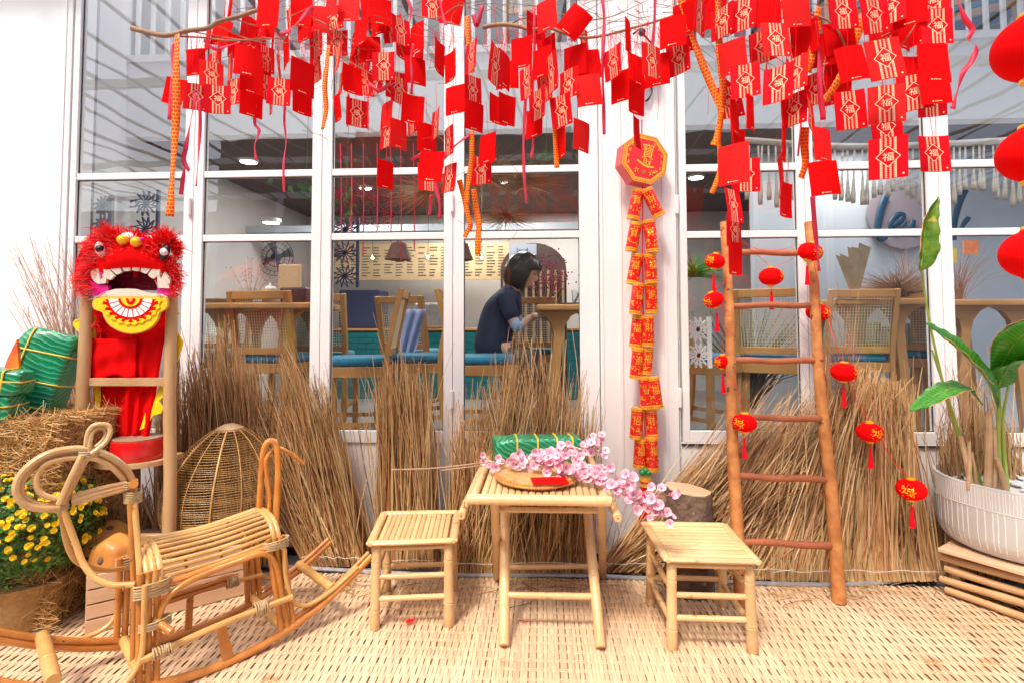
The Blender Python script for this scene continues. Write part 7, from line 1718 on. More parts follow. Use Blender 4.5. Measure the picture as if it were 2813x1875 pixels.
for i, (x0, y0, x1, y1, t, s, k) in enumerate(E):
    rd = random.Random(1000+i); wpx = x1-x0; hpx = (y1-y0)-abs(s)*0.5
    cx, cy = (x0+x1)/2, (y0+y1)/2
    hn_ = 78+26*max(0, min(1, (cx-900)/1500.0))      # usual height there
    hh = max(hn_*0.94, min(hn_*1.2, hpx)); Z = F*EH/hh; Z = max(1.5, min(2.5, Z))
    Z += (k if k < 5 else 0)*0.035+rd.uniform(-0.008,0.008)
    wn = F*EW/Z; rz = math.acos(max(0.12, min(1, wpx/wn))) if wpx < wn*0.97 else rd.uniform(-0.12,0.12)
    if rz > 0.25: rz = abs(rz)*(1 if s > 0 else -1)
    ry = 0
    if abs(rz) < 0.3: ry = math.atan2(s, wpx)*0.8
    else: ry = rd.uniform(-0.05,0.05)
    if k == 5: ry = R(38)
    if k == 6: ry = R(13)
    v_ = rd.randrange(6); me, f_ = (FV if t == 'F' else BV)[v_]
    o = objm('red_envelope', me)
    c = PZ(cx, cy, Z); Mx = Matrix.Rotation(rz+YAW*0.0, 4, 'Z') @ Matrix.Rotation(ry, 4, 'Y') @ Matrix.Rotation(R(rd.uniform(-5,5)), 4, 'X')
    o.matrix_world = Matrix.Translation(c) @ Mx @ Matrix.Translation(V(0,0,EH/2)); 
    loc, rot, sca = o.matrix_world.decompose(); o.location = loc; o.rotation_euler = rot.to_euler()
    pr_ = objm('gold_print' if t == 'F' else 'gold_logo', (PF if t == 'F' else PB_)[v_]); pr_.parent = o
    st_ = objm('string', me_str); st_.parent = o; Ls = rd.uniform(0.06,0.2); st_.scale = (1,1,Ls); st_.rotation_euler = (rot.to_matrix().inverted() @ Matrix.Rotation(rd.uniform(-0.12,0.12),3,'Y')).to_euler()
    d, rw, _, _, _ = info[i]; n, tot = rank[i]
    tilt = 'turned sideways' if abs(rz) > 0.75 else ('tilted' if abs(ry) > 0.12 else 'facing front')
    face = 'red envelope with gold lucky print' if t == 'F' else 'plain red envelope'
    lab = '%s, %s, in %s row before %s' % (face, tilt, rw, d)
    lab = '%s, %s, %sin %s row before %s' % (face, tilt, (ordn[n]+' from left ') if tot > 1 else '', rw, d)
    wds = lab.split()
    if len(wds) > 16: lab = lab.replace('red envelope with gold lucky print', 'gold-printed red envelope').replace(', turned sideways', ' sideways')
    tag(o, lab, 'red envelope', 'red lucky money envelopes hanging from the branches')

# ---------------------------------------------------------------- ribbons
def fret_mat():
    m = mat('gold_fret_ribbon', (0.90,0.10,0.01), rough=0.4); N = m.node_tree.nodes; L = m.node_tree.links; P = N['Principled BSDF']
    uv = N.new('ShaderNodeUVMap'); uv.uv_map = 'UVMap'; br = N.new('ShaderNodeTexBrick'); br.inputs['Color1'].default_value = (0.86,0.02,0.001,1); br.inputs['Color2'].default_value = (0.92,0.07,0.002,1); br.inputs['Mortar'].default_value = (0.92,0.42,0.012,1)
    br.inputs['Scale'].default_value = 1.0; br.inputs['Mortar Size'].default_value = 0.035; br.inputs['Brick Width'].default_value = 0.42; br.inputs['Row Height'].default_value = 0.24; br.offset = 0.5
    mp = N.new('ShaderNodeMapping'); mp.inputs['Scale'].default_value = (1.0,1.0,1); L.new(uv.outputs[0], mp.inputs[0]); L.new(mp.outputs[0], br.inputs[0]); L.new(br.outputs['Color'], P.inputs['Base Color']); return m
m_fret = fret_mat()
def ribbon(pts, w_, m, label, dz=-0.03, twist=0.6, seed=0, group='ribbons tied to the branches', pxz=None):
    rd = random.Random(seed); c_ = cr([Bp(x, y, dz) for x, y in pts], 8); n = len(c_); b = MB(); uv = []; L_ = 0; tws = [rd.uniform(-twist, twist)]
    ph = rd.uniform(0,6)
    for i, p in enumerate(c_):
        if i: L_ += (p-c_[i-1]).length
        d = (c_[min(i+1,n-1)]-c_[max(0,i-1)]).normalized(); s = d.cross(V(0,1,0)).normalized(); a = twist*math.sin(ph+i*0.22)*1.2; nr = s.cross(d); s2 = s*math.cos(a)+nr*math.sin(a)
        for e in (-1,1): b.vert(p+s2*e*w_/2); uv.append(((e+1)/2, L_/w_/2.0))
    for i in range(n-1): b.face((2*i, 2*i+1, 2*i+3, 2*i+2))
    b.uv = uv; o = b.build('ribbon', m, smooth=True); s_ = o.modifiers.new('t','SOLIDIFY'); s_.thickness = 0.0008
    return tag(o, label, 'ribbon', group)
fr = [([(487,95),(484,200),(484,300),(479,400),(472,500),(467,595)],0.032,'long orange ribbon with gold fret hanging before the leftmost door'),
      ([(1282,45),(1285,90),(1290,140),(1298,200)],0.022,'short orange gold ribbon tied high between third and fourth door'),
      ([(1296,360),(1296,430),(1290,480),(1284,520),(1282,560)],0.020,'orange gold ribbon hanging beside the post of the fourth door'),
      ([(1262,495),(1274,540),(1285,590),(1292,620),(1282,640),(1277,652)],0.021,'curling orange gold ribbon, left of the lowest pair'),
      ([(1302,520),(1308,570),(1315,620),(1313,660),(1312,700)],0.024,'orange gold ribbon, lowest one before the fourth door'),
      ([(1524,310),(1524,350),(1526,400),(1530,462)],0.019,'narrow orange ribbon right of the gold print envelopes before the fourth door'),
      ([(1868,-10),(1884,40),(1905,110),(1935,190),(1965,260),(1980,300)],0.026,'diagonal gold fret ribbon at the left of the first window leaf'),
      ([(1972,-10),(1974,80),(1978,160),(1985,230),(1982,300),(1972,370),(1960,400)],0.024,'gold fret ribbon hanging straight over the left ladder rail'),
      ([(1982,300),(1975,380),(1978,460),(1968,500),(1955,532)],0.018,'red tail of ribbon ending above the left lantern'),
      ([(2250,20),(2240,100),(2228,160),(2220,200)],0.026,'orange gold ribbon tied at the top between first and second window leaf'),
      ([(2372,40),(2350,110),(2320,190),(2285,250),(2262,280)],0.026,'orange gold ribbon running diagonally before the second window leaf'),
      ([(2212,350),(2210,400),(2212,450),(2200,490)],0.026,'wide orange gold ribbon hanging over the post right of the ladder'),
      ([(903,125),(898,180),(892,240),(896,300),(886,356)],0.020,'narrow orange gold ribbon between the second and third door')]
for i, (p, w_, lb) in enumerate(fr): ribbon(p, w_, m_fret, lb, dz=-0.05 if i not in (3,4) else 0.0, seed=i, twist=0.35)
pk = [([(478,120),(474,170),(470,220),(466,330)],0.016,'pink ribbon trailing beside the orange one at the left'),([(540,255),(525,330),(512,400),(505,440),(520,470)],0.018,'curled pink ribbon before the post of the leftmost door'),([(548,270),(550,340),(546,420),(539,512)],0.013,'straight dark pink ribbon before the leftmost post'),
      ([(508,455),(502,500),(497,535)],0.016,'short pink ribbon end left of the first post'),([(785,260),(781,330),(786,390),(779,450),(780,528)],0.010,'thin pink ribbon hanging before the second door'),([(702,290),(700,340),(712,360),(700,400),(704,440)],0.013,'pink ribbon twisted before the second door'),
      ([(1135,120),(1128,160),(1132,210),(1130,260)],0.012,'pink ribbon above the left part of the third door'),([(1290,370),(1240,410),(1205,450),(1195,500),(1208,560),(1207,600)],0.016,'pale pink ribbon looping low between third and fourth door'),([(1448,180),(1442,300),(1438,400),(1440,480),(1446,560)],0.013,'long pink ribbon hanging low before the fourth door'),
      ([(1466,20),(1468,140),(1462,260),(1465,380),(1460,435)],0.013,'pale pink ribbon before the centre of the fourth door'),([(1655,-10),(1660,60),(1655,180),(1658,280),(1660,370)],0.013,'pink and dark red ribbon at the left edge of the pillar'),([(1800,-10),(1798,60),(1790,150)],0.012,'pink ribbon at the top of the pillar'),
      ([(2242,60),(2252,160),(2252,240),(2262,330)],0.018,'pink ribbon hanging before the post right of the ladder'),([(2627,-10),(2650,50),(2670,80),(2660,110),(2682,130),(2668,170),(2645,200),(2630,250),(2617,300)],0.018,'long curling pink ribbon near the big lanterns at the right'),([(2232,540),(2238,620),(2246,700),(2250,745)],0.016,'pink ribbon falling in front of the right ladder rail'),
      ([(860,20),(830,50),(800,80),(770,96)],0.020,'pink ribbon crossing diagonally at the top of the second door'),([(1015,230),(1040,250),(1060,240),(1085,228)],0.016,'small pink bow above the third door'),([(1180,390),(1160,420),(1130,440)],0.014,'pink scrap of ribbon low before the third door'),([(2196,100),(2190,200),(2200,330),(2192,430)],0.007,'thin red cord loop before the post right of the ladder'),([(1185,535),(1182,580),(1178,590)],0.012,'short red ribbon end hanging inside the third door view'),
      ([(1115,-10),(1130,30),(1120,80)],0.014,'pink ribbon end at the top above the third door'),([(560,110),(590,135),(630,125),(660,115)],0.016,'looped pink ribbon on the thick branch'),([(1210,0),(1215,40),(1225,70)],0.014,'short pink ribbon near the top post of the third door'),([(1300,40),(1310,70),(1325,15)],0.018,'folded pink ribbon beside the short orange ribbon')]
for i, (p, w_, lb) in enumerate(pk): ribbon(p, w_, m_pink, lb, dz=rd.uniform(-0.07,0.05), seed=50+i, twist=0.7)
# tie strings gathered on the branches
b = MB(); rd = random.Random(14)
for (xa, ya, xb, yb, n) in ((455,98,700,90,26),(1330,78,1700,100,54),(1660,98,1880,30,44),(700,60,1000,190,36),(1950,0,2500,60,60),(1000,120,1300,60,24)):
    for k in range(n):
        u = rd.random(); x = xa+(xb-xa)*u; y = ya+(yb-ya)*u; dz = rd.uniform(-0.02,0.02); l = rd.uniform(25,120)
        b.tube([Bp(x,y,dz), Bp(x+rd.gauss(0,5),y+l*0.5,dz), Bp(x+rd.gauss(0,8),y+l,dz)], 0.0009, 3, cap=False)
for (px, y0, y1) in ((1806,230,326),(2056,560,640),(2148,120,260),(2165,440,520),(1944,200,315),(1752,0,110),(2568,250,375),(1060,400,450)): b.tube([Bp(px,y0,0), Bp(px+3,(y0+y1)/2,0), Bp(px,y1,0)], 0.0009, 3, cap=False)
tag(b.build('tie_strings', m_redstr), 'many thin red strings looped over the branches', 'strings', kind='stuff')

# ---------------------------------------------------------------- firecracker string with octagon plaque
m_crack = mat('cracker_red', (0.80,0.008,0.006), (0.7,0.006,0.005), rough=0.3, scale=8, coat=0.4)
m_crgold = mat('cracker_gold', (0.95,0.62,0.06), (0.85,0.40,0.03), rough=0.3, scale=60, metal=0.3)
YF = W-0.12
fk = empty('firecracker_string', PW(1765,520,YF), 'string of red and gold toy firecrackers with octagon plaque and tassel hanging on the pillar', 'firecracker decoration')
oc = PW(1772,437,YF-0.04); Mo = Matrix.Translation(oc) @ Matrix.Rotation(R(17), 4, 'Z') @ Matrix.Rotation(R(8), 4, 'Y'); RO = 0.146
oct_ = lambda r_: [(r_*math.cos(R(22.5+45*k)), r_*math.sin(R(22.5+45*k))) for k in range(8)]
b = MB(); b.prism(oct_(RO)[::-1], Mo, 0.085, m=0); b.build('plaque', m_crack, fk, bevel=0.002)
def ringm(r0, r1, y): 
    b = MB(); a_, c_ = oct_(r0), oct_(r1)
    for k in range(8): k2 = (k+1) % 8; b.quad(*[Mo @ V(x, y, z) for x, z in (a_[k], a_[k2], c_[k2], c_[k])])
    return b
ringm(RO*0.985, RO*0.80, -0.0012).build('gold_border', m_crgold, fk); ringm(RO*0.945, RO*0.925, -0.0022).build('red_line', m_crack, fk)
b = MB()
for k in range(8):
    (xa, za), (xb, zb_) = oct_(RO*0.88)[k], oct_(RO*0.88)[(k+1) % 8]
    for j in range(7):
        u = (j+0.5)/7; x, z = xa+(xb-xa)*u, za+(zb_-za)*u; s = 0.0045; b.tri(*[Mo @ V(x+s*math.cos(q+k), -0.003, z+s*math.sin(q+k)) for q in (0,2.1,4.2)])
b.build('border_motif', m_crack, fk)['kind'] = 'stuff'
GL = {ch: glyph(ch) for ch in '寶財福招進春吉利大恭喜發貝'}
def flat_glyph(ch, M, x, z, h, m, parent, y=-0.002, sx=1.0, name='gold_character'):
    vs, fs, (gw, gh) = GL[ch]; s = h/gh; b = MB()
    for vx, vy, vz in vs: b.vert(M @ V(x+vx*s*sx, y, z+vy*s))
    b.f = fs; b.m = [0]*len(fs); return b.build(name, m, parent)
flat_glyph('寶', Mo, 0.012, 0.045, 0.085, m_crgold, fk, sx=0.85); flat_glyph('財', Mo, 0.014, -0.022, 0.050, m_crgold, fk)
b = MB(); pts = [(-0.05,-0.018),(-0.02,-0.036),(0.02,-0.046),(0.052,-0.042),(0.06,-0.034),(0.03,-0.034),(-0.01,-0.026),(-0.045,-0.010)]; i0 = [b.vert(Mo @ V(x,-0.002,z)) for x,z in pts]; b.face(i0); b.build('gold_stroke', m_crgold, fk)
for a, ch in ((20,'招'),(0,'財'),(-20,'進'),(42,'大'),(62,'吉'),(140,'利'),(160,'福'),(180,'春'),(200,'喜'),(118,'發')):
    flat_glyph(ch, Mo, RO*0.70*math.cos(R(a)), RO*0.70*math.sin(R(a)), 0.018, m_crgold, fk)
for (x, z, r_) in ((-0.045,-0.07,0.016),(0.0,-0.075,0.013),(0.045,-0.072,0.018),(0.07,-0.06,0.012)):
    b = MB()
    for k in range(5): a = 2*math.pi*k/5; b.tube([Mo @ V(x+0.3*r_*math.cos(a),-0.003,z+0.3*r_*math.sin(a)), Mo @ V(x+r_*math.cos(a+0.5),-0.003,z+r_*math.sin(a+0.5))], 0.0022, 5)
    b.build('gold_motif', m_crgold if x else m_stem, fk)['kind'] = 'stuff'
def cracker(x0, y0, x1, y1, dy=0.0, seed=0, chars='福大吉', r_=0.034):
    rd = random.Random(seed); a = PW(x0, y0, YF+dy); c = PW(x1, y1, YF+dy); L_ = (c-a).length; zx = (a-c).normalized(); xx = zx.cross(V(0,-1,0)).normalized()*-1; yy = zx.cross(xx)
    M = Matrix(((xx.x,yy.x,zx.x,c.x),(xx.y,yy.y,zx.y,c.y),(xx.z,yy.z,zx.z,c.z),(0,0,0,1)))
    if (M.to_3x3() @ V(0,1,0)).y > 0: pass
    o_ = MB(); o_.lathe([(r_*0.9,0.0),(r_,0.004),(r_,L_-0.004),(r_*0.88,L_)], 20, M); body = o_.build('firecracker', m_crack, fk, smooth='auto')
    for z0_, z1_ in ((-0.001,0.024),(L_-0.021,L_+0.001)):
        b = MB(); b.lathe([(r_*0.6,z0_),(r_+0.0012,z0_+0.003),(r_+0.0012,z1_-0.003),(r_*0.6,z1_)], 20, M); b.build('gold_band', m_crgold, body, smooth='auto')
    b = MB()      # small red motif on the gold bands and gold scatter on the body
    front = M.to_3x3().inverted() @ V(0,-1,0); a0 = math.atan2(front.y, front.x); rr_ = r_+0.0016
    def cyl(u, z): an = a0+u/r_; return M @ V(rr_*math.cos(an), rr_*math.sin(an), z)
    sgn = 1 if (cyl(0.01, 0)-cyl(0,0)).x > 0 else -1
    def glyphc(ch, u0, z0, h, sx=1.0):
        vs, fs, (gw, gh) = GL[ch]; s = h/gh; i0 = len(b.v)
        for vx, vy, vz in vs: b.vert(cyl(sgn*(u0+vx*s*sx), z0+vy*s))
        for f_ in fs: b.face([i0+k for k in f_])
    big = chars[0]; glyphc(big, rd.choice((-0.006,0.0,0.006)), L_*0.62, 0.050, 0.8)
    for j, ch in enumerate(chars[1:]+'喜發'): glyphc(ch, 0.026 if j % 2 else -0.028, L_*(0.72-0.17*j), 0.019)
    for j in range(16):
        u, z = rd.uniform(-0.045,0.045), rd.uniform(0.032, L_*0.42); s = rd.uniform(0.002,0.005); n_ = 6; i0 = len(b.v)
        for q in range(n_): b.vert(cyl(u+s*math.cos(2*math.pi*q/n_)*rd.uniform(0.6,1.4), z+s*math.sin(2*math.pi*q/n_)*rd.uniform(0.6,1.4)))
        b.face(range(i0,i0+n_))
    for j in range(9):
        u, z = rd.uniform(-0.04,0.04), rd.uniform(L_*0.8, L_-0.024); s = 0.003; i0 = len(b.v)
        for q in range(5): b.vert(cyl(u+s*math.cos(1.26*q), z+s*math.sin(1.26*q)))
        b.face(range(i0,i0+5))
    b.build('gold_figures', m_crgold, body)
    b = MB(); rr_ = r_+0.002
    for z in (0.0125, L_-0.0105):
        for j in range(15): u = -0.05+j*0.0072; i0 = len(b.v); s = 0.0024; [b.vert(cyl(u+s*math.cos(1.57*q), z+s*1.6*math.sin(1.57*q))) for q in range(4)]; b.face(range(i0,i0+4))
    b.build('band_motif', m_crack, body)['kind'] = 'stuff'
Cr = [(1753,520,1738,605,0,'寶'),(1775,520,1812,596,-0.02,'財'),(1748,612,1733,692,0,'寶'),(1782,605,1793,695,-0.01,'寶'),(1752,698,1736,782,0.01,'福'),(1785,698,1790,780,0,'福'),(1755,778,1744,865,-0.01,'春'),(1788,778,1790,862,0.01,'進'),
      (1754,868,1744,955,0.01,'福'),(1780,866,1780,952,0,'財'),(1754,955,1746,1040,0,'進'),(1779,955,1773,1028,0.01,'福'),(1770,1032,1777,1122,-0.01,'春'),(1793,1034,1805,1120,-0.02,'福'),(1752,1118,1746,1204,0,'招'),(1786,1120,1793,1200,0.01,'財'),(1760,1204,1756,1284,0.01,'福'),(1789,1198,1793,1292,-0.01,'福')]
for i, (x0,y0,x1,y1,dy,ch) in enumerate(Cr): cracker(x0, y0, x1, y1, dy, i, chars=ch+'大吉')
cane('cord', [PW(1763,330,YF), PW(1765,515,YF+0.02), PW(1767,900,YF+0.03), PW(1774,1300,YF+0.02)], 0.0035, m_redstr, fk)
for x, y in ((1765,1296),(1781,1297),(1773,1290)):
    b = MB(); M = Matrix.Translation(PW(x,y,YF-0.02)); b.lathe([(0.019*math.sin(math.pi*i/10), -0.016*math.cos(math.pi*i/10)) for i in range(11)], 16, M); b.build('green_bead', mat('green_bead', (0.0,0.28,0.06), rough=0.2, coat=0.5), fk, smooth=True)
tc_ = PW(1774,1330,YF-0.01); zt3 = PW(1774,1308,YF).z; zb3 = PW(1774,1332,YF).z; zb4 = PW(1774,1508,YF).z
b = MB(); b.lathe([(0.0,zt3-tc_.z+0.003),(0.031,zt3-tc_.z),(0.032,zb3-tc_.z),(0,zb3-tc_.z)], 24, Matrix.Translation(tc_)); b.build('tassel_cap', m_crgold, fk, smooth='auto')
b = MB(); b.lathe([(0.0325,zt3-tc_.z-0.018),(0.033,zt3-tc_.z-0.02),(0.033,zt3-tc_.z-0.026),(0.0325,zt3-tc_.z-0.028)], 24, Matrix.Translation(tc_)); b.build('cap_line', m_crack, fk)
b = MB(); rd = random.Random(2)
for k in range(260):
    a = rd.uniform(0,6.3); q = math.sqrt(rd.random()); p = V(tc_.x+0.028*q*math.cos(a), tc_.y+0.028*q*math.sin(a), zb3+0.004); e = V(tc_.x+0.040*q*math.cos(a), tc_.y+0.036*q*math.sin(a), zb4+rd.uniform(-0.02,0.03))
    b.tube([p, p.lerp(e,0.5)+V(0.006*math.cos(a),0.006*math.sin(a),0), e], [0.0022,0.0024,0.0016], 3, cap=False, t=rd.random())
b.build('tassel_threads', m_redstr, fk)['kind'] = 'stuff'

# spotlight on the pillar
spc = PW(1748,190,W-0.1); spt = empty('spotlight', spc, 'small black spotlight clamped high on the pillar behind the envelopes', 'spotlight')
b = MB(); b.lathe([(0.045,-0.06),(0.05,-0.055),(0.042,0.03),(0.025,0.06),(0,0.06)], 20, Matrix.Translation(spc) @ Matrix.Rotation(R(25),4,'Y')); b.build('lamp_head', m_blk, spt, smooth='auto')
b = MB(); b.tube([PW(1738,95,W-0.05), PW(1760,78,W-0.07), PW(1772,100,W-0.07), PW(1790,120,W-0.07), PW(1786,140,W-0.07)], 0.006, 6); b.build('bracket', m_blk, spt, smooth=True)
b = MB(); b.lathe([(0.02,0),(0.02,0.02),(0.0,0.024)], 14, Matrix.Translation(PW(1763,92,W-0.06)) @ Matrix.Rotation(R(90),4,'X')); b.build('knob', m_blk, spt)
sc2 = PW(1792,160,W-0.09); b = MB(); b.lathe([(0.04,-0.05),(0.045,-0.045),(0.04,0.03),(0.02,0.05),(0,0.05)], 20, Matrix.Translation(sc2)); b.build('lamp_head', m_blk, spt, smooth='auto')
cane('cable', [PW(1786,230,W-0.04), PW(1790,250,W-0.04), PW(1782,272,W-0.05), PW(1774,278,W-0.03)], 0.006, m_blk, spt)

# ---------------------------------------------------------------- small lanterns on the ladder
m_lant = m_redfelt
FUG = GL['福']
def lantern(px, py, dyy, rx_px, label, rot=0, tilt=0, tassel=True):
    Yd = W-0.35+dyy; c = PW(px, py, Yd); r_ = rx_px/F*Yd; o = empty('small_lantern', c, label, 'lantern', 'small red lanterns on a cord round the ladder')
    M = Matrix.Translation(c) @ Matrix.Rotation(R(tilt), 4, 'Y') @ Matrix.Rotation(R(rot), 4, 'Z'); h_ = r_*0.76
    b = MB(); b.lathe([(r_*math.sin(math.pi*i/14)**0.85 if 0 < i < 14 else 0, -h_*math.cos(math.pi*i/14)) for i in range(15)], 28, M, rfun=lambda a,k: 1+0.012*abs(math.cos(6*a))); b.build('globe', m_lant, o, smooth=True)
    for s in (-1,1):
        b = MB(); b.lathe([(r_*0.30,-0.004),(r_*0.32,0),(r_*0.30,0.009),(0,0.009)] if s > 0 else [(0,-0.009),(r_*0.30,-0.009),(r_*0.32,0),(r_*0.30,0.004)], 18, M @ Matrix.Translation(V(0,0,s*h_*0.95))); b.build('gold_cap', m_gold, o, smooth='auto')
    b = MB(); vs, fs, (gw, gh) = FUG; s = r_*0.85/gh
    for x, y, z in vs:
        X, Z = x*s, y*s; k = max(0.05, 1-(X/r_)**2-(Z/h_)**2); b.vert(M @ V(X, -r_*math.sqrt(k)-0.0012, Z))
    b.f = fs; b.m = [0]*len(fs); b.build('gold_character', m_gold, o)
    i0 = MB(); 
    for k in range(8):
        a = 2*math.pi*k/8; X, Z = 0.48*r_*math.cos(a), 0.48*r_*math.sin(a); kk = math.sqrt(max(0.05, 1-(X/r_)**2-(Z/h_)**2)); i0.lathe([(0,-0.002),(0.004,0),(0,0.002)], 6, M @ Matrix.Translation(V(X, -r_*kk-0.0008, Z)))
    i0.build('gold_petals', m_gold, o)['kind'] = 'stuff'
    if tassel:
        b = MB(); z0_ = -h_-0.008; p = M @ V(0,0,z0_)
        b.tube([p, p+V(0,0,-0.02)], 0.0016, 5); b.lathe([(0.002,0),(0.006,-0.008),(0.006,-0.02),(0.010,-0.07),(0.013,-0.10),(0,-0.10)][::-1], 9, Matrix.Translation(p+V(0,0,-0.02))); b.build('tassel', m_redstr, o, smooth='auto')
Ln = [(1964,718,0.12,26,'small red lantern left of the ladder, highest on that side',-50,10),(1960,824,0.12,27,'small red lantern left of the ladder, second from the top',-60,-20),(2118,760,0.16,31,'small red lantern hanging centrally under the top rung',55,0),(2226,692,0.06,31,'small red lantern before the top of the right rail',20,20),
      (2247,858,0.2,30,'small red lantern half hidden by the right rail under the second rung',30,10),(1985,993,0.1,22,'small red lantern half hidden by the left rail at the third rung',-60,0),(2318,1021,0.05,32,'small red lantern right of the ladder near the plant leaf',50,4),(2045,1160,-0.05,31,'small red lantern before the fourth rung at the left rail',-50,3),
      (2389,1186,0.0,32,'small red lantern on the broom sheaf, facing front',5,0),(2503,1343,-0.08,35,'small red lantern lowest on the cord, beside the planter',-45,0)]
for l in Ln: lantern(*l)
b = MB()
def lp_(i, dx=0, dy=-24): return PW(Ln[i][0]+dx, Ln[i][1]+dy, W-0.35+Ln[i][2])
for chain in (([lp_(2), PW(2080,700,W-0.2), PW(2040,668,W-0.25)],), ([lp_(2), PW(2170,715,W-0.22), lp_(3,-28,0)],), ([lp_(3,10,28), PW(2250,800,W-0.25), lp_(4)],), ([lp_(4,22,0), PW(2290,930,W-0.3), lp_(6)],), ([lp_(6,20,10), PW(2355,1100,W-0.3), lp_(8)],), ([lp_(8,22,0), PW(2450,1260,W-0.4), lp_(9)],),
              ([PW(1998,690,W-0.25), lp_(0)],), ([PW(2003,760,W-0.25), lp_(1)],), ([lp_(1,24,8), PW(1988,900,W-0.27), lp_(5)],), ([lp_(5,20,0), PW(2026,1080,W-0.38), lp_(7)],), ([PW(2000,640,W-0.22), PW(2100,690,W-0.2), PW(2200,672,W-0.25)],)):
    b.tube(cr(chain[0],5), 0.0016, 4, cap=False)
tag(b.build('lantern_cord', m_redstr), 'thin red cord linking the small lanterns round the ladder', 'cord', kind='stuff')

# ---------------------------------------------------------------- three big lanterns at the right edge
for i, (px, py, rp, hp, lb) in enumerate(((2850,130,100,96,'big red cloth lantern, topmost of the three at the right edge'),(2853,422,92,82,'big red cloth lantern, middle one of the three at the right edge'),(2860,697,90,76,'big red cloth lantern, lowest of the three at the right edge'))):
    c = PZ(px, py, 1.95); r_ = rp/F*1.95; h_ = hp/F*1.95*0.92; o = empty('big_lantern', c, lb, 'lantern', 'big red lanterns hanging at the right edge')
    M = Matrix.Translation(c)
    b = MB(); b.lathe([(0.05,-h_)]+[(r_*math.sin(math.pi*k/20)**0.9, -h_*math.cos(math.pi*k/20)) for k in range(3,18)]+[(0.05,h_)], 56, M, rfun=lambda a,k: 1+0.014*abs(math.cos(12*a))); b.build('shade', m_redfelt, o, smooth=True)
    for s in (-1,1): b = MB(); b.lathe([(0.052,-0.008),(0.054,0.0),(0.052,0.008),(0.0,0.008)], 24, M @ Matrix.Translation(V(0,0,s*h_))); b.build('gold_cap', m_gold, o, smooth='auto')
    b = MB(); b.tube([c+V(0,0,h_), c+V(0,0,h_+0.12)], 0.002, 5); b.build('hanging_cord', m_redstr, o)

# ---------------------------------------------------------------- pink blossom branches on the table
m_petal = mat('pink_petal', (0.86,0.42,0.55), (0.93,0.72,0.78), rough=0.5, scale=50, trans=0.3, vary=0.18)
m_petal2 = mat('pink_centre', (0.75,0.08,0.28), rough=0.5); m_stamen = mat('stamen', (0.85,0.75,0.35), rough=0.5)
def flower_mesh(seed, cup):
    rd = random.Random(seed); b = MB()
    for k in range(5):
        a = 2*math.pi*k/5+rd.uniform(-.1,.1); u = V(math.cos(a), math.sin(a), 0); v = V(-u.y, u.x, 0); L_ = 0.020*rd.uniform(0.9,1.1); w_ = 0.0125
        prev = None
        for i, (t, ww, z) in enumerate(((0.05,0.12,0.0),(0.4,0.75,0.004*cup),(0.75,1.0,0.009*cup),(1.0,0.55,0.010*cup))):
            c = u*L_*t; zz = z+rd.uniform(-0.0006,0.0006); cur = [b.vert(c-v*w_*ww+V(0,0,zz+0.002)), b.vert(c+V(0,0,zz)), b.vert(c+v*w_*ww+V(0,0,zz+0.002))]
            if prev: b.face((prev[0],prev[1],cur[1],cur[0])); b.face((prev[1],prev[2],cur[2],cur[1]))
            prev = cur
    m0 = len(b.f)
    i0 = len(b.v); 
    for k in range(10): a = 2*math.pi*k/10; q = 0.0055*(1 if k % 2 else 0.6); b.vert((q*math.cos(a), q*math.sin(a), 0.0022))
    b.face(range(i0,i0+10), 1)
    for k in range(9):
        a = 2*math.pi*k/9; e = V(0.006*math.cos(a), 0.006*math.sin(a), 0.009); s = 0.0011; i0 = len(b.v)
        b.vert((0,0,0.002)); b.vert(e+V(-s,0,0)); b.vert(e+V(s,0,0)); b.vert(e+V(0,0,s*2)); b.face((i0,i0+1,i0+2), 1); b.face((i0+1,i0+2,i0+3), 2)
    return mesh_of(b, 'blossom', [m_petal, m_petal2, m_stamen])
FM = [flower_mesh(s, c) for s, c in ((1,0.6),(2,1.0),(3,1.5),(4,1.1))]
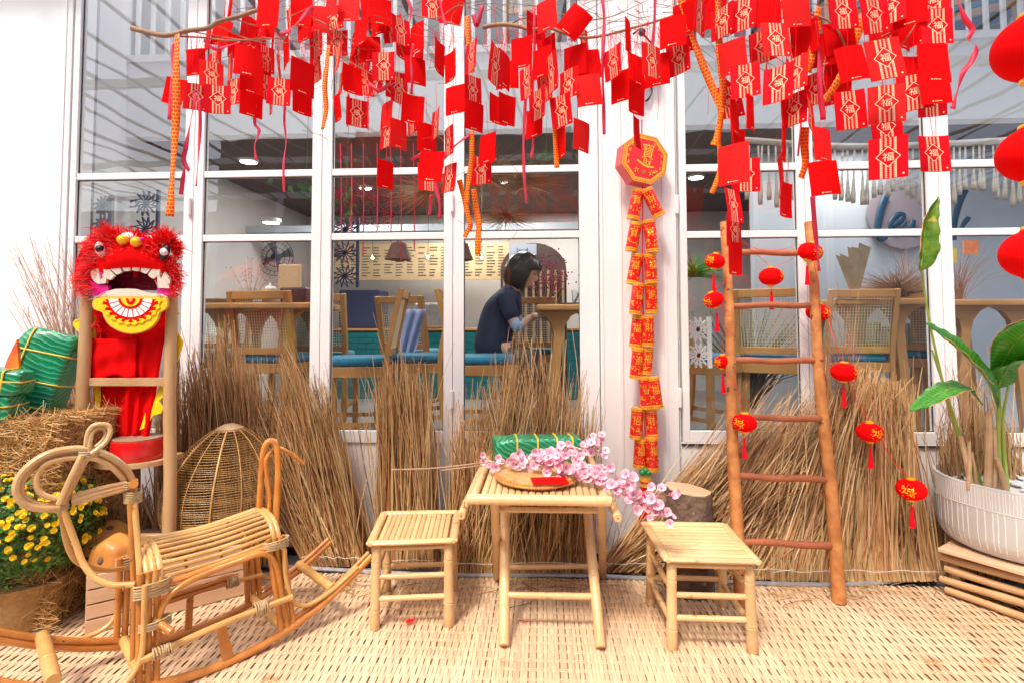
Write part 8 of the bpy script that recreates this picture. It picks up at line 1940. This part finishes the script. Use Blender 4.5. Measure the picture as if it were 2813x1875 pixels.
def blossom(label, stem, Zs, fl0, n, seed, subs):
    rd = random.Random(seed); P_ = [PZ(x, y, Z) for (x, y), Z in zip(stem, Zs)]; o = empty('blossom_branch', P_[0], label, 'blossom branch', 'artificial pink blossom branches on the table')
    cane('stem', P_, 0.0036, m_twig, o, n=7, rr=(1,0.5)); lines = [cr(P_, 8)[int(fl0*8):]]
    for k in range(subs):
        c_ = lines[0]; a = c_[rd.randrange(len(c_)//6, len(c_)*4//5)]; q = a+V(rd.uniform(0.03,0.15), rd.uniform(-0.09,0.02), rd.uniform(-0.05,0.045)); m = a.lerp(q,0.5)+V(0,0,0.02)
        cane('twiglet', [a,m,q], 0.0018, m_twig, o, k=4, n=5); lines.append(cr([a,m,q],4))
    for k in range(n):
        c_ = lines[0] if rd.random() < 0.5 else rd.choice(lines); p = c_[rd.randrange(len(c_))]+V(rd.gauss(0,0.014), rd.gauss(-0.012,0.014), rd.gauss(0.010,0.014))
        fo = objm('blossom', FM[rd.randrange(4)]); fo.parent = o; fo.matrix_parent_inverse = Matrix.Translation(-P_[0]); fo.location = p
        d = V(rd.gauss(0,0.5), -0.9+rd.gauss(0,0.4), 0.5+rd.gauss(0,0.4)); fo.rotation_mode = 'QUATERNION'; fo.rotation_quaternion = d.to_track_quat('Z','Y'); s = rd.uniform(0.6,1.1); fo.scale = (s,s,s)
    b = MB()
    for k in range(14):
        c_ = rd.choice(lines); p = c_[rd.randrange(len(c_))]; b.lathe([(0,-0.006),(0.005,-0.001),(0.004,0.004),(0,0.008)], 7, Matrix.Translation(p+V(rd.gauss(0,.01), -0.01, rd.gauss(0,.01))))
    b.build('buds', m_petal2, o)['kind'] = 'stuff'
blossom('pink blossom branch stretching across the table and hanging over its right edge', [(1076,1289),(1200,1284),(1330,1270),(1440,1268),(1540,1285),(1630,1312),(1700,1350),(1770,1395),(1850,1432)], [2.50,2.48,2.46,2.42,2.36,2.30,2.24,2.20,2.18], 2.0, 150, 1, 16)
blossom('shorter pink blossom branch lying behind the long one on the table', [(1212,1291),(1330,1276),(1440,1262),(1530,1248),(1600,1234),(1655,1212)], [2.52,2.50,2.48,2.48,2.48,2.48], 1.0, 78, 2, 9)
